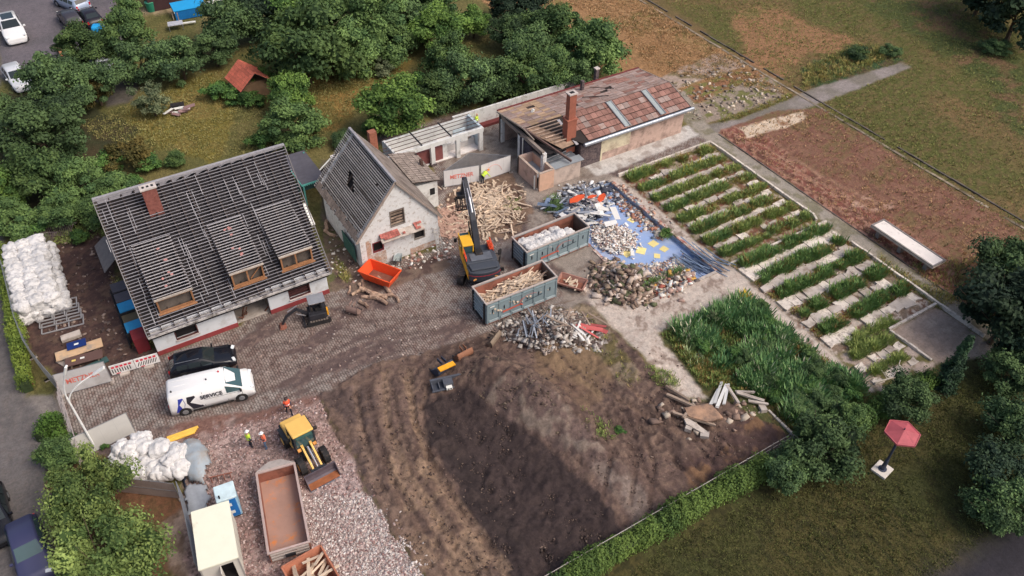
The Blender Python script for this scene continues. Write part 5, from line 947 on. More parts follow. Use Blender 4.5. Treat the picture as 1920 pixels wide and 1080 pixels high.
# ---------------- vehicles ----------------
def heading(p0, p1, z=0):
    a = P(*p0, z); b = P(*p1, z); return (a+b)/2, math.atan2(b[1]-a[1], b[0]-a[0])
CARS = {
 'van': dict(W=2.0, zs=1.12, st=[(-2.8, .45, .9), (-2.78, 1.0, .94), (-2.72, 1.85, .86), (-2.55, 1.98, .84), (-1, 2.02, .84), (.9, 2.0, .84), (1.15, 1.92, .82), (2.08, 1.28, .88), (2.45, 1.14, .85), (2.66, .96, .8), (2.78, .7, .74), (2.82, .42, .68)], ws=(2.1, 1.1), side=[(1.0, 1.95, .05, .8)], rear=None, wh=(-1.9, 1.85), r=.34),
 'estate': dict(W=1.84, zs=.92, st=[(-2.35, .4, .88), (-2.33, .88, .92), (-2.2, 1.0, .88), (-1.85, 1.4, .74), (.1, 1.46, .74), (.95, 1.0, .86), (1.9, .9, .84), (2.25, .7, .78), (2.35, .4, .68)], ws=(.9, .16), side=[(-1.75, -1.0, .15, .85), (-.92, -.1, .12, .88), (-.02, .7, .1, .88)], rear=(-2.18, -1.9), wh=(-1.4, 1.4), r=.33),
 'suv': dict(W=1.92, zs=1.0, st=[(-2.3, .4, .88), (-2.28, .95, .92), (-2.15, 1.15, .9), (-1.95, 1.6, .76), (.1, 1.66, .76), (.95, 1.14, .88), (1.9, 1.02, .86), (2.25, .8, .8), (2.32, .42, .7)], ws=(.9, .16), side=[(-1.8, -1.05, .15, .85), (-.97, -.1, .12, .88), (-.02, .7, .1, .88)], rear=(-2.13, -1.98), wh=(-1.4, 1.4), r=.36),
 'sedan': dict(W=1.8, zs=.9, st=[(-2.3, .4, .86), (-2.27, .85, .88), (-1.75, .98, .86), (-1.1, 1.36, .72), (.1, 1.42, .72), (.95, .98, .86), (1.9, .86, .84), (2.2, .7, .78), (2.3, .4, .68)], ws=(.9, .16), side=[(-1.25, -.95, .1, .5), (-.9, -.1, .1, .88), (-.02, .7, .1, .88)], rear=(-1.7, -1.15), wh=(-1.35, 1.4), r=.32)}
def car(kind, p0, p1, paint, label, name='parked_car', cat='car', group=None, z=0, roofglass=False, gl=None, scale=1.0):
    c, h = heading(p0, p1, z); K = CARS[kind]; t = thing(name, label, cat, (c[0], c[1], max(0, g(c[0], c[1]))), h, group); t.scale = (scale,)*3
    st = K['st']; w = K['W']/2; zs = K['zs']; X = [s[0] for s in st]; ZT = [s[1] for s in st]; WT = [s[2]*w for s in st]; z0 = .22; gl = gl or glass()
    def prof(x):
        zt = float(np.interp(x, X, ZT)); wt = float(np.interp(x, X, WT)); s = min(zs, zt-.02); ww = w*float(np.interp(x, [X[0], X[0]+.15, X[-1]-.5, X[-1]-.1, X[-1]], [.93, 1, 1, .9, .78])); return zt, wt, s, ww
    b = MB(); n = 12
    for x in X:
        zt, wt, s, ww = prof(x); hs = [(-ww*.96, z0), (-ww, .5*(z0+s)), (-ww*.985, s), (-wt, zt-.05), (-wt*.86, zt), (-wt*.4, zt+.015)]; ring = hs+[(-y, z) for y, z in reversed(hs)]; b.v += [(x, y, z) for y, z in ring]
    for i in range(len(X)-1):
        for j in range(n): a = i*n+j; a2 = i*n+(j+1) % n; b.f.append((a, a2, a2+n, a+n))
    b.f.append(tuple(reversed(range(n)))); b.f.append(tuple(range((len(X)-1)*n, len(X)*n)))
    body = b.build('body', paint, t, smooth=True)
    for pl in body.data.polygons: pl.use_smooth = True
    def sideq(x0, x1, t0, t1, sg, name, m, off=.012, par=t):
        vs = []
        for x, tt in ((x0, t0), (x1, t0), (x1, t1), (x0, t1)):
            zt, wt, s, ww = prof(x); y = ww*.985+(wt-ww*.985)*tt+off; z = s+(zt-.05-s)*tt; vs.append((x, sg*y, z))
        return MB().add(vs, [(0, 1, 2, 3) if sg < 0 else (3, 2, 1, 0)]).build(name, m, par)
    def topq(x0, x1, k, name, m, off=.014):
        vs = []; 
        for x, sg in ((x0, -1), (x1, -1), (x1, 1), (x0, 1)):
            zt, wt, s, ww = prof(x); vs.append((x, sg*wt*k, zt+off+.004))
        return MB().add(vs, [(0, 1, 2, 3)]).build(name, m, t)
    topq(K['ws'][0], K['ws'][1], .98 if kind == 'van' else .88, 'windscreen', gl)
    if K['rear']: topq(K['rear'][0], K['rear'][1], .82, 'rear_window', gl)
    for x0, x1, a, e in K['side']:
        for sg in (-1, 1): sideq(x0, x1, a, e, sg, 'side_window', gl)
    if roofglass: topq(-1.6, -.05, .7, 'glass_roof', gl)
    for sg in (-1, 1):
        for x in K['wh']:
            MB().tube((x, sg*(w-.16), K['r']), (x, sg*(w+.015), K['r']), K['r']+.07, K['r']+.07, 18).build('wheel_arch', black(), t)
            o = MB().tube((x, sg*(w-.2), K['r']), (x, sg*(w+.03), K['r']), K['r'], K['r'], 18).build('wheel', black(), t); MB().tube((x, sg*(w+.025), K['r']), (x, sg*(w+.045), K['r']), K['r']*.62, K['r']*.55, 12).build('rim', steel(), o)
        zt, wt, s, ww = prof(X[-1]-.25); MB().cbox((X[-1]-.16, sg*ww*.72, min(s, zt)-.05), (.22, .36, .13), (0, .3, -sg*.3)).build('headlight', mat('lamp_glass', S((216, 220, 222)), .15, spec=.8, var=.03), t)
        MB().cbox((X[0]+.01, sg*w*.8, zs-.12), (.06, .16, .3)).build('tail_light', mat('tail_red', S((180, 24, 30)), .3, var=.05), t)
        MB().cbox((K['ws'][0]-.15, sg*(w+.1), zs+.12), (.13, .2, .15)).build('mirror', paint if kind != 'van' else black(), t, bevel=.02)
    MB().box(X[0]-.03, X[0]+.12, -w*.86, w*.86, .22, .45).build('rear_bumper', black() if kind == 'van' else paint, t, bevel=.03); MB().box(X[-1]-.2, X[-1]+.02, -w*.7, w*.7, .2, .45).build('front_bumper', black() if kind == 'van' else paint, t, bevel=.05)
    return t, prof, sideq, w
def text(body, size, m, parent, loc, rot, ext=.004, name='lettering', bold=.012, sx=1.0):
    cu = bpy.data.curves.new(name, 'FONT'); cu.body = body; cu.size = size; cu.extrude = ext; cu.offset = bold; cu.align_x = 'CENTER'; cu.align_y = 'CENTER'; cu.materials.append(m)
    o0 = bpy.data.objects.new('t', cu); COL.objects.link(o0); dg = bpy.context.evaluated_depsgraph_get(); dg.update(); me = bpy.data.meshes.new_from_object(o0.evaluated_get(dg)); bpy.data.objects.remove(o0); me.name = name; o = bpy.data.objects.new(name, me); COL.objects.link(o); o.parent = parent; o.location = loc; o.rotation_euler = rot; o.scale = (sx, 1, 1); return o
vanw = mat('van_white', S((236, 236, 230)), .3, var=.03, scale=.8, bump=0, obj=0, spec=.5, dirt=S((212, 210, 204)), dscale=.7, damt=.38)
def paintm(k, c, r=.25, s=.6): return mat(k, S(c), r, .1, var=.03, bump=0, obj=0, spec=s)
t, prof, sideq, w = car('van', (332, 753), (464, 720), vanw, 'white service van with blue and black flashes parked in the yard', 'service_van', 'van', gl=tealglass(), z=.5, scale=1.03)
bl = mat('flash_blue', S((48, 60, 150)), .4, bump=0); bk = mat('flash_black', S((40, 40, 50)), .4, bump=0)
for sg in (-1,):
    def quad(pts, m, n):
        vs = []
        for x, z in pts:
            zt, wt, s, ww = prof(x); tt = (z-s)/(zt-.05-s); y = (ww*.985+(wt-ww*.985)*tt if tt > 0 else ww*(.985+.015*min(1, -tt*2))) + .012
            vs.append((x, sg*y, z))
        MB().add(vs, [tuple(range(len(vs)))]).build(n, m, t)
    quad([(-2.45, .45), (-1.95, .45), (-1.72, 1.12), (-1.8, 1.62), (-2.1, 1.62), (-2.2, 1.12)], bl, 'blue_flash')
    quad([(-1.35, .45), (-.62, .45), (-.85, 1.12), (-1.05, 1.62), (-1.55, 1.62), (-1.62, 1.12)], bk, 'black_flash')
    text('SERVICE', .44, bk, t, (.02, -1.0, 1.33), (R(83), 0, 0), sx=.92)
    MB().box(-1.4, 1.3, -1.03, -1.0, .24, .36).build('side_trim', black(), t)
    for xx in (-.55, .98, 1.98): quad([(xx, .4), (xx+.025, .4), (xx+.025, 1.75 if xx < 1.5 else 1.1), (xx, 1.75 if xx < 1.5 else 1.1)], mat('gap_grey', S((120, 120, 118))), 'panel_gap')
    quad([(-.5, 1.08), (1.9, 1.08), (1.9, 1.05), (-.5, 1.05)], mat('gap_grey'), 'panel_gap')
for x, y in ((.75, .35), (-2.4, -.45), (-.1, -.1)): MB().tube((x, y, 1.98), (x, y, 2.12), .06, .05, 8).build('roof_lamp', mat('tail_red') if x > 0 else darksteel(), t)
for k in range(3): MB().box(-2.5, .8, -.55+.5*k, -.52+.5*k, 2.015, 2.035).build('roof_rib', vanw, t)
t, *_ = car('estate', (322, 689), (438, 664), paintm('gloss_black', (24, 26, 34), .12), 'glossy black estate car parked tight behind the white van', 'black_car', 'car', z=.6)
for s_ in (-1, 1): MB().tube((-1.8, s_*.62, 1.5), (-.1, s_*.62, 1.54), .02).build('roof_rail', steel(), t)
car('suv', (38, 42), (12, 70) if 0 else (26, 72), paintm('pearl_white', (226, 226, 228)), 'white car with a dark glass roof alone in the parking lot', roofglass=True, z=.8, scale=1.25) if 0 else None
car('suv', (17, 42), (30, 70), paintm('pearl_white', (226, 226, 228)), 'white car with a dark glass roof alone in the parking lot', roofglass=True, z=.8, scale=1.3)
car('estate', (22, 130), (43, 158), paintm('silver_white', (214, 216, 220)), 'silver white car at the lower edge of the parking lot, nose towards the trees', z=.8, scale=1.15)
car('estate', (150, 12), (118, -2), paintm('silver_blue', (150, 164, 186)), 'silver blue car cut off by the top edge', z=.6, scale=1.2)
car('suv', (143, 50), (122, 24), paintm('anthracite', (62, 60, 68)), 'dark grey car left of the black one in the parking row', z=.6, scale=1.1)
car('sedan', (180, 45), (158, 18), paintm('near_black', (40, 36, 44)), 'black car with red tail lights beside the dark grey car', z=.6, scale=1.15)
car('estate', (200, 132), (186, 96), paintm('hidden_white', (200, 206, 216)), 'white car half hidden under the parking lot trees', z=.6, scale=1.1)
car('suv', (42, 990), (66, 1068), paintm('violet_blue', (62, 64, 96), .35), 'dark violet blue car at the kerb in the lower left corner', z=.9, gl=tealglass(), scale=.98)
car('estate', (-22, 930), (-6, 1000), paintm('black2', (22, 22, 28)), 'black car cut off by the left edge', z=.8)

# open skip containers
def container(p0, p1, L, Wd, H, label, outer, fl=None, ribs=True, z=0, decal=True, name='roll_off_container', cat='container'):
    a = P(*p0, 0); b = P(*p1, 0); h = math.atan2(b[1]-a[1], b[0]-a[0]); t = thing(name, label, cat, (a[0], a[1], 0), h); W = lambda q, n, m, **k: q.build(n, m, t, **k); inn = rust(); zf = .22
    W(MB().box(0, L, 0, Wd, zf-.08, zf), 'floor', fl or inn)
    for y in (0, Wd-.06): W(MB().box(0, L, y, y+.06, zf, H), 'side_wall', outer)
    W(MB().box(0, .06, .06, Wd-.06, zf, H), 'end_wall', outer); W(MB().box(L-.06, L, .06, Wd-.06, zf, H), 'tail_door', outer)
    for y in (.065, Wd-.075): W(MB().box(.07, L-.07, y, y+.012, zf, H-.08), 'inner_lining', inn)
    for x in (.062, L-.078): W(MB().box(x, x+.012, .08, Wd-.08, zf, H-.08), 'inner_lining', inn if fl else mat('dark_lining', S((96, 84, 76)), .9, var=.3))
    rm = outer if decal is not None else outer; rimm = mat('worn_rim', S((176, 166, 160)), .6, var=.2, scale=3, obj=0, dirt=S((130, 96, 84)), dscale=3, damt=.4)
    W(MB().box(-.04, L+.04, -.05, .07, H, H+.1), 'rim', rimm); W(MB().box(-.04, L+.04, Wd-.07, Wd+.05, H, H+.1), 'rim', rimm); W(MB().box(-.04, .08, .07, Wd-.07, H, H+.1), 'rim', rimm); W(MB().box(L-.08, L+.04, .07, Wd-.07, H, H+.1), 'rim', rimm)
    if ribs:
        for i in range(7):
            x = .05+(L-.15)*i/6; W(MB().box(x, x+.1, -.06, 0, zf, H-.02), 'rib', outer); W(MB().box(x, x+.1, Wd, Wd+.06, zf, H-.02), 'rib', outer)
            if i < 6: 
                W(MB().box(x+.2, x+.16+(L-.15)/6-.12, -.05, 0, .28, .5), 'foot_panel', mat('light_panel', S((158, 170, 174)), .5, var=.08))
                W(MB().box(x+.48, x+.54, -.05, 0, 1.25, 1.6), 'slot', darksteel())
        W(MB().box(.1, L, -.055, 0, H-.32, H-.22), 'top_rail', outer)
        for k in range(5): W(MB().box(-.06, 0, .25, Wd-.3, .5+.33*k, .56+.33*k), 'end_ladder', mat('light_panel'))
        W(MB().box(-.14, 0, Wd/2-.5, Wd/2+.5, .3, .42).box(-.12, 0, .2, .3, .1, H-.1).box(-.12, 0, Wd-.3, Wd-.2, .1, H-.1), 'hook_frame', darksteel()); W(MB().box(.35, .75, -.012, 0, H-.5, H-.38), 'number_plate', whitepaint())
    for y in (.4, Wd-.6): W(MB().box(.1, L-.1, y, y+.2, 0, zf-.08), 'skid', darksteel())
    if decal:
        om = mat('decal_red', S((196, 98, 82)), .5, bump=0); dm = mat('decal_dark', S((60, 74, 84)), .5, bump=0)
        W(MB().plate([(1.45, -.07, .88), (3.25, -.07, 1.0), (3.25, -.07, 1.12), (1.45, -.07, 1.08)], .008), 'red_stripe', om)
        pts = [Vector((3.45+.42*math.cos(a), -.072, 1.25+.36*math.sin(a))) for a in np.linspace(R(100), R(250), 10)]; W(MB().path([tuple(p) for p in pts], .025, 5), 'arc_mark', om)
        pts = [Vector((3.95+.75*math.cos(a), -.072, 1.35+.42*math.sin(a))) for a in np.linspace(R(35), R(140), 10)]; W(MB().path([tuple(p) for p in pts], .012, 5), 'arc_mark', om)
        W(MB().plate([(3.5, -.07, 1.1), (5.1, -.07, 1.24), (5.1, -.07, 1.32), (3.5, -.07, 1.18)], .008), 'dark_stripe', dm)
    return t
ct1 = container((912, 612), (1041, 560), 6.5, 2.3, 2.35, 'blue grey roll-off container filled with split wood', greysteel())
ct2 = container((986, 511), (1116, 457), 6.5, 2.3, 2.2, 'blue grey roll-off container holding white big bags', greysteel())
def long_bin():
    A = P(510, 1058); B = P(583, 1036); h = math.atan2(B[1]-A[1], B[0]-A[0]); Lx, Wd, H = 2.45, 6.0, 1.15
    t = thing('open_container', 'long empty open container with rusty orange stained floor on the gravel', 'container', (A[0], A[1], 0), h); W = lambda q, n, m, **k: q.build(n, m, t, **k)
    grey = mat('muddy_grey_paint', S((140, 130, 124)), .7, var=.15, dirt=S((120, 96, 84)), damt=.45); fl = mat('rusty_floor', S((162, 128, 114)), .85, var=.12, scale=.8, dirt=S((200, 124, 66)), dscale=1.3, damt=.41, obj=0)
    W(MB().box(0, Lx, 0, Wd, .15, .22), 'floor', fl); 
    for x in (0, Lx-.07): W(MB().box(x, x+.07, 0, Wd, .22, H), 'side_wall', rust()); 
    W(MB().box(.07, Lx-.07, 0, .07, .22, H), 'tail_door', grey); W(MB().box(.07, Lx-.07, Wd-.07, Wd, .22, H), 'end_wall', rust())
    rimm = mat('mauve_rim', S((176, 156, 150)), .6, var=.12)
    W(MB().box(-.06, .08, -.04, Wd+.04, H, H+.1), 'rim', rimm); W(MB().box(Lx-.08, Lx+.06, -.04, Wd+.04, H, H+.1), 'rim', rimm); W(MB().box(.08, Lx-.08, -.04, .08, H, H+.1), 'rim', rimm); W(MB().box(.08, Lx-.08, Wd-.08, Wd+.04, H, H+.1), 'rim', rimm)
    for z in (.35, .65, .95): W(MB().box(.1, Lx-.1, -.06, 0, z, z+.12), 'door_rib', mat('worn_rim'))
    W(MB().box(Lx/2-.3, Lx/2+.3, -.16, -.06, .5, .75), 'latch', darksteel()); W(MB().plate([(.0, Wd+.05, H+.08), (Lx, Wd+.05, H+.08), (Lx*.66, Wd+.7, H-.1), (Lx*.33, Wd+.72, H-.1)][::-1], -.05), 'front_flap', mat('worn_rim')); W(MB().box(Lx*.3, Lx*.7, Wd, Wd+.6, .15, .6), 'hook_frame', darksteel())
    for y in (.4, 1.6, 2.8, 4.0, 5.2): W(MB().box(-.06, 0, y, y+.1, .2, H), 'rib', grey); W(MB().box(Lx, Lx+.06, y, y+.1, .2, H), 'rib', grey)
    for k in range(6): W(MB().tube((.9+random.uniform(-.3, .3), Wd-1-.5*k, .22), (.9, Wd-1-.5*k, .226), .07, .07, 8), 'drain_mark', mat('spot', S((96, 74, 74)))) if 0 else None
    return t
long_bin()
def skip(p, h, L, Wd, H, m, inn, label, taper=.35):
    t = thing('skip', label, 'skip', (p[0], p[1], 0), h); b = MB(); o = MB()
    def shell(bb, th, z0, top):
        l0, l1, w0, w1 = L/2-taper-th, L/2-th, Wd/2-.2-th, Wd/2-th; bot = [(-l0, -w0, z0), (l0, -w0, z0), (l0, w0, z0), (-l0, w0, z0)]; tp = [(-l1, -w1, top), (l1, -w1, top), (l1, w1, top), (-l1, w1, top)]; return bot+tp
    vo = shell(b, 0, .15, H); vi = shell(b, .05, .22, H); vs = vo+vi
    fs = [(0, 3, 2, 1)]+[(i, (i+1) % 4, 4+(i+1) % 4, 4+i) for i in range(4)]+[(8+4+i, 8+4+(i+1) % 4, 8+(i+1) % 4, 8+i) for i in range(4)]+[(4+i, 4+(i+1) % 4, 12+(i+1) % 4, 12+i) for i in range(4)]+[(8, 9, 10, 11)]
    b.add(vs, fs).build('tub', m, t); r = MB(); l1, w1 = L/2, Wd/2
    r.beam((-l1, -w1, H), (l1, -w1, H), .1, .09).beam((-l1, w1, H), (l1, w1, H), .1, .09).beam((-l1, -w1, H), (-l1, w1, H), .1, .09).beam((l1, -w1, H), (l1, w1, H), .1, .09); r.build('rim', m, t)
    MB().box(-L/2+taper+.1, L/2-taper-.1, -Wd/2+.3, Wd/2-.3, .23, .3).build('rubble_floor', inn, t)
    for x in (-.6, 0, .6): 
        for s in (-1, 1): MB().beam((x, s*(Wd/2-.18), .2), (x, s*(Wd/2+.03), H-.05), .08, .06).build('rib', m, t)
    for x in (-.8, .8): MB().box(x-.1, x+.1, -Wd/2+.2, Wd/2-.2, 0, .15).build('foot', darksteel(), t)
    return t
c = P(713, 517, .5); skip(c, R(-60+2), 3.1, 1.75, 1.05, orange(), mat('mud', S((120, 76, 62)), .95, var=.3), 'bright orange skip beside the gabled house')
c = P(1072, 533, .2); skip(c, R(-55), 2.3, 1.35, .55, mat('worn_red_trailer', S((150, 110, 98)), .8, var=.2), mat('mud'), 'small low trailer box holding scrap wood behind the wood container', .05)
c = P(585, 1082, .6); ts = skip(c, R(4), 2.5, 2.6, 1.1, mat('rusty_brown_skip', S((168, 108, 84)), .85, var=.2), mat('mud'), 'rusty open skip of boards at the bottom edge', .1)

# ---------------- machines ----------------
def tracks(par, x0, x1, ys, wd, hgt, m=None):
    for y in ys:
        b = MB(); r = hgt/2; n = 8; prof = [(x1-r+r*math.cos(a), r+r*math.sin(a)) for a in np.linspace(-math.pi/2, math.pi/2, n)]+[(x0+r+r*math.cos(a), r+r*math.sin(a)) for a in np.linspace(math.pi/2, 3*math.pi/2, n)]
        b.yprism(prof, y-wd/2+.04, y+wd/2-.04); tr = b.build('track', black(), par)
        k = int((x1-x0-2*r)/.19); pad = MB()
        for i in range(k):
            x = x0+r+(x1-x0-2*r)*(i+.5)/k; pad.box(x-.07, x+.07, y-wd/2, y+wd/2, 2*r, 2*r+.03); pad.box(x-.07, x+.07, y-wd/2, y+wd/2, -.0, .02)
        pad.build('track_pads', mat('worn_track', S((112, 102, 96)), .7, .2, var=.25), tr)['kind'] = 'stuff'
def excavator():
    c = P(897, 500, 0); hU, hT = R(74), R(47); org = (24.75, 44.9, 0)
    t = thing('excavator', 'large excavator with yellow cab, dark counterweight and grapple over the wood heap', 'excavator', org, 0)
    u = MB(); 
    und = bpy.data.objects.new('undercarriage', MB().box(-1.2, 1.2, -.7, .7, .45, 1.0).build('x', darksteel()).data); bpy.data.objects.remove(bpy.data.objects['x']); COL.objects.link(und); und.parent = t; und.rotation_euler = (0, 0, hT)
    tracks(und, -2.1, 2.1, (-1.15, 1.15), .6, .85)
    up = bpy.data.objects.new('upper_structure', MB().box(-1.9, 1.5, -1.3, 1.3, 1.15, 1.35).tube((0, 0, .95), (0, 0, 1.2), .8, .8, 16).build('x', darksteel()).data); bpy.data.objects.remove(bpy.data.objects['x']); COL.objects.link(up); up.parent = t; up.rotation_euler = (0, 0, hU)
    gy = mat('machine_grey', S((66, 70, 78)), .45, var=.1, obj=0, dirt=S((92, 90, 90)), damt=.35); W = lambda q, n, m, **k: q.build(n, m, up, **k)
    # counterweight: rounded rear
    pr = [(-1.2, -1.35), (-1.2, 1.35)]+[(-1.9-.55*math.sin(a), 1.35*math.cos(a)) for a in np.linspace(.15, math.pi-.15, 12)]
    W(MB().prism(pr, 1.15, 2.1), 'counterweight', gy, bevel=.08); pr2 = [(p[0]*1.004-.0, p[1]*1.006) for p in pr]; W(MB().prism(pr2, 1.72, 1.8), 'red_stripe', mat('machine_red_line', S((170, 60, 72)), .5)); W(MB().prism([(-1.3, -1.2), (-1.3, 1.2), (-2.1, 1.1), (-2.1, -1.1)], 2.1, 2.28), 'engine_hood', gy, bevel=.06)
    W(MB().box(-1.3, .1, -1.3, 1.3, 1.35, 2.3), 'engine_cover', gy, bevel=.08); W(MB().box(-1.1, -.2, -.9, .9, 2.3, 2.38), 'hood_plate', mat('machine_grey2', S((92, 96, 104)), .5), bevel=.03); W(MB().box(.1, 1.5, -1.3, -.35, 1.35, 1.75), 'tank', gy, bevel=.05)
    W(MB().box(-1.9, 1.3, 1.3, 1.36, 1.15, 2.0), 'side_panel', yellow()); W(MB().box(-.5, .15, -.25, .35, 2.3, 2.5), 'black_vent', black())
    # cab
    W(MB().box(.15, 1.85, .42, 1.32, 1.35, 1.95), 'cab_base', yellow(), bevel=.04); cg = W(MB().box(.18, 1.82, .45, 1.29, 1.95, 2.95), 'cab_glass', tealglass()); W(MB().box(.1, 1.5, .4, 1.34, 2.95, 3.1), 'cab_roof', yellow(), bevel=.05); W(MB().box(1.5, 1.88, .45, 1.3, 2.93, 3.0), 'roof_window', tealglass())
    for x, y in ((.16, .44), (.16, 1.3), (1.82, .44), (1.82, 1.3), (.9, 1.3), (.9, .44)): W(MB().box(x-.04, x+.04, y-.04, y+.04, 1.95, 2.96), 'cab_post', yellow())
    W(MB().box(1.45, 1.9, .4, .48, 2.9, 3.1).box(1.45, 1.9, 1.27, 1.34, 2.9, 3.1), 'cab_rail', yellow())
    og = orange(); 
    for y, x0 in ((-1.2, -.1), (1.25, -.9)):
        for z in (1.9, 2.25, 2.6): W(MB().beam((x0, y, z+.1), (x0+1.2, y, z+.1), .06), 'handrail', og)
        for x in (x0, x0+.6, x0+1.2): W(MB().beam((x, y, 1.4), (x, y, 2.72), .06), 'handrail_post', og)
    W(MB().cbox((.75, -1.1, 1.95), (1.3, .22, .5)), 'orange_locker', og); W(MB().cbox((-1.9, -1.5, 1.7), (.1, .3, .35)), 'mirror', black()); W(MB().cbox((1.7, 1.62, 2.5), (.1, .25, .35)), 'mirror', black()); W(MB().cbox((-.2, -1.75, 2.1), (.08, .3, .55), (0, 0, .5)), 'mirror', black())
    # boom, arm, grapple
    bm = mat('boom_black', S((44, 46, 54)), .5, .1, var=.2, obj=0); W(MB().beam((.5, 0, 1.7), (1.9, 0, 4.2), .5, .62).beam((1.85, 0, 4.1), (3.0, 0, 5.1), .46, .56), 'boom', bm, bevel=.04); W(MB().beam((2.9, 0, 5.0), (4.75, 0, 6.35), .36, .42), 'arm', bm, bevel=.03)
    for y in (-.33, .33): W(MB().tube((1.0, y, 1.6), (1.9, y, 3.2), .1).tube((1.9, y, 3.2), (2.2, y, 3.9), .055), 'boom_cylinder', bm)
    W(MB().tube((2.2, 0, 4.75), (3.2, 0, 5.6), .1).tube((3.2, 0, 5.6), (3.9, 0, 6.0), .055), 'arm_cylinder', chrome()); W(MB().tube((2.1, .27, 4.5), (4.6, .2, 6.4), .03).tube((2.1, -.27, 4.5), (4.6, -.2, 6.4), .03), 'hose', chrome())
    W(MB().beam((4.75, 0, 6.45), (5.05, .15, 4.75), .4, .36), 'dipper', bm, bevel=.03); W(MB().cbox((5.05, .3, 4.55), (.7, .7, .35)), 'rotator', darksteel(), bevel=.05)
    gr = mat('grapple_dark', S((66, 56, 54)), .7, .2, var=.3); G_ = MB(); 
    for s in (-1, 1):
        for y in (-.4, 0, .4): G_.beam((5.05, .3+y, 4.4), (5.05+s*.6, .3+y, 3.8), .12).beam((5.05+s*.6, .3+y, 3.85), (5.05+s*.2, .3+y, 3.1), .1)
        G_.beam((5.05+s*.6, -.2, 3.8), (5.05+s*.6, .8, 3.8), .1); G_.beam((5.05+s*.25, -.2, 3.15), (5.05+s*.25, .8, 3.15), .1)
    W(G_, 'grapple', gr)
    for s in (-1, 1): W(MB().cbox((-2.38, s*.9, 1.45), (.06, .3, .12), (0, 0, s*.4)), 'rear_light', mat('amber', S((236, 160, 90)), .3))
excavator()
def loader():
    h = R(-86); t = thing('wheel_loader', 'yellow wheel loader on the gravel with its bucket down', 'wheel loader', (5.55, 34.9, 0), h); W = lambda q, n, m, **k: q.build(n, m, t, **k); ly = loaderyellow(); dg = mat('loader_dark', S((48, 52, 58)), .5, var=.15, obj=0)
    W(MB().box(-2.2, -.3, -.75, .75, .6, 1.55), 'rear_body', ly, bevel=.1); W(MB().box(-2.3, -1.9, -.85, .85, .55, 1.2), 'counterweight', dg, bevel=.06); W(MB().box(-.3, 1.0, -.45, .45, .5, .95), 'front_frame', dg)
    W(MB().box(-.85, .45, -.66, .66, 1.3, 2.45), 'cab_glass', tealglass()); W(MB().box(-1.0, .42, -.74, .74, 2.45, 2.62), 'cab_roof', ly, bevel=.07); W(MB().box(-.9, .5, -.7, .7, .95, 1.32), 'cab_base', dg, bevel=.03); W(MB().box(.42, .62, -.55, .55, 2.38, 2.48), 'roof_visor', mat('visor_green', S((60, 92, 88)), .3))
    for x, y in ((-.85, -.67), (-.85, .67), (.45, -.67), (.45, .67), (-.2, .67), (-.2, -.67)): W(MB().box(x-.05, x+.05, y-.05, y+.05, 1.3, 2.46), 'cab_post', dg)
    for x in (-1.35, 1.25):
        for s in (-1, 1):
            o = W(MB().tube((x, s*.62, .58), (x, s*1.05, .58), .58, .58, 20), 'wheel', black(), bevel=.06); MB().tube((x, s*1.04, .58), (x, s*1.07, .58), .3, .26, 12).build('rim', loaderyellow(), o)
            tm = MB()
            for i in range(14): a = i*2*math.pi/14; tm.cbox((x+.58*math.cos(a), s*.84, .58+.58*math.sin(a)), (.1, .42, .05), (0, -a+math.pi/2, 0))
            tm.build('tyre_tread', black(), o)
            W(MB().box(x-.6, x+.55, s*.62 if s > 0 else -1.06, s*1.06 if s > 0 else -.62, 1.2, 1.26), 'mudguard', dg) if x < 0 else None
    for s in (-1, 1):
        W(MB().beam((.55, s*.3, 1.45), (2.1, s*.3, .5), .14, .26), 'lift_arm', ly, bevel=.03); W(MB().tube((.6, s*.22, 1.0), (1.5, s*.22, .8), .06).tube((1.5, s*.22, .8), (1.9, s*.24, .55), .035), 'lift_cylinder', chrome()); W(MB().cbox((-.05, s*.95, 2.0), (.1, .3, .3)), 'mirror', black()); W(MB().cbox((.6, s*.55, 1.35), (.16, .22, .16)), 'headlamp', mat('amber')); W(MB().cbox((.5, s*.3, 1.5), (.3, .16, .2)), 'arm_pin_block', ly)
    W(MB().tube((.7, 0, 1.5), (1.6, 0, 1.15), .07).tube((1.6, 0, 1.15), (2.05, 0, .85), .04), 'tilt_cylinder', chrome()); W(MB().box(2.0, 2.15, -.5, .5, .2, .75), 'quick_coupler', dg)
    b = MB(); prof = [(2.2, .75), (2.15, .4), (2.25, .1), (2.5, .0), (3.05, .0), (3.05, .05), (2.52, .08), (2.33, .18), (2.26, .42), (2.28, .75)]; b.yprism(prof, -1.1, 1.1); W(b, 'bucket', mat('bucket_grey', S((92, 84, 92)), .6, .2, var=.15))
    for s in (-1.1, 1.06): W(MB().yprism([(2.2, .75), (2.15, .4), (2.25, .1), (2.5, 0), (3.05, 0), (2.95, .25), (2.5, .72)], s, s+.04), 'bucket_side', mat('bucket_grey')); 
    W(MB().box(2.4, 3.0, -1.04, 1.04, .05, .1), 'bucket_soil', mat('rust_soil', S((150, 92, 60)), .9, var=.3)); W(MB().box(3.0, 3.12, -1.1, 1.1, 0, .03), 'cutting_edge', steel())
loader()
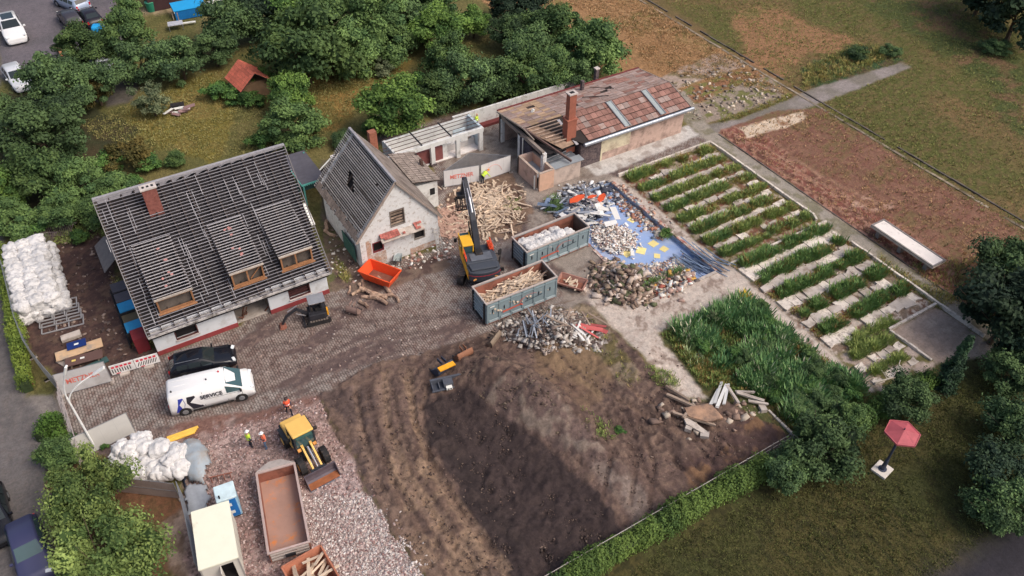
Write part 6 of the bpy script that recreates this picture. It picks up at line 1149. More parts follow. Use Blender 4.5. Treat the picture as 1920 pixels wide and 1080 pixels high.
def mini():
    c = P(600, 602, 0); t = thing('mini_excavator', 'small dark excavator with grey canopy parked at the house wall', 'mini excavator', (11.0, 46.6, 0), R(170)); W = lambda q, n, m, **k: q.build(n, m, t, **k); bk = mat('mini_dark', S((44, 44, 50)), .6, var=.25, obj=0)
    tracks(t, -.95, .95, (-.62, .62), .3, .45); W(MB().box(-.6, .6, -.5, .5, .25, .5), 'chassis', bk); W(MB().prism([(.7, -.6), (.7, .6), (-.5, .65)]+[(-.5-.35*math.sin(a), .65*math.cos(a)) for a in np.linspace(.2, 2.9, 6)]+[(-.5, -.65)], .5, 1.05), 'body', bk, bevel=.05)
    W(MB().box(-.75, .55, -.55, .55, 2.15, 2.22), 'canopy', mat('canopy_grey', S((132, 134, 140)), .6), bevel=.03)
    for x, y in ((-.65, -.5), (-.65, .5), (.5, -.5), (.5, .5)): W(MB().beam((x, y, 1.0), (x, y, 2.16), .06), 'canopy_post', bk)
    W(MB().box(-.35, .1, -.25, .25, 1.05, 1.3).box(-.42, -.32, -.25, .25, 1.3, 1.75), 'seat', black()); W(MB().cbox((-.78, .35, .95), (.12, .42, .5)), 'yellow_cover', mat('amber_cover', S((240, 160, 40)), .5)); W(MB().box(.3, .45, -.2, .2, 1.05, 1.45), 'controls', black())
    W(MB().beam((.7, 0, .8), (1.5, 0, 1.6), .18, .2).beam((1.5, 0, 1.6), (2.3, 0, 1.1), .15, .18), 'boom', bk); W(MB().beam((2.3, 0, 1.2), (2.75, 0, .35), .14, .16), 'arm', bk); W(MB().tube((.9, .15, .8), (1.6, .15, 1.25), .04).tube((1.4, -.12, 1.8), (2.2, -.12, 1.4), .04), 'cylinder', chrome()); W(MB().yprism([(2.6, .35), (2.95, .3), (3.05, .05), (2.7, .0), (2.5, .15)], -.28, .28), 'bucket', rust())
    W(MB().beam((1.1, -.75, .2), (1.1, .75, .2), .1, .3), 'dozer_blade', bk)
mini()
def bucket(u, v, rz, L, m, label, teeth=True, tip=0, name='excavator_bucket'):
    c = P(u, v, .2); z = g(c[0], c[1]); t = thing(name, label, 'bucket', (c[0], c[1], z), rz); W = lambda q, n, mm, **k: q.build(n, mm, t, **k)
    prof = [(.45, .02), (.5, .08)]+[(-.1+.5*math.cos(a), .45+.45*math.sin(a)) for a in np.linspace(-.9, -3.4, 8)][:0]; a = np.linspace(R(-60), R(-230), 9); o = [(.05+.52*math.cos(x), .5+.5*math.sin(x)) for x in a]; i_ = [(.05+.46*math.cos(x), .5+.44*math.sin(x)) for x in reversed(a)]
    W(MB().yprism(o+i_, -L/2, L/2), 'shell', m)
    for y in (-L/2, L/2-.04): W(MB().yprism(o, y, y+.04), 'side_plate', m)
    for y in (-.18, .14): W(MB().box(-.3, .15, y, y+.05, .9, 1.15), 'lug', m)
    if teeth:
        for k in range(5): y = -L/2+.1+(L-.2)*k/4; W(MB().beam((.3, y, .06), (.55, y, .0), .09, .05), 'tooth', darksteel())
    return t
bucket(922, 640, R(120), 1.5, mat('worn_bucket', S((140, 124, 108)), .7, .1, var=.2, dirt=S((96, 76, 70)), damt=.5), 'worn grey brown ditching bucket lying at the edge of the scrap heap')
bucket(868, 677, R(95), 1.35, mat('rust_bucket', S((140, 98, 76)), .8, .1, var=.2), 'rusty brown excavator bucket at the top of the dirt')
bucket(664, 582, R(40), 1.0, mat('mud_bucket', S((130, 108, 100)), .9, var=.2), 'muddy bucket beside the split logs', True)
bt = bucket(828, 694, R(100), 1.35, mat('steel_blue_bucket', S((62, 68, 84)), .6, .2, var=.2), 'dark blue grey bucket lying beside the spreader bar')
bt.scale = (1.35, 1.1, 1.1); MB().beam((-.6, -.55, .92), (-.45, .6, .92), .3, .1).build('yellow_edge', mat('amber_cover'), bt)
def bar():
    c = P(840, 724, .1); t = thing('wide_blade', 'wide dark steel blade attachment with pale coupler lying on the soil', 'blade', (c[0], c[1], g(c[0], c[1])), R(-14)); m = mat('slate_steel', S((92, 96, 106)), .5, .2, var=.15); W = lambda q, n, mm, **k: q.build(n, mm, t, **k)
    W(MB().yprism([(0, 0), (.12, 0), (.12, .4), (0, .4)], -1, 1) if 0 else MB().box(-1.25, 1.25, .25, .42, 0, .55), 'back_plate', m); W(MB().box(-1.25, 1.25, -.35, .25, 0, .1), 'base_plate', mat('slate_dark', S((60, 64, 74)), .6)); W(MB().box(-1.25, 1.25, -.42, -.35, 0, .12), 'edge', m); W(MB().box(-.35, .35, -.3, .3, .1, .5), 'coupler_block', m); W(MB().box(-.22, .22, -.55, -.3, .1, .32), 'coupler_plate', whitepaint())
    for x in (-1.2, -.7, .7, 1.15): W(MB().box(x, x+.05, -.35, .25, .1, .35), 'web', m)
    for x in (-.12, .06): W(MB().box(x, x+.1, -.56, -.55, .14, .24), 'coupler_hole', black())
bar()

# ---------------- people ----------------
def person(u, v, rz, label, vest, helmet, trousers, pose='stand', arms=None):
    c = P(u, v, 0); t = thing('person', label, 'person', (c[0], c[1], g(c[0], c[1])), rz)
    if pose == 'bend': J = {'pel': (0, 0, .86), 'sp': (.2, 0, 1.02), 'ch': (.42, 0, 1.12), 'nk': (.58, 0, 1.16), 'hd': (.68, 0, 1.2), 'ht': (.78, 0, 1.24)}; sh = (.46, 1.1); el = (.62, .8); ha = (.8, .55)
    else: J = {'pel': (0, 0, .94), 'sp': (.0, 0, 1.14), 'ch': (.01, 0, 1.36), 'nk': (.02, 0, 1.5), 'hd': (.04, 0, 1.62), 'ht': (.04, 0, 1.74)}; sh = (.0, 1.42); el = (.02, 1.12); ha = (.12, .9)
    names = ['pel', 'sp', 'ch', 'nk', 'hd', 'ht']; V = [J[n] for n in names]; E_ = [(0, 1), (1, 2), (2, 3), (3, 4), (4, 5)]; Rr = [.15, .14, .16, .06, .1, .075]; T = [0, 1, 1, 2, 2, 2]
    def add(p, par, r, tg): V.append(p); E_.append((par, len(V)-1)); Rr.append(r); T.append(tg); return len(V)-1
    for s in (-1, 1):
        st = .12*s if pose == 'walk' else 0
        k = add((.02, s*.1, .86 if pose != 'bend' else .8), 0, .1, 0); k = add((.05+st*1.3, s*.11, .48), k, .07, 0); k = add((-.02+st*2.2, s*.12, .1), k, .05, 0); add((.14+st*2.2, s*.13, .05), k, .045, 0)
        a = add((sh[0], s*.19, sh[1]), 2, .065, 1); fold = arms == 'folded'
        b = add((el[0]-.02, s*.25, el[1]), a, .05, 3); hp = (.22, s*.04, 1.2) if fold else (ha[0], s*.23, ha[1]); w_ = add(hp, b, .036, 3)
        for f in range(4): q = add((hp[0]+.03+.01*f, hp[1]+.022*(f-1.5), hp[2]-.06), w_, .011, 2); add((hp[0]+.04+.01*f, hp[1]+.022*(f-1.5), hp[2]-.1-.01*(f == 1)), q, .009, 2)
        q = add((hp[0]+.03, hp[1]-s*.045, hp[2]-.03), w_, .012, 2); add((hp[0]+.05, hp[1]-s*.05, hp[2]-.06), q, .01, 2)
    me = bpy.data.meshes.new('body'); me.from_pydata(V, E_, []); o = bpy.data.objects.new('body', me); COL.objects.link(o); md = o.modifiers.new('s', 'SKIN')
    for i, sv in enumerate(me.skin_vertices[0].data): sv.radius = (Rr[i]*(1.25 if i in (1, 2) else 1), Rr[i]) if 0 else (Rr[i], Rr[i]*(1.0)); sv.use_root = (i == 0)
    ss = o.modifiers.new('u', 'SUBSURF'); ss.levels = 1; ss.render_levels = 1
    dg = bpy.context.evaluated_depsgraph_get(); dg.update(); m2 = bpy.data.meshes.new_from_object(o.evaluated_get(dg)); bpy.data.objects.remove(o)
    m2.materials.clear(); sk = mat('skin', S((200, 150, 124)), .6, var=.03); sl = mat('dark_sleeve', S((60, 62, 74)), .9)
    for m in (trousers, vest, sk, sl if arms != 'bright' else vest): m2.materials.append(m)
    VA = np.array(V); TA = np.array(T)
    for p in m2.polygons: p.material_index = int(TA[np.argmin(((VA-np.array(p.center))**2).sum(1))]); p.use_smooth = True
    b = bpy.data.objects.new('body', m2); COL.objects.link(b); b.parent = t
    def ell(a, c_, r1, r2, n=12): return 0
    A, C_ = Vector(J['pel'])+Vector((0, 0, .02)), Vector(J['nk'])-(Vector(J['nk'])-Vector(J['pel'])).normalized()*.08; vm = MB(); ax = (C_-A).normalized(); yy = Vector((0, 1, 0)); xx = yy.cross(ax).normalized(); rings = [(0, .155, .2), (.35, .145, .19), (.75, .16, .215), (1, .09, .13)]; n = 14
    for f, r1, r2 in rings:
        p = A.lerp(C_, f)
        for i in range(n): th = 2*math.pi*i/n; vm.v.append(tuple(p+xx*(r1*math.cos(th))+yy*(r2*math.sin(th))))
    for k in range(3):
        for i in range(n): vm.f.append((k*n+i, k*n+(i+1) % n, (k+1)*n+(i+1) % n, (k+1)*n+i))
    vm.f.append(tuple(range(3*n, 4*n))); vm.build('vest', vest, t, smooth=True)
    mid = [tuple(A.lerp(C_, .3)+xx*(.16*math.cos(2*math.pi*i/n))+yy*(.205*math.sin(2*math.pi*i/n))) for i in range(n+1)]; MB().path(mid, .014, 4).build('reflective_band', chrome(), t)
    hd = Vector(J['ht']); h_ = MB(); 
    if helmet:
        for k, (zz, rr) in enumerate(((-.06, .15), (-.055, .125), (0, .12), (.05, .085), (.075, .03))):
            for i in range(n): th = 2*math.pi*i/n; h_.v.append((hd.x+rr*math.cos(th)+(.03 if k == 0 and math.cos(th) > .5 else 0), hd.y+rr*math.sin(th)*.9, hd.z+zz))
        for k in range(4):
            for i in range(n): h_.f.append((k*n+i, k*n+(i+1) % n, (k+1)*n+(i+1) % n, (k+1)*n+i))
        h_.f.append(tuple(range(4*n, 5*n))); h_.build('helmet', helmet, t, smooth=True)
    MB().cbox((J['hd'][0]+.1, 0, J['hd'][2]), (.04, .03, .04)).build('nose', sk, t)
    for s in (-1, 1): MB().cbox((J['hd'][0]+.085, s*.035, J['hd'][2]+.03), (.02, .022, .014)).build('eye', black(), t); MB().cbox((J['hd'][0]+.0, s*.1, J['hd'][2]), (.035, .02, .05)).build('ear', sk, t)
    MB().cbox((J['hd'][0]+.09, 0, J['hd'][2]-.05), (.02, .05, .01)).build('mouth', mat('lips', S((150, 90, 84))), t)
lime = mat('lime_vest', S((196, 226, 70)), .7, var=.06); ovest = mat('coral_vest', S((250, 112, 80)), .7, var=.06); dkt = mat('dark_trousers', S((38, 42, 54)), .9); bjt = mat('blue_jeans', S((92, 116, 146)), .9); wh = mat('white_helmet', S((236, 232, 226)), .4); rh = mat('dark_helmet', S((60, 44, 44)), .5); oh = mat('orange_helmet', S((210, 130, 60)), .5)
person(471, 838, R(10), 'worker in lime vest and white helmet facing a colleague on the gravel', lime, wh, dkt)
person(500, 840, R(178), 'worker in orange vest and blue jeans with folded arms on the gravel', ovest, wh, bjt, arms='folded')
person(543, 775, R(-90), 'worker in dark helmet and red orange top walking behind the yellow loader', mat('dark_orange_top', S((214, 88, 60)), .8), rh, dkt, 'walk')
person(905, 345, R(15), 'bending worker in lime jacket at the wood heap before the hoarding', lime, oh, dkt, 'bend', 'bright')
person(894, 240, R(-60), 'worker in lime jacket at the right end of the white pergola', lime, None, mat('grey_trousers', S((150, 160, 150)), .9), 'stand', 'bright')
# ---------------- fences, hoardings, site furniture ----------------
def gz(x, y): return g(x, y)
def hoarding(p0, p1, h, label, txt=None, m=None, name='hoarding', tilt=0, arc=False, group=None):
    a = P(*p0); b = P(*p1); L = math.hypot(b[0]-a[0], b[1]-a[1]); rz = math.atan2(b[1]-a[1], b[0]-a[0]); t = thing(name, label, 'hoarding', (a[0], a[1], 0), rz, group); t.rotation_euler = (tilt, 0, rz); m = m or mat('banner_grey', S((192, 190, 190)), .7, var=.05, dirt=S((172, 168, 166)), dscale=.6, damt=.45)
    MB().box(.03, L-.03, -.012, .012, .12, h).build('banner', m, t); fr = MB()
    for x in (0, L): fr.tube((x, 0, 0), (x, 0, h+.05), .025)
    fr.tube((0, 0, h+.03), (L, 0, h+.03), .02); fr.tube((0, 0, .1), (L, 0, .1), .02); fr.build('frame', steel(), t)
    for x in (0, L): MB().box(x-.12, x+.12, -.32, .32, 0, .12).build('foot', concrete(), t)
    for k in range(1, 4): MB().box(L*k/4-.008, L*k/4+.008, -.016, -.012, .12, h).build('crease', mat('banner_crease', S((172, 170, 170)), .7), t)
    red = mat('banner_red', S((206, 112, 100)), .6, bump=0)
    if txt: text(txt, .62, red, t, (L*.5, -.022, h*.56), (R(90), 0, 0), .003, sx=L*.72/(len(txt)*.43), bold=.014)
    if arc:
        pts = [(L*.42+.95*math.cos(x), -.02, .3+1.2*math.sin(x)) for x in np.linspace(R(15), R(170), 16)]; MB().path(pts, .022, 5).build('arc_mark', mat('arc_red', S((204, 150, 142)), .6), t)
    return t
hoarding((118, 742), (211, 716), 2.0, 'grey hoarding with red METZNER lettering behind the white lamp post', 'METZNER', tilt=R(-6))
hoarding((158, 868) if 0 else (150, 862), (255, 812), 1.9, 'plain grey hoarding below the yard entrance beside the lamp post', m=mat('banner_plain', S((186, 184, 180)), .7, var=.04), tilt=R(-10))
hoarding((833, 352), (899, 341), 1.9, 'white hoarding with red METZNER lettering left of the bending worker', 'METZNER', m=mat('banner_white', S((214, 212, 212)), .7, var=.05))
hoarding((902, 341), (957, 322), 1.9, 'white hoarding with a faint red arc behind the bending worker', arc=True, m=mat('banner_white'))
def mesh_fence(p0, p1, h, label, bars=(26, 12), name='mesh_fence', group=None, wire=.006, m=None, zt=0):
    a = P(*p0); b = P(*p1); L = math.hypot(b[0]-a[0], b[1]-a[1]); rz = math.atan2(b[1]-a[1], b[0]-a[0]); t = thing(name, label, 'fence', (a[0], a[1], 0), rz, group); m = m or steel(); fr = MB()
    fr.tube((0, 0, 0), (0, 0, h), .024).tube((L, 0, 0), (L, 0, h), .024).tube((0, 0, h), (L, 0, h), .022).tube((0, 0, .15), (L, 0, .15), .02); fr.build('frame', m, t); i_ = MB()
    for k in range(1, bars[0]): i_.beam((L*k/bars[0], 0, .15), (L*k/bars[0], 0, h), wire*2)
    for k in range(1, bars[1]): i_.beam((0, .01, .15+(h-.15)*k/bars[1]), (L, .01, .15+(h-.15)*k/bars[1]), wire*2)
    w_ = i_.build('wire_mesh', m, t); w_['kind'] = 'stuff'
    for x in (0, L): MB().box(x-.1, x+.1, -.3, .3, 0, .12).build('foot', concrete(), t)
    return t
FL = 'site fence panel along the hedge and road at the left'; gf = 'fence panels along the left hedge'
q = [(18, 520), (32, 575), (44, 625), (62, 672), (92, 712), (118, 742)]
for i, (a, b) in enumerate(zip(q[:-1], q[1:])): mesh_fence(a, b, 2.0, f"wire site fence panel beside the left hedge, {['topmost','second','third','fourth','lowest'][i]} of the run", group=gf)
mesh_fence((833, 352), (880, 318), 1.9, 'wire fence panel going back from the METZNER hoarding', (30, 18), wire=.012); mesh_fence((880, 318), (957, 322), 1.9, 'wire fence panel closing the triangle behind the two white hoardings', (34, 20), wire=.012)
mesh_fence((345, 935), (362, 1000), 2.0, 'fence panel between grey tarp and site hut'); mesh_fence((362, 1000), (380, 1085), 2.0, 'fence panel left of the site hut')
t = thing('barred_gate', 'grey barred gate leaves along the road kerb at the yard entrance', 'gate', tuple(P(112, 760))[:2]+(0,)); a = P(112, 752); b = P(150, 872)
for k in range(4):
    o = Vector((.14*k, .03*k, 0)); MB().beam(Vector(a)+o+Vector((0, 0, .5+.42*k)), Vector(b)+o+Vector((0, 0, .5+.42*k)), .05, .07).build('rail', mat('gate_grey', S((168, 158, 154)), .6), t, world=True)
for f in (0, .25, .5, .75, 1): p = Vector(a).lerp(Vector(b), f); MB().beam(p+Vector((0, 0, 0)), p+Vector((.42, .1, 1.85)), .08).build('post', mat('gate_grey'), t, world=True)
# striped barrier
def barrier():
    a = P(212, 706); b = P(303, 680); L = math.hypot(b[0]-a[0], b[1]-a[1]); t = thing('barrier_fence', 'red and white plastic barrier boards with black stripes between hoarding and house', 'barrier', (a[0], a[1], 0), math.atan2(b[1]-a[1], b[0]-a[0])); w_ = mat('barrier_white', S((228, 222, 220)), .5); r_ = mat('barrier_red', S((206, 40, 66)), .5); k_ = mat('barrier_black', S((40, 44, 48)), .6)
    n = 2
    for s in range(n):
        x0 = L*s/n; x1 = L*(s+1)/n-.04; MB().box(x0, x1, -.02, .02, .15, 1.05).build('board', w_, t); MB().box(x0, x1, -.035, .035, .98, 1.1).build('top_rail', w_, t)
        for i in range(5): x = x0+.12+(x1-x0-.2)*i/5; MB().box(x, x+.2, -.026, -.021, .78, .98).build('red_square', r_, t)
        for i in range(8): x = x0+.1+(x1-x0-.3)*i/8; MB().add([(x, -.024, .3), (x+.07, -.024, .3), (x+.07+(.18 if s else 0), -.024, .7), (x+(.18 if s else 0), -.024, .7)], [(0, 1, 2, 3)]).build('black_slot', k_, t)
        MB().box(x0+.3, x0+.6, -.024, -.021, .17, .25).build('red_mark', r_, t); MB().box((x0+x1)/2-.35, (x0+x1)/2+.35, -.25, .25, 0, .12).build('foot', concrete(), t)
barrier()
def lamp():
    p = P(181, 844); t = thing('street_lamp', 'white double headed lamp post at the yard entrance', 'street lamp', (p[0], p[1], 0)); m = mat('lamp_white', S((232, 228, 224)), .4)
    MB().tube((0, 0, 0), (0, 0, 5.6), .085, .06, 10).build('post', m, t)
    for tgt, bend in ((P(122, 700, 8.0), .0), (P(178, 700, 7.2), .55)):
        e = Vector((tgt[0]-p[0], tgt[1]-p[1], tgt[2])); s = Vector((0, 0, 4.9 if bend else 5.6)); c1 = s+Vector((0, 0, 1.3)) if bend else s+Vector((0, 0, .8)); pts = []
        for k in range(9): f = k/8; pts.append(tuple(s*(1-f)**2+c1*2*f*(1-f)+e*f*f))
        MB().path(pts, .045, 8).build('arm', m, t); d = (Vector(pts[-1])-Vector(pts[-3])).normalized(); MB().beam(e-d*.15, e+d*.75, .26, .13).build('lamp_head', m, t, bevel=.04)
lamp()
def parasol():
    p = P(1653, 882); t = thing('hexagonal_parasol', 'big faded red hexagonal parasol on a dark pole standing alone on the lawn', 'parasol', (p[0], p[1], 0), R(10)); cl = mat('faded_red', S((176, 92, 98)), .6, var=.05, obj=0)
    MB().box(-.58, .58, -.52, .52, 0, .18).build('base_slab', mat('slab_white', S((214, 206, 198)), .9, var=.08), t, bevel=.02); m = mat('navy_pole', S((62, 68, 86)), .5, .2)
    MB().tube((0, 0, .18), (0, 0, .24), .28, .28, 12).build('base_plate', m, t); MB().tube((0, 0, .2), (0, 0, 4.4), .09, .07, 10).tube((0, 0, .2), (0, 0, 1.2), .17, .12, 8).build('pole', m, t)
    n = 6; b = MB(); r = 1.12; ex = Vector((.0, .0, 0)); vs = [(r*math.cos(R(60*i+12)), r*math.sin(R(60*i+12)), 4.1) for i in range(n)]+[(0, 0, 4.5)]
    for i in range(n):
        fs = MB().plate([vs[i], vs[(i+1) % n], vs[6]], .02); fs.build('panel', mat('faded_red_b', S((170, 82, 90)), .6, obj=.08), t)
    for i in range(n): MB().beam(vs[i], (0, 0, 4.46), .03).build('rib', steel(), t)
    for i in range(n): MB().beam(vs[i], vs[(i+1) % n], .05, .14).build('edge', cl, t)
    MB().tube((0, 0, 4.48), (0, 0, 4.65), .05, .03).build('finial', m, t)
parasol()
def toilet():
    a = P(431, 977); t = thing('portable_toilet', 'blue and white portable toilet cabin behind the site hut', 'toilet cabin', (-.75, 32.6, 0), R(-6)); bl = mat('toilet_blue', S((28, 110, 184)), .5, var=.06); lb = mat('toilet_pale', S((150, 190, 214)), .5)
    MB().box(0, 1.15, 0, .05, .1, 2.0).box(0, 1.15, 1.1, 1.15, .1, 2.0).build('side_wall', lb, t); MB().box(1.1, 1.15, .05, 1.1, .1, 2.0).box(0, .05, .05, 1.1, .1, 2.0).build('wall', lb, t); MB().box(.1, 1.05, -.02, 0, .15, 1.95).build('door', bl, t); MB().box(.3, .75, -.03, -.02, 1.3, 1.6).box(.35, .8, -.03, -.02, .5, .8).build('door_mark', whitepaint(), t)
    MB().prism([(-.05, -.05), (1.2, -.05), (1.2, 1.2), (-.05, 1.2)], 2.0, 2.16).build('roof', mat('toilet_roof', S((196, 216, 222)), .5), t, bevel=.06); MB().box(0, 1.15, 0, 1.15, 0, .1).build('base', black(), t); MB().tube((.2, .2, 2.1), (.2, .2, 2.4), .05).build('vent', black(), t)
toilet()
def hut():
    c = [P(352, 964, 2.5), P(419, 943, 2.5), P(444, 1040, 2.5), P(374, 1067, 2.5)]; e = (c[1]-c[0]); rz = math.atan2(e[1], e[0]); L = float(np.linalg.norm(c[1]-c[0])); D = float(np.linalg.norm(c[3]-c[0])); o = c[3]
    t = thing('site_hut', 'cream roofed site container hut with dark open doorway at the bottom left', 'site hut', (o[0], o[1], 0), rz); wm = mat('hut_wall', S((196, 192, 184)), .7, var=.05); W = lambda q, n, m, **k: q.build(n, m, t, **k)
    W(MB().box(0, L, .08, D, .15, .2), 'floor', darkvoid()); W(MB().box(0, .08, 0, D, .1, 2.4).box(L-.08, L, 0, D, .1, 2.4), 'side_wall', wm); W(MB().box(.08, L-.08, D-.08, D, .1, 2.4), 'back_wall', wm); W(MB().box(.08, L*.5, 0, .08, .1, 2.4).box(L*.85, L-.08, 0, .08, .1, 2.4).box(L*.5, L*.85, 0, .08, 2.1, 2.4), 'front_wall', wm)
    W(MB().box(-.07, L+.07, -.07, D+.07, 2.4, 2.5), 'roof', mat('cream_roof', S((232, 226, 206)), .7, var=.04, scale=1, obj=0, dirt=S((206, 196, 172)), dscale=.9, damt=.36)); W(MB().box(L*.5, L*.5+.05, -.5, 0, .2, 2.1), 'open_door', wm); W(MB().box(L*.3, L*.9, .8, .85, .2, 2.2), 'dark_interior', darkvoid())
    for x in (0, L): W(MB().box(x-.04, x+.04, -.03, .05, 0, 2.4), 'corner_post', mat('hut_trim', S((150, 146, 142))))
    for k in range(14): W(MB().box(L, L+.02, .1+k*D/14, .16+k*D/14, .15, 2.35), 'wall_rib', wm)
hut()
# big bags
def bag_mesh(seed, hx=.5, hy=.5, hz=.9):
    r = random.Random(seed); bm_ = bmesh.new(); bmesh.ops.create_icosphere(bm_, subdivisions=4, radius=1)
    for v in bm_.verts:
        c = v.co; k = max(abs(c.x), abs(c.y), abs(c.z)); e = 4.5; n = (abs(c.x)**e+abs(c.y)**e+abs(c.z)**e)**(1/e); v.co = c/n
        v.co.x *= 1+.12*math.sin(v.co.z*3+seed)+.05*math.sin(v.co.y*9+seed*2); v.co.y *= 1+.12*math.cos(v.co.z*2.5+seed)+.05*math.sin(v.co.x*8+seed); q_ = float(fbm(np.array([v.co.x*2.2+seed*7+v.co.z*1.3]), np.array([v.co.y*2.2-v.co.z*1.9]), 4)[0]); v.co *= 1+.13*(1-3*abs(2*q_-1))
        if v.co.z > .5: v.co.z += .25*math.exp(-(v.co.x**2+v.co.y**2)*5)+.08*math.sin(v.co.x*7+seed)
    for v in bm_.verts: v.co.x *= hx; v.co.y *= hy; v.co.z = (v.co.z+1)*hz/2
    me = bpy.data.meshes.new('big_bag'); bm_.to_mesh(me); bm_.free(); me.polygons.foreach_set('use_smooth', [True]*len(me.polygons)); me.materials.append(bagm()); return me
BAGS = [bag_mesh(s) for s in range(5)]
def bag(x, y, z, label, group, s=1.0):
    o = inst('big_bag', random.choice(BAGS), (x, y, z), (random.uniform(-.12, .12), random.uniform(-.12, .12), random.uniform(0, 6)), (s*random.uniform(.95, 1.15), s*random.uniform(.95, 1.15), s*random.uniform(.85, 1.05))); return tag(o, label, 'bag', group)
GL = ('white big bag in the tall stack inside the left fence', 'big bags stacked at the left fence')
a0 = P(55, 478, .0); b0 = P(105, 595, 0)
ORD = ['first', 'second', 'third', 'fourth', 'fifth', 'sixth', 'seventh', 'eighth', 'ninth', 'tenth']
for lv, (nx, ny, x0, y0) in enumerate(((4, 9, -9.0, 57.9), (3, 9, -8.6, 58.1))):
    for i in range(nx):
        for j in range(ny): bag(x0+i*.98+random.uniform(-.08, .08)+.02*j, y0+j*.98+random.uniform(-.08, .08), lv*.85, f"{['lower','top'][lv]} layer white bag at left fence, {ORD[j]} row from steel frames, {ORD[i]} from fence", GL[1], s=1.1)
GB = ('bulging white big bag in the heap beside the lime green trees', 'big bags heaped beside the grey tarpaulin')
outl = px((212, 880), (245, 852), (325, 845), (340, 868), (344, 892), (322, 904), (228, 900), (212, 890))
pts = []
tries = 0
while len(pts) < 34 and tries < 9000:
    tries += 1; x = random.uniform(min(p[0] for p in outl), max(p[0] for p in outl)); y = random.uniform(min(p[1] for p in outl), max(p[1] for p in outl))
    if inpoly(np.array([x]), np.array([y]), outl)[0] and all(math.hypot(x-a, y-b) > .6 for a, b in pts): pts.append((x, y)); bag(x, y, random.uniform(-.1, .3), *GB, s=1.12)
for x, y in pts[:9]: 
    if inpoly(np.array([x-.2]), np.array([y-.5]), outl)[0]: bag(x+.3, y+.2, .7, *GB, s=1.05)
GC = ('white big bag lying in the farther grey container', 'big bags in the container'); 
o = ct2.location; h2 = ct2.rotation_euler.z
for k in range(11):
    lx = .8+(k % 6)*.78+random.uniform(-.1, .1); ly = .65+(k//6)*.95; x = o.x+lx*math.cos(h2)-ly*math.sin(h2); y = o.y+lx*math.sin(h2)+ly*math.cos(h2); bag(x, y, .95+random.uniform(0, .25)+(.3 if k < 6 else 0), *GC, s=.95)
# grey tarpaulin
def cloth(name, poly, h, m, label, cat, seed=0, res=.14, fold=.22):
    xs = [p[0] for p in poly]; ys = [p[1] for p in poly]; X = np.arange(min(xs)-.2, max(xs)+.2, res); Y = np.arange(min(ys)-.2, max(ys)+.2, res); GX, GY = np.meshgrid(X, Y, indexing='ij'); x = GX.ravel(); y = GY.ravel()
    ins = inpoly(x+(fbm(x*2, y*2, 3)-.5)*.5, y, poly); cx, cy = sum(xs)/len(xs), sum(ys)/len(ys); rx, ry = (max(xs)-min(xs))/2, (max(ys)-min(ys))/2; d = ((x-cx)/rx)**2+((y-cy)/ry)**2
    z = .06+h*np.clip(1-d, 0, 1)**.6+fold*(fbm(x*1.1+seed, y*2.6, 4)-.5)+.12*(1-abs(2*fbm(x*2.2+9, y*1.2+seed, 3)-1))
    z = np.maximum(z, .03); I = np.arange(len(x)).reshape(GX.shape); q = np.stack([I[:-1, :-1], I[1:, :-1], I[1:, 1:], I[:-1, 1:]], -1).reshape(-1, 4); q = q[ins[q].all(1)]; u, inv = np.unique(q, return_inverse=True)
    V = np.stack([x-cx, y-cy, z], 1)[u]; o = link(name, npmesh(name, V, inv.reshape(-1, 4), m, smooth=True), loc=(cx, cy, 0)); so_ = o.modifiers.new('thick', 'SOLIDIFY'); so_.thickness = .02; return tag(o, label, cat)
cloth('tarpaulin', px((338, 832), (375, 830), (398, 850), (400, 880), (385, 915), (355, 910), (345, 870)), 1.1, mat('grey_tarp', S((150, 160, 168)), .5, var=.08, dirt=S((150, 140, 130)), dscale=.6, damt=.5), 'large grey blue tarpaulin over a heap beside the white bags', 'tarpaulin', 3, fold=.35)
cloth('tarpaulin', px((345, 912), (390, 908), (400, 935), (385, 960), (355, 970), (345, 940)), .35, mat('crumpled_sheet', S((150, 154, 160)), .5, var=.15), 'crumpled grey plastic sheet between tarpaulin and hut', 'plastic sheet', 8)
cloth('black_sheet', px((330, 838), (342, 838), (352, 880), (352, 925), (340, 905)), .2, mat('black_plastic', S((38, 42, 56)), .4), 'strip of black plastic between bags and tarpaulin', 'plastic sheet', 4)
a = P(222, 922); b = P(338, 935); t = thing('screen_fence', 'sagging grey brown screen cloth fence in front of the white bags', 'fence', (a[0], a[1], 0), math.atan2(b[1]-a[1], b[0]-a[0])); L = math.hypot(b[0]-a[0], b[1]-a[1])
MB().box(0, L, -.02, .02, .05, 1.7).build('screen_cloth', mat('screen_brown', S((142, 128, 122)), .8, var=.15, scale=1.2, bump=.6), t); MB().tube((0, 0, 0), (0, 0, 1.8), .03).tube((L, 0, 0), (L, 0, 1.8), .03).tube((0, 0, 1.72), (L, 0, 1.72), .02).tube((0, -.03, .9), (L, -.03, .9), .015).build('frame', steel(), t)
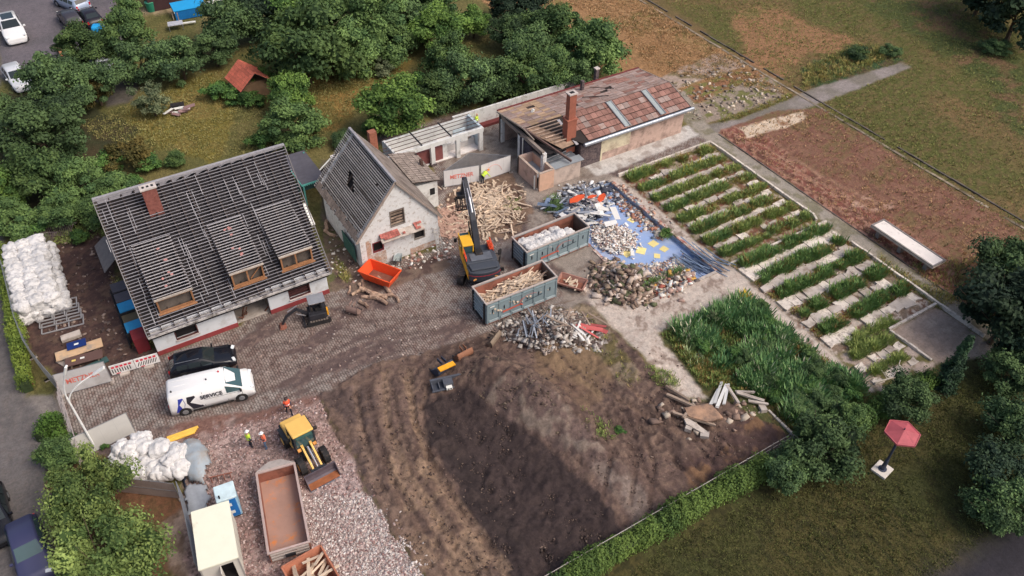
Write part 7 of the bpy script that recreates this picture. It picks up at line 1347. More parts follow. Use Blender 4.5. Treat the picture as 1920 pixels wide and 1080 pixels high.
# rails, frames and doors at the left
def grille_stack():
    c = P(118, 600); t = thing('gate_frame_stack', 'stack of grey steel gate frames lying in front of the bag stack', 'frames', (c[0], c[1], 0), R(-8)); m = mat('frame_grey', S((160, 158, 160)), .5, .2, var=.12, obj=.15)
    for k in range(4):
        fx, fy, z = -.1*k, .6*k-.6, .1+.13*k; b = MB(); w_, d_ = 3.0, 1.15
        b.beam((-w_/2+fx, -d_/2+fy, z), (w_/2+fx, -d_/2+fy, z), .08).beam((-w_/2+fx, d_/2+fy, z), (w_/2+fx, d_/2+fy, z), .08)
        for x in (-w_/2, -.45, .45, w_/2): b.beam((x+fx, -d_/2+fy, z), (x+fx, d_/2+fy, z), .08)
        b.build('frame', m, t)
    return t
grille_stack()
def board(u, v, z, L, W_, rz, m, label, marks=(), name='door_panel', cat='board', th=.06, tilt=0):
    c = P(u, v, z); t = thing(name, label, cat, (c[0], c[1], max(0, g(c[0], c[1])) if z < .5 else 0), rz); MB().box(-L/2, L/2, -W_/2, W_/2, z-th if z > th else .02, z if z > th else .02+th).build('panel', m, t, bevel=.01)
    if z > .3: MB().box(-L/2+.3, -L/2+.4, -W_/2+.1, W_/2-.1, 0, z-th).box(L/2-.4, L/2-.3, -W_/2+.1, W_/2-.1, 0, z-th).build('support_block', oldwood(), t)
    for x, y, a, b, mm in marks: MB().box(x-a, x+a, y-b, y+b, z if z > th else .02+th, (z if z > th else .02+th)+.01).build('plate', mm, t)
pw_ = whitepaint(); yl = mat('yellow_plate', S((230, 200, 110)), .5)
board(148, 655, .35, 3.3, 1.0, R(-2), mat('beige_board', S((196, 164, 130)), .8, var=.12, dirt=S((150, 140, 130)), damt=.45), 'beige door panel lying under the blue one'); board(143, 645, .5, 1.35, .8, R(-4), mat('royal_blue', S((24, 48, 110)), .5), 'small royal blue panel with white sticker on the beige board', [(0, 0, .16, .09, pw_)])
board(157, 671, .45, 2.6, .95, R(-8), mat('brown_board', S((98, 74, 68)), .7, var=.08), 'dark brown door panel with white and yellow stickers before the hoarding', [(-.1, .05, .15, .09, pw_), (-.7, .0, .14, .09, yl)]); board(125, 690 if 0 else 672, .1, 1.3, .9, R(30), mat('pale_board', S((150, 140, 134)), .8), 'pale grey board end under the beige panel')
board(132, 628, .35, 1.4, .6, R(0), concrete(), 'rough block of rubble behind the blue panel', name='rubble_block', cat='rubble', th=.3); board(178, 700 if 0 else 683, .12, 1.9, .6, R(8), mat('dark_teal'), 'dark teal plank behind the hoarding top edge')
board(327, 20 if 0 else 24, 1.6, .1, .1, 0, pw_, 'thin white post in the far garden', name='garden_post', cat='post')
# platform, tree fork branches, long fence
def platform():
    c = [P(1638, 437, 1.1), P(1659, 424, 1.1), P(1770, 491, 1.1), P(1745, 510, 1.1)]; t = thing('concrete_platform', 'long white topped concrete platform on a base in the red sand', 'platform', (c[0][0], c[0][1], 0)); W = lambda q, n, m, **k: q.build(n, m, t, world=True, **k)
    x0, x1, y0, y1 = 57.5, 59.2, 25.0, 31.6; W(MB().box(x0, x1, y0, y1, .85, 1.05), 'slab', concrete()); W(MB().box(x0+.15, x1-.15, y0+.15, y1-.15, 1.05, 1.07), 'top_surface', mat('bleached_top', S((222, 214, 208)), .9, var=.08, scale=2, obj=0, dirt=S((160, 150, 144)), dscale=1.2, damt=.38)); W(MB().box(x0, x0+.14, y0, y1, 1.05, 1.12).box(x1-.14, x1, y0, y1, 1.05, 1.12).box(x0+.14, x1-.14, y0, y0+.14, 1.05, 1.12).box(x0+.14, x1-.14, y1-.14, y1, 1.05, 1.12), 'rim', mat('rim_grey', S((130, 124, 122))))
    for y in (y0+.6, (y0+y1)/2, y1-.9): W(MB().box(x0+.3, x1-.3, y, y+.35, 0, .85), 'pier', mat('rim_grey'))
platform()
def long_fence():
    t = thing('long_wire_fence', 'low steel rail fence running along the dirt edge above the long hedge', 'fence', (35, 18.55, 0)); m = mat('fence_steel', S((148, 142, 138)), .5, .3); x = 11.0; xs = []
    while x < 35.2: xs.append(x); x += 2.4
    for a, b in zip(xs[:-1], xs[1:]):
        za = gz(a, 18.55); 
        for h in (1.25, .75, .3): MB().tube((a, 18.55, h), (b, 18.55, h), .025).build('rail', m, t, world=True)
        k = MB()
        for i in range(1, 16): k.beam((a+(b-a)*i/16, 18.55, .1), (a+(b-a)*i/16, 18.55, 1.25), .012)
        k.build('wire_mesh', m, t, world=True)['kind'] = 'stuff'
    for a in xs: MB().tube((a, 18.55, 0), (a, 18.55, 1.35), .04).build('post', m, t, world=True)
long_fence()
def white_rail():
    a = P(1440, 772); b = P(1498, 828); t = thing('fallen_kerb', 'broken pale kerb line curving down to the fence corner', 'kerb', (a[0], a[1], 0)); 
    for i in range(6): p = Vector(a).lerp(Vector(b), i/6); q_ = Vector(a).lerp(Vector(b), (i+.9)/6); MB().beam(p+Vector((0, .25*math.sin(i*.6), .12)), q_+Vector((0, .25*math.sin((i+.9)*.6), .12)), .16, .2).build('kerb_stone', cw, t, world=True)
white_rail()
def branches():
    c = P(1690, 690); t = thing('dead_branch', 'pale forked dead branch lying on the lower right strips', 'branch', (c[0], c[1], 0)); m = mat('bleached_wood', S((190, 180, 166)), .9)
    P3 = lambda u, v, z: tuple(np.array(P(u, v, z))-np.array([c[0], c[1], 0])); MB().tube(P3(1640, 718, .15), P3(1680, 706, .35), .07, .06).tube(P3(1680, 706, .35), P3(1688, 675, .5), .05, .03).tube(P3(1680, 706, .35), P3(1700, 690, .3), .04, .02).tube(P3(1665, 712, .3), P3(1650, 690, .3), .035, .02).build('limb', m, t)
branches()
# ---------------- wood, rubble and scrap ----------------
def plankmesh(seed):
    r = random.Random(seed); b = MB(); b.box(-.5, .5, -.5, .5, -.5, .5); vs = [(x+r.uniform(-.02, .02), y+r.uniform(-.15, .15), z+r.uniform(-.15, .15)) for x, y, z in b.v]; me = bpy.data.meshes.new('plank'); me.from_pydata(vs, [], b.f); return me
def plankset(m):
    o = []
    for s in range(4): me = plankmesh(s); me.materials.append(m); o.append(me)
    return o
PW = plankset(wood()); PO = plankset(oldwood()); PWH = plankset(mat('white_scrap', S((214, 212, 208)), .7, var=.08)); PST = plankset(mat('steel_scrap', S((150, 156, 166)), .5, .3, var=.2, obj=.3)); PBL = plankset(mat('blue_grey_scrap', S((110, 126, 150)), .6, .2, var=.2, obj=.3))
def plank(ms, x, y, z, L, w_, h_, yaw, pitch, name, label, cat, group):
    o = inst(name, random.choice(ms), (x, y, z), (random.uniform(-.3, .3), pitch, yaw), (L, w_, h_)); return tag(o, label, cat, group)
o = ct1.location; h1 = ct1.rotation_euler.z
for k in range(125):
    lx = random.triangular(.7, 5.9, 3.6); ly = random.uniform(.35, 1.95); hz = 1.5+.65*math.exp(-((lx-4)/2.4)**2)*(1-.25*abs(ly-1.15))+random.uniform(-.25, .1); L = random.uniform(.7, 1.9); yaw = h1+random.gauss(.15, .45)
    lx = min(max(lx, L/2*.8+.2), 6.3-L/2*.8); plank(PW if random.random() < .82 else PO, o.x+lx*math.cos(h1)-ly*math.sin(h1), o.y+lx*math.sin(h1)+ly*math.cos(h1), hz, L, random.uniform(.06, .13), random.uniform(.04, .07), yaw, random.gauss(0, .12), 'split_plank', 'broken pale plank heaped in the nearer grey container', 'plank', 'planks in the wood container')
tb = MB(); tb.v = []; b2 = MB()
def heap_core(name, parent, pts, m):    # packed splinters filling the body of a heap
    b = MB()
    for (x, y, z, s) in pts: b.cbox((x, y, z), (random.uniform(.5, 1.2)*s, random.uniform(.08, .2), random.uniform(.06, .12)), (random.uniform(-.3, .3), random.uniform(-.2, .2), random.uniform(0, 6)))
    o = b.build(name, m, parent); o['kind'] = 'stuff'; return o
hc = heap_core('wood_splinters', None, [(o.x+lx*math.cos(h1)-ly*math.sin(h1), o.y+lx*math.sin(h1)+ly*math.cos(h1), z, 1) for lx, ly, z in [(random.uniform(.5, 6.0), random.uniform(.3, 2.0), random.uniform(1.0, 1.55)) for _ in range(520)]], wood())
for k in range(115):
    u = random.gauss(928, 30); v = random.gauss(388, 24)
    if not (835 < u < 985 and 338 < v < 440): continue
    c = P(u, v); z = g(c[0], c[1])+random.uniform(.02, .3); L = random.uniform(.6, 2.3); plank(PW if random.random() < .75 else PO, c[0], c[1], z, L, random.uniform(.05, .13), random.uniform(.04, .08), random.gauss(.2, .75), random.gauss(0, .1), 'split_plank', 'splintered board in the wood heap under the excavator grapple', 'plank', 'boards in the wood heap')
hp = []
for k in range(600):
    u = random.gauss(918, 36); v = random.gauss(390, 27)
    if 822 < u < 985 and 338 < v < 455: c = P(u, v); hp.append((c[0], c[1], g(c[0], c[1])+.04, random.uniform(.25, .8)))
heap_core('wood_splinters', None, hp, wood())
hp = []
for k in range(260):
    u = random.uniform(820, 880); v = random.uniform(385, 445); c = P(u, v); hp.append((c[0], c[1], .04, random.uniform(.3, .9)))
heap_core('wood_splinters', None, hp, mat('pinkish_splinters', S((176, 144, 128)), .85, var=.25))
for k in range(26):
    x, y = ts.location.x+random.uniform(-.9, .9), ts.location.y+random.uniform(-.9, 1.1); plank(PW if random.random() < .6 else plankset(mat('orange_wood', S((206, 134, 84)), .8, var=.25, obj=.3)) if k == 0 else PW, x, y, .55+random.uniform(0, .5), random.uniform(.9, 1.7), random.uniform(.1, .22), .05, random.gauss(.6, .5), random.gauss(0, .15), 'offcut', 'curved offcut in the rusty skip at the bottom edge', 'offcut', 'offcuts in the bottom skip')
for k in range(10): c = P(random.uniform(1060, 1085), random.uniform(525, 540), .35); plank(PW, c[0], c[1], .35+random.uniform(0, .15), random.uniform(.5, 1.1), .1, .05, random.uniform(0, 3), 0, 'offcut', 'short offcut in the low trailer box', 'offcut', 'offcuts in the trailer box')
c = P(395, 780); 
def log(u, v, z, L, r, yaw, label): 
    c = P(u, v, z); b = MB(); n = 5; pts = [Vector((-L/2+L*i/n, random.uniform(-.06, .06), random.uniform(-.04, .04))) for i in range(n+1)]
    for i in range(n): b.tube(pts[i], pts[i+1], r*random.uniform(.8, 1.1), r*random.uniform(.75, 1.1), 7)
    o = b.build('log', mat('split_log', S((184, 156, 134)), .85, var=.3, scale=2, obj=.2, dirt=S((120, 96, 86)), damt=.5)); o.location = (c[0], c[1], g(c[0], c[1])+z+r); o.rotation_euler = (0, random.uniform(-.06, .06), yaw); tag(o, label, 'log', 'gnarled logs by the orange skip')
for (u, v, z, L, r, y) in ((690, 548, 0, 2.4, .17, R(-75)), (700, 552, .05, 2.6, .15, R(-60)), (708, 560, .1, 2.2, .17, R(-70)), (722, 540, 0, 2.6, .18, R(-88)), (715, 556, .2, 1.8, .14, R(-20)), (695, 560, .0, 1.6, .15, R(-40)), (735, 552, 0, 2.4, .12, R(-84)), (670, 548, 0, 1.2, .14, R(20)), (683, 572, 0, 1.0, .16, R(-70)), (655, 545, 0, .9, .1, R(60)), (704, 530, 0, 1.3, .13, R(-50)), (680, 537, .1, 1.4, .13, R(-110))): log(u, v, z, L, r, y, 'gnarled pale log in the heap below the orange skip')
for i, (u, v, rz_) in enumerate(((515, 425, 20), (612, 425, 70), (618, 440, 110))): 
    if i: log(u, v, 0, 1.3, .16, R(rz_), f"{'upper' if i == 1 else 'lower'} pale log between the two houses")
def rubble(name, fn, n, s0, s1, pal, label=None, hf=None, flat=.6, seed=3):
    r = np.random.default_rng(seed); pts = []
    while len(pts) < n:
        u, v = fn(r); c = P(u, v); pts.append((c[0], c[1]))
    pts = np.array(pts); z = G(pts[:, 0], pts[:, 1]); inp_ = (pts[:, 0] > POOL[0]) & (pts[:, 0] < POOL[1]) & (pts[:, 1] > POOL[2]) & (pts[:, 1] < POOL[3]); z = np.where(inp_, -.42, z)
    if hf is not None: z = z+hf(pts)
    cube = np.array([(-1, -1, -1), (1, -1, -1), (1, 1, -1), (-1, 1, -1), (-1, -1, 1), (1, -1, 1), (1, 1, 1), (-1, 1, 1)])*.5; fc = np.array([(0, 3, 2, 1), (4, 5, 6, 7), (0, 1, 5, 4), (1, 2, 6, 5), (2, 3, 7, 6), (3, 0, 4, 7)])
    s = s0*.7+(s1*1.35-s0*.7)*r.random(n)**2.6; S3 = np.stack([s*r.uniform(.6, 1.8, n), s*r.uniform(.5, 1.1, n), s*r.uniform(.25, flat, n)], 1); V = cube[None]*S3[:, None]*r.uniform(.7, 1.15, (n, 8, 1)); a = r.uniform(0, 6.28, n); ti = r.normal(0, .35, n)
    ct, st = np.cos(ti)[:, None], np.sin(ti)[:, None]; x, y, zz = V[..., 0], V[..., 1], V[..., 2]; x, zz = x*ct+zz*st, -x*st+zz*ct; ca, sa = np.cos(a)[:, None], np.sin(a)[:, None]; x, y = x*ca-y*sa, x*sa+y*ca
    V = np.stack([x+pts[:, 0:1], y+pts[:, 1:2], zz+(z+s*.15)[:, None]], -1).reshape(-1, 3); Fc = (fc[None]+8*np.arange(n)[:, None, None]).reshape(-1, 4); pc = np.array([S(c) for c in pal])[r.integers(0, len(pal), n)]*r.uniform(.7, 1.15, (n, 1))
    o = link(name, npmesh(name, V, Fc, mat('rubble_mix', vcol=True, rough=.9, var=.15, scale=4, bump=.2), np.repeat(pc, 8, 0))); tag(o, label, None, kind='stuff'); return pts, z
GA = lambda mu, mv, su, sv: (lambda r: (r.normal(mu, su), r.normal(mv, sv)))
def inq(poly):
    def f(r):
        while True:
            u = r.uniform(min(p[0] for p in poly), max(p[0] for p in poly)); v = r.uniform(min(p[1] for p in poly), max(p[1] for p in poly))
            if inpoly(np.array([u]), np.array([v]), poly)[0]: k = max(0, r.normal(-.7, 1)); return u+r.normal(0, 4+9*k), v+r.normal(0, 3+6*k)
    return f
mnd = lambda cx, cy, rx, h: (lambda p: h*np.exp(-(((p[:, 0]-cx)**2+(p[:, 1]-cy)**2)/rx**2))*rng.uniform(.0, 1, len(p)))
PALW = [(222, 216, 208), (208, 200, 190), (196, 176, 164), (180, 150, 138), (228, 226, 222)]
c = P(1150, 448, -.3); rubble('white_rubble', inq([(1112, 420), (1145, 414), (1172, 424), (1192, 444), (1186, 460), (1158, 470), (1132, 462), (1114, 445)]), 2900, .04, .19, PALW+[(240, 236, 230), (216, 206, 200)], hf=mnd(c[0], c[1], 2.2, .6))
rubble('pool_rubble', inq([(1190, 492), (1245, 484), (1285, 478), (1298, 492), (1250, 510), (1200, 508)]), 900, .04, .2, PALW+[(170, 166, 166)])
rubble('pool_edge_rubble', inq([(1148, 345), (1165, 350), (1215, 400), (1250, 432), (1236, 440), (1195, 405), (1155, 370)]), 900, .08, .28, [(170, 120, 100), (190, 150, 130), (206, 196, 184), (120, 100, 96), (150, 160, 170)])
c = P(1262, 530, -.3); rubble('mixed_rubble', inq([(1215, 515), (1260, 500), (1300, 505), (1305, 525), (1250, 555), (1225, 548)]), 620, .08, .36, PALW+[(150, 84, 74), (206, 160, 84), (176, 120, 100), (120, 110, 106)], hf=mnd(c[0], c[1], 1.8, .5))
c = P(1165, 535, 0); rubble('brown_rubble', inq([(1115, 500), (1150, 482), (1210, 505), (1232, 545), (1215, 575), (1150, 568), (1110, 545)]), 1500, .06, .4, [(130, 110, 98), (150, 130, 116), (184, 166, 152), (104, 86, 78), (140, 122, 104), (200, 186, 176), (92, 96, 70)], hf=mnd(c[0], c[1], 2.0, .8))
c = P(1030, 630, 0); rubble('scrap_rubble', inq([(940, 612), (990, 590), (1060, 588), (1110, 605), (1140, 645), (1110, 668), (1060, 660), (1000, 662), (950, 640)]), 3000, .05, .3, [(160, 150, 142), (190, 182, 174), (120, 106, 100), (96, 82, 78), (206, 200, 194)], flat=.35, hf=mnd(c[0], c[1], 2.6, .7))
rubble('scrap_flakes', inq([(1030, 385), (1070, 350), (1140, 342), (1165, 365), (1140, 385), (1110, 410), (1040, 405)]), 900, .08, .4, [(120, 126, 140), (206, 208, 210), (170, 176, 186), (70, 72, 84), (190, 190, 190), (226, 226, 226)], hf=mnd(*P(1085, 378)[:2], 2.2, .7), flat=.35)
rubble('dirt_clods', inq([(850, 700), (960, 690), (1060, 740), (1130, 830), (1100, 850), (1000, 800), (900, 760)]), 1500, .03, .13, [(94, 80, 70), (108, 94, 80), (80, 66, 60), (120, 106, 92)], flat=.9)
rubble('dirt_clods', inq([(800, 660), (1150, 620), (1400, 740), (1480, 820), (1100, 1060), (800, 900)]), 1300, .03, .1, [(110, 92, 84), (84, 66, 62), (120, 104, 94), (74, 60, 56)])
rubble('soil_clods', inq([(620, 760), (700, 690), (860, 650), (1150, 640), (1290, 770), (1480, 820), (1080, 1075), (800, 1075), (700, 930)]), 9000, .025, .09, [(110, 90, 80), (92, 74, 68), (128, 110, 98), (78, 62, 58)], flat=.9)
rubble('dark_clods', inq([(800, 760), (870, 745), (1080, 890), (1160, 1000), (1080, 1075), (960, 1075), (840, 880)]), 4000, .025, .1, [(62, 52, 50), (76, 64, 60), (52, 44, 43), (88, 74, 68)], flat=.9)
rubble('gravel_stones', inq([(340, 830), (600, 745), (640, 840), (700, 940), (790, 1080), (600, 1080), (460, 1080), (380, 1000)]), 10000, .03, .11, [(180, 154, 150), (152, 122, 116), (194, 176, 172), (134, 106, 102), (168, 140, 136)], flat=.7)
rubble('gravel_stones', inq([(560, 930), (700, 930), (760, 1010), (810, 1085), (600, 1085)]), 6000, .03, .12, [(196, 186, 180), (176, 162, 157), (158, 142, 138), (206, 198, 194)], flat=.7)
rubble('yard_rubble', inq([(620, 400), (640, 400), (690, 500), (650, 540), (625, 500)]), 160, .05, .2, PALW+[(140, 120, 110)])
rubble('yard_rubble', inq([(730, 470), (830, 450), (860, 480), (740, 510)]), 260, .05, .25, PALW+[(140, 100, 90)])
rubble('field_rubble', inq([(1230, 150), (1400, 110), (1480, 185), (1300, 230)]), 500, .06, .3, [(190, 176, 160), (150, 136, 124), (120, 108, 98)])
rubble('site_litter', inq([(10, 460), (180, 420), (310, 680), (120, 700)]), 700, .04, .22, [(130, 112, 104), (160, 140, 128), (90, 74, 70)])
rubble('site_litter', inq([(600, 560), (1050, 590), (860, 660), (500, 720), (460, 640)]), 700, .03, .12, [(150, 130, 120), (90, 76, 72), (180, 166, 158)])
rubble('corner_rubble', GA(1330, 780, 45, 14), 220, .08, .4, [(190, 176, 160), (150, 126, 112), (110, 92, 84)])
# scrap lengths
def scatter(ms, n, mu, mv, su, sv, L, w_, yaw, dy, name, label, cat, group, z0=.1, z1=.6, pool=False, th=.04):
    for k in range(n):
        c = P(random.gauss(mu, su), random.gauss(mv, sv)); zb = -.42 if POOL[0] < c[0] < POOL[1] and POOL[2] < c[1] < POOL[3] else g(c[0], c[1]); plank(ms, c[0], c[1], zb+random.uniform(z0, z1), random.uniform(*L), random.uniform(*w_), th, random.gauss(yaw, dy), random.gauss(0, .2), name, label, cat, group)
scatter(PBL, 34, 1310, 490, 16, 8, (1.8, 3.6), (.06, .12), R(-75), .12, 'metal_length', 'long blue grey metal strip in the bundle at the lower pool corner', 'metal strip', 'metal strips at the pool corner', .1, .5)
scatter(PST, 46, 1075, 388, 26, 12, (.8, 2.2), (.08, .25), R(20), 1.0, 'scrap_steel', 'steel scrap strip in the heap at the upper pool end', 'scrap', 'scrap strips at the upper pool end', .2, .9)
scatter(PWH, 30, 1095, 395, 26, 12, (.8, 2.0), (.12, .5), R(-40), .8, 'white_scrap', 'white scrap sheet in the heap at the upper pool end', 'scrap', 'white panels at the upper pool end', .3, 1.0)
scatter(PBL, 16, 1060, 392, 20, 10, (.8, 1.8), (.15, .5), R(0), 1.0, 'blue_grey_scrap', 'blue grey scrap sheet in the heap at the upper pool end', 'scrap', 'blue grey panels at the upper pool end', .2, .8)
scatter(PST, 22, 1000, 628, 14, 9, (1.0, 2.2), (.05, .1), R(65), .25, 'pale_rod', 'pale rod in the fan shaped bundle on the scrap heap', 'rod', 'rods on the scrap heap', .4, 1.1)
scatter(PO, 26, 1168, 530, 22, 12, (.5, 1.6), (.06, .2), R(30), 1.2, 'old_timber', 'old timber in the brown rubble heap at the pool edge', 'timber', 'timbers in the brown heap', .2, .7)
scatter(PWH, 18, 1150, 445, 18, 12, (.3, .8), (.15, .4), 0, 1.5, 'white_chunk', 'flat white chunk on the white rubble in the pool', 'rubble', 'white chunks in the pool', .1, .4)
scatter(PW, 16, 1255, 530, 20, 10, (.4, 1.2), (.1, .35), 0, 1.5, 'mixed_scrap', 'broken board in the mixed rubble at the lower pool end', 'board', 'boards in the mixed rubble', .1, .5)
scatter(PO, 40, 1040, 618, 34, 13, (.7, 2.2), (.06, .16), R(-10), .8, 'scrap_wood', 'weathered batten in the heap below the wood container', 'batten', 'battens in the scrap heap', .2, .8)
scatter(PWH, 8, 1080, 645, 14, 10, (1.0, 2.0), (.12, .22), R(70), .4, 'white_beam', 'white beam lying at the lower side of the scrap heap', 'post', 'white posts on the scrap heap', .2, .6)
PR = plankset(mat('fallen_red', S((186, 92, 90)), .7, var=.15)); OP = plankset(mat('scrap_orange', S((232, 92, 50)), .5, var=.1))
scatter(PR, 5, 1112, 628, 8, 4, (1.6, 2.2), (.2, .35), R(-50), .15, 'red_board', 'faded red board on the scrap heap', 'board', 'red boards on the scrap heap', .4, .8)
for (u, v, L, W_, y_) in ((1082, 372, 2.4, .8, 20), (1128, 370, 1.9, .6, 42), (1110, 368, 1.2, .5, 10)): 
    c = P(u, v, .8); b = MB(); b.plate([(-L/2, 0, 0), (-L/4, -W_/2, .1), (L/4, -W_/2, .12), (L/2, -.05, 0), (L/4, W_/2, -.1), (-L/4, W_/2, -.08)], .06); o_ = b.build('orange_shell', mat('scrap_orange')); o_.location = (c[0], c[1], .75); o_.rotation_euler = (.1, .15, R(y_)); tag(o_, {2.4: 'long orange plastic shell on the scrap heap, the leftmost', 1.9: 'orange plastic shell at the right of the scrap heap', 1.2: 'small orange shell between the two larger ones'}[L], 'scrap')
# broken slabs on the slope
def slab(pts, th, z, label, m=None, tilt=(0, 0, 0)):
    q = [P(u, v, z)[:2] for u, v in pts]; cx, cy = sum(p[0] for p in q)/len(q), sum(p[1] for p in q)/len(q); o_ = MB().prism([(p[0]-cx, p[1]-cy) for p in q], -th/2, th/2).build('broken_slab', m or concrete()); o_.location = (cx, cy, g(cx, cy)+z); o_.rotation_euler = tilt; tag(o_, label, 'slab')
brs = mat('brown_slab', S((168, 134, 110)), .9, var=.2, dirt=S((120, 100, 88)), damt=.5)
slab([(1282, 770), (1330, 762), (1355, 788), (1325, 795), (1290, 785)], .22, .45, 'large brown topped broken slab on the dirt slope', brs, (.08, -.05, 0)); slab([(1278, 785), (1300, 795), (1325, 810), (1318, 815), (1285, 800)], .15, .25, 'narrow slab fragment below the large broken slab', None, (.1, .1, 0)); slab([(1285, 800), (1303, 795), (1308, 803), (1290, 810)], .15, .15, 'small pale slab fragment left of the narrow one')
for k, (u, v, L, y_) in enumerate(((1345, 742, 2.6, 25), (1352, 748, 2.8, 22), (1360, 745, 2.4, 28), (1338, 750, 2.0, 20), (1372, 745, 2.0, 60), (1280, 760, 2.6, -70), (1300, 790, 3.0, -60), (1268, 745, 2.0, -80), (1290, 778, 1.6, 10), (1405, 750, 2.0, -62), (1395, 740, 1.4, -40), (1420, 760, 1.4, -50))):
    c = P(u, v, .3); plank(PWH if k < 4 else plankset(concrete()) if k in (4, 9, 10, 11) else PO, c[0], c[1], g(c[0], c[1])+.35, L, .22, .14, R(y_+10), .18 if k < 5 else .05, 'concrete_beam' if k != 8 else 'timber', 'pale beam among the broken slabs at the lower end of the concrete path', 'beam', 'beams among the broken slabs')
for k, (u, v) in enumerate(((1428, 772), (1290, 808), (1320, 820))): c = P(u, v); MB().cbox((0, 0, 0), (.6, .45, .3), (0, .1, random.random()*3)).build('stone_block', concrete()).location = (c[0], c[1], g(c[0], c[1])+.15)
for i, o_ in enumerate([o for o in bpy.data.objects if o.name.startswith('stone_block')]): tag(o_, ['loose stone block beside the kerb at the dirt corner', 'small stone block beside the slab fragments', 'stone block lowest on the dirt slope'][i], 'stone')
def pipes():
    c = P(1022, 675); t = thing('perforated_blocks', 'cluster of round holed pipe pieces lying on the dirt', 'pipes', (c[0], c[1], g(c[0], c[1])+.1)); m = mat('clay_pipe', S((170, 156, 146)), .9)
    for i in range(7): a = i; x, y = (i % 4)*.3, (i//4)*.3; MB().tube((x, y, 0), (x, y+.05, .25), .14, .14, 10).build('pipe', m, t); MB().tube((x, y+.05, .25), (x, y+.052, .256), .08, .08, 10).build('bore', black(), t)
pipes()
def ladder():
    a = P(806, 470); t = thing('ladder', 'short pale ladder leaning on the right corner of the gabled house', 'ladder', (23.0, 49.2, 0)); m = mat('alu', S((196, 192, 188)), .5, .3)
    for x in (0, .5): MB().beam((x, 0, 0), (x+.1, .75, 2.0), .06).build('rail', m, t)
    for k in range(7): f = (k+.5)/7; MB().beam((.1*f, .75*f, 2*f), (.5+.1*f, .75*f, 2*f), .04).build('rung', m, t)
ladder()
def wheelbarrow():
    c = P(747, 492, 0); t = thing('wheelbarrow', 'grey wheelbarrow tray standing behind the orange skip', 'wheelbarrow', (c[0], c[1], 0), R(60)); m = mat('tray_grey', S((150, 158, 158)), .5, .2)
    MB().add([(-.35, -.2, .35), (.3, -.2, .35), (.3, .2, .35), (-.35, .2, .35), (-.55, -.35, .65), (.5, -.35, .6), (.5, .35, .6), (-.55, .35, .65)], [(0, 3, 2, 1), (0, 1, 5, 4), (1, 2, 6, 5), (2, 3, 7, 6), (3, 0, 4, 7)]).build('tray', m, t); MB().tube((.65, -.05, .2), (.65, .05, .2), .2, .2, 12).build('wheel', black(), t); MB().beam((.65, -.08, .2), (-1.0, -.3, .6), .04).beam((.65, .08, .2), (-1.0, .3, .6), .04).beam((-.3, -.2, .35), (-.35, -.22, 0), .04).beam((-.3, .2, .35), (-.35, .22, 0), .04).build('frame', darksteel(), t)
wheelbarrow()
# yellow pipe bundle, rack, small things of the gardens
c = P(340, 818, .2); t = thing('yellow_hose', 'yellow plastic drain pipes lying behind the white bags', 'pipe', (c[0], c[1], 0), R(-4)); 
for k in range(4): MB().tube((-.9, .1*k, .12+.08*(k % 2)), (.9+.1*k, .12*k, .14), .1, .1, 8).build('pipe', mat('drain_yellow', S((236, 180, 80)), .5, obj=.1), t)
c = P(416, 899); t = thing('bike_rack', 'dark brown metal rack lying on the gravel behind the toilet cabin', 'rack', (c[0], c[1], 0), R(-14)); MB().beam((-.7, 0, .5), (.7, 0, .5), .05).beam((-.7, .3, .1), (.7, .3, .1), .05).build('rail', rust(), t)
for x in (-.6, -.2, .2, .6): MB().beam((x, 0, .5), (x, .3, .1), .05).beam((x, 0, .5), (x, -.1, 0), .05).build('upright', rust(), t)
c = P(355, 20, .6); t = thing('blue_tarp_cover', 'bright blue covered pool or awning in the far garden', 'awning', (c[0], c[1], 0), R(-2)); cbm = mat('tarp_sky_blue', S((38, 158, 220)), .5, var=.06); MB().plate([(-2.0, -1.1, 1.25), (2.0, -1.1, 1.25), (2.0, 1.2, 1.5), (-2.0, 1.2, 1.5)], .06).build('cover', cbm, t); MB().box(-1.95, 1.95, -1.05, -.95, .1, 1.2).build('side', mat('tarp_blue_dark', S((20, 110, 180)), .6), t)
for x in (-1.9, 1.9):
    for y in (-1.0, 1.1): MB().beam((x, y, 0), (x, y, 1.3), .08).build('post', steel(), t)
c = P(190, 52, .6); o_ = MB().cbox((0, 0, 0), (2.2, 1.3, 1.0)).build('blue_cover', cbm, bevel=.25); o_.location = (c[0], c[1], .5); o_.rotation_euler = (0, 0, R(-20)); tag(o_, 'small bright blue tarpaulin cover behind the black parked car', 'cover')
c = P(282, 12, .6); t = thing('green_bin', 'round green rain barrel beside the dark shed', 'barrel', (c[0], c[1], 0)); MB().tube((0, 0, 0), (0, 0, 1.2), .5, .58, 14).build('drum', mat('bin_green', S((40, 120, 96)), .5), t); MB().tube((0, 0, 1.2), (0, 0, 1.24), .6, .6, 14).build('rim', mat('bin_green2', S((80, 160, 130))), t)
c = P(318, -8, 1.2); t = thing('dark_shed', 'dark reddish garden shed cut off by the top edge', 'shed', (c[0], c[1], 0)); MB().box(-3, 2.4, -1, 2, 0, 2.2).build('wall', mat('dark_red_wood', S((62, 42, 44)), .9, var=.2), t); MB().plate([(-3.2, -1.2, 2.2), (2.6, -1.2, 2.2), (2.6, 2.2, 2.7), (-3.2, 2.2, 2.7)], .1).build('roof', mat('dark_felt'), t)
c = P(401, 4, .5); o_ = MB().cbox((0, 0, 0), (2.2, 1.0, .4)).cbox((.3, .2, .3), (1.0, .6, .3), (0, .2, .3)).build('white_lounger', whitepaint(), bevel=.08); o_.location = (c[0], c[1], .4); tag(o_, 'pale garden furniture cut off by the top edge right of the blue awning', 'garden furniture')
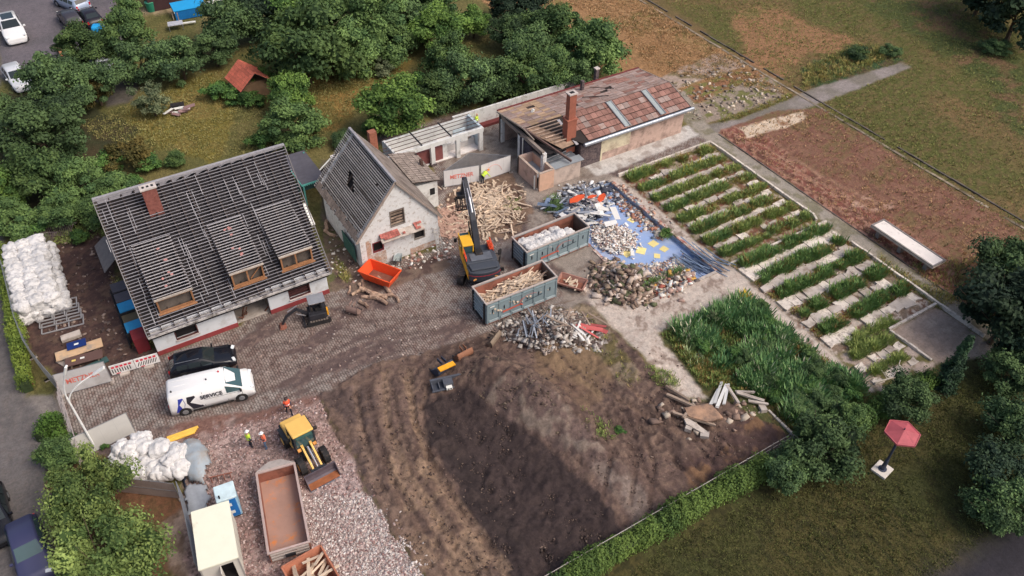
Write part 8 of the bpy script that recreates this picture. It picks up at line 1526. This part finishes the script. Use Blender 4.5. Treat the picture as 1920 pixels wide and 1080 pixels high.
c = P(329, 46, .6); t = thing('garden_table', 'grey garden table on the lawn before the blue awning', 'table', (c[0], c[1], 0), R(-10)); MB().box(-.9, .9, -.6, .6, .72, .8).build('table_top', mat('table_grey', S((176, 178, 186)), .6), t)
for x in (-.8, .8):
    for y in (-.5, .5): MB().box(x-.04, x+.04, y-.04, y+.04, 0, .72).build('leg', steel(), t)
c = P(354, 46, .1); o_ = MB().box(-.9, .9, -.15, .15, 0, .12).build('white_bench', whitepaint()); o_.location = (c[0], c[1], .3); o_.rotation_euler = (0, 0, R(-10)); tag(o_, 'thin white bench board right of the garden table', 'bench')
cloth('orange_tarp', px((100, 92), (122, 86), (130, 104), (118, 114), (108, 106)), .5, mat('pale_orange', S((226, 152, 104)), .7, var=.1), 'pale orange sheet beside the parking lot under the trees', 'tarpaulin', 2, .3)
def junk():
    c = P(338, 207, .2); t = thing('broken_garden_box', 'collapsed white and brown garden box lying in the grass clearing', 'garden junk', (c[0], c[1], 0), R(-10)); w_ = whitepaint(); br_ = mat('mauve_board', S((140, 112, 110)), .8, var=.15)
    for k in range(9): MB().cbox((random.uniform(-1.2, 1.1), random.uniform(-1.1, 1.2), .15+.05*k), (random.uniform(.6, 1.6), random.uniform(.25, .6), .06), (random.uniform(-.25, .25), random.uniform(-.2, .2), random.uniform(-.8, .8))).build('board', w_ if k % 2 else br_, t)
    MB().box(-.9, .5, .6, 1.3, 0, .5).build('box', black(), t)
junk()
def grids():
    for i, (u, v, s) in enumerate(((105, 432, 1.0), (75, 446, .8))):
        c = P(u, v, .5); t = thing('steel_grille', ['row of slanted rusty reinforcement grilles under the left trees', 'second smaller stack of grilles behind the white bags'][i], 'grille', (c[0], c[1], 0), R(-30)); b = MB()
        for k in range(14): b.beam((-1.1*s+.17*k*s, -.2, .1), (-1.1*s+.17*k*s+.5, .3, 1.1*s), .035)
        b.build('bars', mat('grille_grey', S((138, 124, 124)), .6, .2), t)['kind'] = 'stuff'; MB().beam((-1.2*s, -.2, .1), (1.4*s, -.2, .1), .05).beam((-.7*s, .3, 1.1*s), (1.9*s, .3, 1.1*s), .05).build('edge_bar', mat('grille_grey'), t)
grids()
c = P(55, 715, .2); o_ = MB().cbox((0, 0, .3), (.35, .8, .7)).build('red_box', redpaint()); o_.location = (c[0], c[1], 0); tag(o_, 'small dark red electric box at the lower end of the clipped hedge', 'box')
c = P(488+120, 425, 2.2) if 0 else P(603, 452, 2.4); o_ = MB().box(-.15, .15, -1.0, 1.0, 0, .12).build('white_gutter', whitepaint()); o_.location = (13.6, 53.4, 4.9); o_.rotation_euler = (R(35), 0, 0); tag(o_, 'short white gutter piece hanging at the right roof edge of the battened house', 'gutter')
